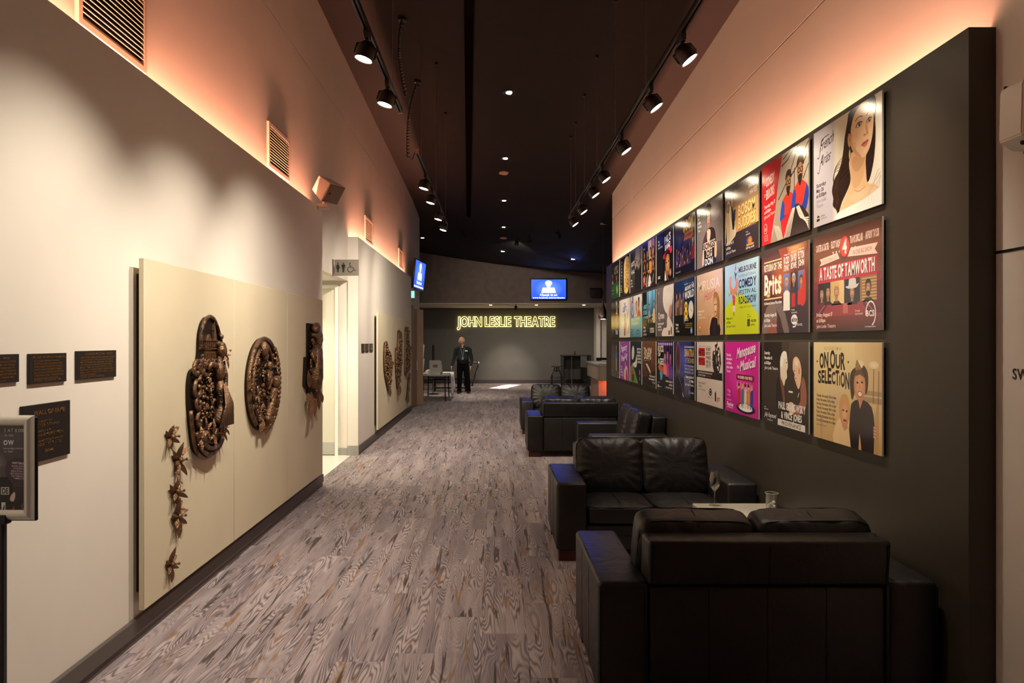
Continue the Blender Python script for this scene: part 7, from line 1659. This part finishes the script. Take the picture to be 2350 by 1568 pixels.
def p_selection(A):
    A.rect(0, 0, 78, 57.8, (204, 166, 110), (232, 212, 158)); A.rect(50, 30, 78, 57.8, (228, 202, 148), right=(206, 170, 118)); A.rect(18, 22, 42, 32, (206, 176, 132), (220, 196, 148)); A.rect(55, 26, 78, 32.5, (176, 146, 104)); A.rect(55, 29, 78, 30, (206, 184, 140)); A.line([(69.5, 26), (70, 44)], .7, (120, 88, 56)); A.line([(74.5, 24), (75, 43)], .7, (120, 88, 56)); A.rect(9, 0, 12, 14, (190, 158, 118)); A.ell(70, 46, 5, 2, (240, 224, 190), (228, 204, 150)); A.ell(56, 46, 4, 2.4, (240, 224, 186), (230, 206, 152))
    A.text('SALE THEATRE COMPANY', 14, 53.2, 22, 2, (196, 164, 110)); nk = (40, 30, 22)
    for ch, x, y, w, h in (('O', 8, 42.5, 5.6, 8.4), ('N', 14, 43, 5.4, 8.6), ('O', 21.5, 43, 6.4, 9.8), ('U', 28.4, 43, 5.6, 7.6), ('R', 34.4, 42.6, 5.4, 9), ('S', 6, 33.4, 4, 7), ('E', 10.6, 33.8, 3.8, 7.0), ('L', 14.8, 33.6, 3.6, 7.2), ('E', 18.6, 33.8, 4.6, 8.6), ('C', 23.6, 33.8, 4.4, 6.6), ('T', 28.2, 33.4, 4.4, 8), ('I', 32.8, 33.4, .9, 5.4), ('O', 34.4, 32.8, 5, 8), ('N', 39.8, 32.0, 4.6, 8.6)): A.text(ch, x, y, w, h, nk, 1)
    A.ell(4.8, 46.2, .7, .7, nk); A.ell(43.2, 46.8, .7, .7, nk)
    A.poly([(26, 0), (27, 8), (31, 13.5), (36, 15), (44, 15), (48, 10), (49, 0)], (236, 204, 150), 2); A.ell(39, 18, 5.4, 8, (236, 184, 138), (206, 144, 100)); A.poly([(33, 16), (33, 24), (37, 28.5), (42, 28), (45, 23), (44.6, 15), (43, 22), (38, 25.5), (35, 22)], (206, 160, 96), 3); A.ell(37.4, 19.6, 1.0, .6, (60, 40, 30)); A.ell(41.4, 19.4, 1.0, .6, (60, 40, 30)); A.ell(39.4, 14, 2.2, .7, (150, 70, 56)); A.poly([(36, 10.5), (39, 8), (43, 10.5), (42, 12), (37, 12)], (206, 150, 110))
    A.poly([(46, 0), (45.5, 20), (48, 25), (54, 27), (60, 27), (68, 24), (71, 14), (71, 0)], (48, 38, 38), 2); A.poly([(54, 27), (56, 22), (59, 27)], (206, 140, 104)); A.poly([(54.5, 0), (55.4, 9), (56.6, 5), (57.5, 0)], (226, 168, 112)); A.line([(56, 22), (55.6, 9)], .3, (30, 24, 26))
    A.poly([(48, 26), (45, 34), (46, 41), (52, 44.5), (58, 44), (60, 45.5), (64, 42), (64.5, 35), (62, 30), (60, 38), (54, 38)], (70, 52, 40), 3); A.poly([(51, 43), (52.5, 48.4), (55, 46.4), (57.5, 44), (56, 42)], (150, 116, 66), 2); A.ell(55.6, 34.6, 6.2, 8.6, (232, 178, 132), (196, 134, 92)); A.poly([(49.6, 39), (52, 42.6), (58, 43), (61, 39), (56, 40.6)], (96, 74, 58), 2); A.ell(53.4, 36, 1.1, .6, (52, 36, 30)); A.ell(58.2, 36.4, 1.1, .6, (52, 36, 30)); A.poly([(55.6, 37), (57, 32.8), (54.8, 32.8)], (206, 140, 98)); A.ell(56, 30, 1.9, 1.2, (246, 232, 214)); A.ring(56, 30, 2.3, 1.6, .4, (150, 70, 56))
    A.poly([(70, 0), (71, 18), (73, 26), (75, 26), (75, 0)], (196, 158, 104)); 
    for k in range(4): A.ell(71.6, 13.6 - k * 1.6, 2.2, .9, (232, 176, 132), (190, 130, 92))
    for k, s in enumerate(('Thursday November 22nd at 8pm', 'Friday November 23rd at 8pm', 'Saturday November 24th at 8pm', 'Thursday November 29th at 8pm', 'Friday November 30th at 8pm', 'Saturday December 1st at 2pm', 'Saturday December 1st at 8pm')): A.text(s, 4, 25 - k * 2.45, len(s) * .86, 1.45, nk, 1)
    A.text('John Leslie Theatre', 4, 7.6, 13, 1.3, (120, 96, 66))

def p_provenance(A):
    A.rect(0, 0, 78, 57.8, (44, 38, 36), (74, 62, 56)); A.rect(4, 38, 36, 57.8, (52, 44, 40), (40, 34, 32)); A.rect(48, 20, 78, 57.8, (52, 44, 40), (86, 72, 64))
    A.poly([(28, 8), (26, 28), (32, 35), (38, 32), (42, 20), (44, 10)], (40, 33, 32), 2); A.poly([(32, 34), (35, 35), (40, 26), (42, 16), (40, 14), (36, 24)], (118, 74, 60), 2); A.poly([(34, 34), (33, 42), (34, 47), (38, 51), (43, 51), (45.5, 46), (46, 41), (44.4, 38), (44.8, 34), (42, 32), (40, 28), (37, 31)], (226, 210, 188), 3); A.poly([(33.5, 42), (34, 47.5), (38, 51.3), (43.4, 51.2), (44.6, 47), (40, 46), (37, 41)], (240, 232, 216), 3); A.ell(44, 44, .7, .5, (60, 44, 40)); A.poly([(43.8, 38.6), (45.2, 38), (44, 37.6)], (150, 90, 76))
    A.poly([(70, 36), (74, 30), (75, 20), (70, 13), (60, 9.5), (56, 12), (60, 15), (66, 20), (66, 28)], (150, 96, 76), 2); A.poly([(54, 42), (55, 46.5), (59.5, 48.4), (64.5, 46), (67.5, 40), (66.5, 32), (63.6, 27.6), (61, 28.6), (58, 32.6), (56.6, 34), (57, 37), (54.6, 39)], (226, 186, 154), 3); A.ell(60, 44.4, 4.4, 3.4, (244, 224, 200), (226, 188, 156)); A.ell(64, 39, 1, 2, (190, 130, 104)); A.line([(55.6, 38.6), (58, 39.4)], .5, (96, 60, 50)); A.line([(57, 33.6), (59.6, 34.6)], .5, (130, 70, 60)); A.rect(47.4, 24.2, 54, 25.4, (232, 222, 204)); A.poly([(45, 15), (50, 18), (56, 17), (57, 12), (50, 9), (48, 12)], (226, 184, 152), 3); A.line([(62, 22), (64, 25)], .9, (216, 190, 166))
    date(A, ['Saturday', 'November 10', 'at 8.00pm', 'John Leslie Theatre'], 4.6, 49, 2.2, WHT, wc=1.3); A.text('PAUL GRABOWSKY', 30.5, 12.2, 43, 4.6, WHT, 1); A.text('& VINCE JONES', 35, 6.2, 33, 4.2, WHT, 1)
    A.rect(29, -0.0 + .6, 73, 4.9, (222, 212, 198)); A.text('PROVENANCE', 36, 1.4, 31, 2.7, (60, 52, 50)); A.text('Proudly', 4, 10.6, 4, .9, WHT); A.text('Sponsored by', 4, 9.2, 8, .9, WHT); A.text('Jolly Raymond', 4.4, 4.4, 21, 3, WHT, 0, .4); A.text('www.jollyraymond', 10, 2, 10, 1, WHT)

def p_dancers(A):
    A.rect(0, 0, 78, 57.8, (196, 30, 140), (216, 38, 156)); A.ell(36, 30, 30, 20, (228, 66, 172), (206, 34, 148)); w = (246, 226, 236)
    A.text('Menopause', 30.4, 43.8, 41, 8, (120, 10, 80), 1, .18, .14); A.text('Menopause', 30, 44.4, 41, 8, w, 1, .18, .14); A.text('the', 30, 36.5, 6, 3, w, 0, .2); A.text('Musical', 38.4, 34, 33, 7.6, (120, 10, 80), 1, .18, .14); A.text('Musical', 38, 34.6, 33, 7.6, w, 1, .18, .14); A.rect(29, 27.2, 69, 32, (150, 20, 70)); A.rect(29.8, 27.9, 68.2, 31.3, (120, 24, 62)); A.text('WOMEN ON FIRE!', 32, 28.5, 33, 2.2, (244, 222, 200), 1)
    A.ell(50, 5.6, 21, 4.2, (34, 18, 30)); A.ell(50, 6.2, 16, 3, (246, 240, 244))
    for k, (x, c) in enumerate(((35, (190, 52, 46)), (43, (60, 130, 130)), (50, (226, 216, 190)), (57, (206, 150, 60)), (64, (48, 64, 150)))):
        A.poly([(x - 2, 20), (x + 2.4, 20), (x + 3, 13), (x + 1.6, 6), (x + .2, 6), (x, 12), (x - 1.6, 6), (x - 3, 6), (x - 2.8, 13)], c, 2); A.line([(x - 2, 19.5), (x - 4.4, 23), (x - 3.4, 26)], 1.0, (232, 184, 150)); A.line([(x + 2, 19.5), (x + 4, 22)], 1.0, c); A.ell(x, 22.4, 1.5, 2, (236, 190, 156)); A.ell(x, 23.6, 1.8, 1.3, ((90, 50, 36), (210, 170, 90), (60, 40, 34))[k % 3])
    date(A, ['Thursday', 'November 1', 'at 8.00pm', 'John Leslie', 'Theatre'], 4, 46, 2.1, w, wc=1.45); A.text('Moe', 6, 15.5, 8, 3, (236, 170, 210), 0, .3); A.text('Lounge', 6, 13, 8, 2, (236, 170, 210)); A.text('Proudly Sponsored by', 4, 9.2, 12, .9, w); A.text('Fusion', 5, 4.6, 16, 3, w, 1, .3); A.text('ON PROMOTIONS', 5, 2.8, 16, 1.1, w)

def p_redblocks(A):
    bg(A, (214, 196, 184), (226, 208, 196)); A.text('THE LONG AND', 5, 53, 40, 1, (130, 110, 104)); A.rect(6, 44, 27, 52, (206, 44, 44)); A.rect(6, 35.6, 27, 43.2, (206, 44, 44)); A.text('HITS', 7, 45.4, 19, 5, (70, 20, 20), 1); A.text('PITS', 7, 36.6, 19, 5, (70, 20, 20), 1)
    for k, s in enumerate(('THE SHORT', 'HISTORY', 'OF MUSIC', 'AND ALL', 'OF IT')): A.text(s, 30, 49.4 - k * 3.8, 15, 2.8, (44, 36, 34), 1)
    R_ = random.Random(8); A.ell(62, 42, 12, 14, (36, 30, 30))
    for k in range(34): a = R_.uniform(0, 6.3); r = R_.uniform(.45, 1.0); A.ell(62 + 12 * r * math.cos(a), 42 + 14 * r * math.sin(a), R_.uniform(1, 2.6), R_.uniform(1, 2.8), (226, 212, 202) if k % 2 else (44, 36, 36))
    A.ell(62, 42, 3.4, 5, (150, 134, 126), (60, 50, 50)); A.rect(0, 24, 78, 30.6, (38, 32, 32)); A.text('YOU KNOW ONE OF THEM WILL BE IN TUNE', 5, 28, 44, 1.4, WHT); A.text('JUST NOT TONIGHT', 5, 25.4, 24, 1.4, WHT); A.text('SOLD OUT', 32, 25.4, 14, 1.4, (206, 50, 50)); date(A, ['Saturday October 27', 'at 8.00pm', 'John Leslie Theatre'], 5, 18, 1.9, (112, 96, 90), wc=1.25); A.ell(44, 12, 4.4, 3.4, (34, 28, 28)); A.ring(44, 12, 2.4, 1.8, .5, (226, 212, 202)); A.text('MUSIC LOVERS', 37, 6.6, 14, 1, (90, 76, 72)); A.poly([(57, 5), (61, 5), (61, 12), (58.5, 14), (57, 12)], (40, 30, 30)); A.text('gtr', 63, 6, 9, 4, (190, 50, 44), 1)

def p_crooner(A):
    A.rect(0, 0, 78, 57.8, (22, 20, 36), (48, 52, 120)); A.ell(36, 42, 22, 22, (84, 92, 184), (44, 48, 112)); A.rect(64, 0, 78, 57.8, (20, 18, 26), (34, 30, 60)); A.ell(14, 40, 10, 17, (66, 42, 44), (104, 64, 70)); A.ring(14, 40, 10, 17, .8, (176, 130, 140)); A.poly([(8, 0), (6, 20), (14, 26), (24, 16), (30, 0)], (22, 18, 22), 2); A.line(smooth_pts([(14, 24), (20, 18), (30, 10), (34, 0)], 5, False), .9, (150, 110, 130)); A.line([(32, 4), (36, 0.2)], 1.4, (230, 220, 210)); A.rect(38, 0, 62, 22, (50, 50, 70), (110, 110, 134))
    A.text('SWINGING', 40, 51.5, 35, 1.8, WHT); A.text('SINATRA', 40, 43, 35, 7, (226, 184, 80), 1); A.text('AT THE SANDS', 42, 36.4, 33, 4.6, (176, 150, 84), 1); 
    for k in range(3): A.text(('WITH THE BIG BAND', 'TWENTY PIECE SWING', 'ORCHESTRA LIVE'), 40, 32 - k * 3, 34, 2, (190, 190, 214)) if False else A.text(('WITH THE BIG BAND', 'TWENTY PIECE SWING', 'ORCHESTRA LIVE')[k], 40, 32 - k * 3.2, 34, 2.2, (190, 190, 214))
    date(A, ['Sunday October 21', 'at 2.00pm', 'John Leslie Theatre'], 74, 21, 2.4, WHT, True, 1.7); A.rect(56, 5, 60, 9, (70, 120, 190)); A.text('LOCAL BANK', 62, 6, 12, 1.6, WHT)

def p_rock(A):
    bg(A, (16, 14, 16)); 
    for k in range(8): x = 8 + k * 9; A.ell(x, 55, 4, 2.4, (240, 220, 255), (120, 60, 180)); A.poly([(x - 1, 54), (x + 1, 54), (x + 6 - k, 26), (x - 4 - k * .3, 26)], (104 + 12 * (k % 3), 44, 160) if k > 2 else (30, 24, 34))
    A.bust(52, 42, 7, (206, 60, 90), (230, 150, 170), (40, 20, 40), low=18); A.bust(40, 40, 6, (230, 120, 140), (236, 180, 180), (60, 30, 50), low=20); A.bust(66, 40, 6, (90, 50, 160), (214, 140, 180), (30, 20, 40), low=16)
    for s, y, w in (('ROCK', 46, 30), ('OF', 40.5, 14), ('AGES', 31, 30)): A.text(s, 4, y, w, 7 if s != 'OF' else 4.4, (240, 226, 206), 1)
    A.poly([(4, 28), (20, 31), (34, 24), (18, 22)], (190, 104, 54), 2); A.poly([(14, 22), (28, 22), (26, 14), (18, 12)], (80, 170, 206)); A.rect(0, 0, 78, 12, (14, 12, 13)); date(A, ['Saturday October 13', 'at 8.00pm', 'John Leslie Theatre'], 74, 12, 2.2, WHT, True, 1.6); A.text('Proudly by', 4, 9, 10, 1, WHT); A.ell(6, 5, 2.4, 2, WHT); A.text('star fm', 10, 4, 12, 2, WHT)

def p_western(A):
    A.rect(0, 0, 78, 57.8, (52, 36, 30), (122, 78, 48)); R_ = random.Random(6)
    for k in range(36): A.ell(R_.uniform(0, 78), R_.uniform(14, 57), R_.uniform(2, 7), R_.uniform(1, 4), ((150, 98, 60), (96, 60, 40), (120, 76, 48))[k % 3], (104, 66, 44))
    A.text('The Wild', 8, 44, 46, 6, (230, 212, 190), 1); A.text('DUFFS', 10, 35.4, 42, 8, (230, 212, 190), 1); A.rect(6, 32, 50, 34.6, (44, 32, 28)); A.text('A COMEDY OF THE BUSH', 8, 32.6, 38, 1.4, (214, 190, 160)); A.poly([(20, 29), (28, 26), (42, 20), (48, 18), (46, 22), (30, 29)], (232, 220, 206), 2); A.poly([(24, 22), (50, 8), (74, 12), (72, 24), (50, 16)], (36, 26, 24), 2); A.rect(0, 0, 78, 12, (40, 28, 25), (52, 36, 30)); date(A, ['Friday September 28', 'Saturday September 29', 'at 7.30pm'], 74, 13.5, 2.3, WHT, True, 1.7)

def p_puppets(A):
    A.rect(0, 0, 78, 57.8, (24, 30, 40), (28, 38, 52)); A.poly([(0, 0), (0, 22), (20, 26), (56, 0)], (118, 138, 62)); A.poly([(12, 32), (10, 44), (18, 52), (28, 48), (26, 36)], (226, 216, 200), 2); A.poly([(14, 26), (36, 30), (44, 40), (46, 24), (30, 22)], (232, 222, 206), 2); A.bust(14, 24, 6, (206, 70, 54), (222, 150, 130), low=8)
    for k in range(5): A.text(('ERTH', 'PRESENTS', 'PREHISTORIC', 'CREATURES', 'LIVE')[k], 48, 46 - k * 4.4, 26, 2.8, WHT, 1)
    A.rect(12, 2, 26, 12, (58, 66, 40)); A.ell(66, 16, 4, 4, (206, 60, 110)); A.ell(66, 8, 2, 3, (90, 150, 90))

def p_purple(A):
    A.rect(0, 0, 78, 57.8, (140, 62, 156), (156, 74, 172)); A.ell(30, 8, 24, 12, (176, 110, 190), (142, 66, 158)); w = (236, 216, 240)
    A.text('Puppetry', 8, 42, 50, 9, w, 1, .25, .08); A.text('of the', 36, 36, 24, 5, w, 0, .25); A.text('Pencil', 10, 27, 46, 9, w, 1, .25, .08); A.bust(44, 25, 6, (230, 206, 200), (230, 180, 150), (40, 30, 40), low=2); A.poly([(40, 0), (40, 16), (50, 22), (62, 18), (66, 0)], (226, 196, 200), 2); A.poly([(48, 0), (52, 16), (60, 14), (64, 0)], (206, 40, 56), 2); date(A, ['Friday', 'Sept 21', 'at 8.00pm', 'John Leslie'], 5, 18, 2.6, w, wc=2.0)

def p_farbrown(A):
    A.rect(0, 0, 78, 57.8, (96, 84, 70), (44, 36, 30)); A.rect(58, 0, 78, 57.8, (30, 26, 24)); 
    for k in range(8): A.text('LETTERSX'[k], 12, 50 - k * 4.6, 16, 3.4, (120, 108, 96), 1)
    A.bust(50, 48, 6, (70, 110, 160), (222, 170, 136), low=26); A.poly([(46, 30), (54, 30), (56, 12), (46, 12)], (176, 140, 120), 2); A.bust(66, 8, 5, (206, 170, 150), low=0); A.text('Sept 14', 6, 8, 20, 3, (150, 138, 124))

POST = [[(p_soprano, 'poster of a dark-haired woman looking up, beside script lettering, topmost at the near end', 0), (p_errors, 'red poster of two men in red and blue shirts with striped trousers'), (p_buddies, 'poster with gold lettering on tan above a dark band, couple in white'),
         (p_boxman, 'grey poster of a man in black holding lettered cards'), (p_goldband, 'black poster with big gold lettering over small purple figures'), (p_pals, 'black poster of one face under a red band'), (p_collage, 'crowded collage poster of brown and orange faces'),
         (p_silhouettes, 'dim grey poster of dark figures in the top row'), (p_guitar, 'black poster with a cream and gold painted shape'), (p_greenfoot, 'farthest top row poster, black above and green below')],
        [(p_country, 'maroon road poster with a big red number four and a row of faces'), (p_brits, 'brown poster with gothic lettering and three singers'), (p_roadshow, 'pale blue and lime comedy festival poster'), (p_songbird, 'peach poster of a curly-haired woman in black'),
         (p_world, 'navy poster with a big yellow figure eight and a clock'), (p_figurewhite, 'mauve poster with a large pale white shape'), (p_bluestage, 'dark poster with a glowing blue stage curtain'), (p_tealparty, 'poster with faces above and plain teal below'), (p_sketch, 'white poster with blue lettering over a sketch'), (p_redflag, 'farthest middle row poster, dark with a red and white figure')],
        [(p_selection, 'sepia poster of a hatted man and a woman in cream, lowest at the near end'), (p_provenance, 'dark poster of two grey-haired men facing each other'), (p_dancers, 'bright pink poster with five dancing women'), (p_redblocks, 'white poster with red blocks and a black band'),
         (p_crooner, 'blue poster with gold lettering and a microphone'), (p_rock, 'black poster with purple stage beams'), (p_western, 'brown rusty poster with a white title'), (p_puppets, 'navy poster with a green slope at its foot'), (p_purple, 'purple poster with white script lettering'), (p_farbrown, 'farthest bottom row poster, dim brown')]]
bm = BM(); box(bm, 0, PWID, 0, PHEI, 0.0, 0.010, 0.0012, 1); board_me = bpy.data.meshes.new('backing_board'); bm.to_mesh(board_me); bm.free(); board_me.materials.append(M_BOARD)
bm = BM()
for xx in (0.06, PWID - 0.09):
    for yy in (0.06, PHEI - 0.09): box(bm, xx, xx + 0.03, yy, yy + 0.03, -0.0125, 0.0)
pad_me = bpy.data.meshes.new('mounting_pad'); bm.to_mesh(pad_me); bm.free(); pad_me.materials.append(M_BLKPL)
for r, row in enumerate(POST):
    for c, it in enumerate(row):
        t = empty('poster'); yl = PY0 + c * PITCH + PWID
        frame(t, (XR - 0.012, yl, PZ[r]), 'R'); tag(t, it[1], 'poster', 'show posters on the dark wall')
        link_mesh('backing_board', board_me, None, t); link_mesh('mounting_pad', pad_me, None, t)
        A = Art(0.01, 78.0, 57.8); it[0](A)
        p = A.build('print', M_PRINT, t); p.location = (0, 0, 0.0101)
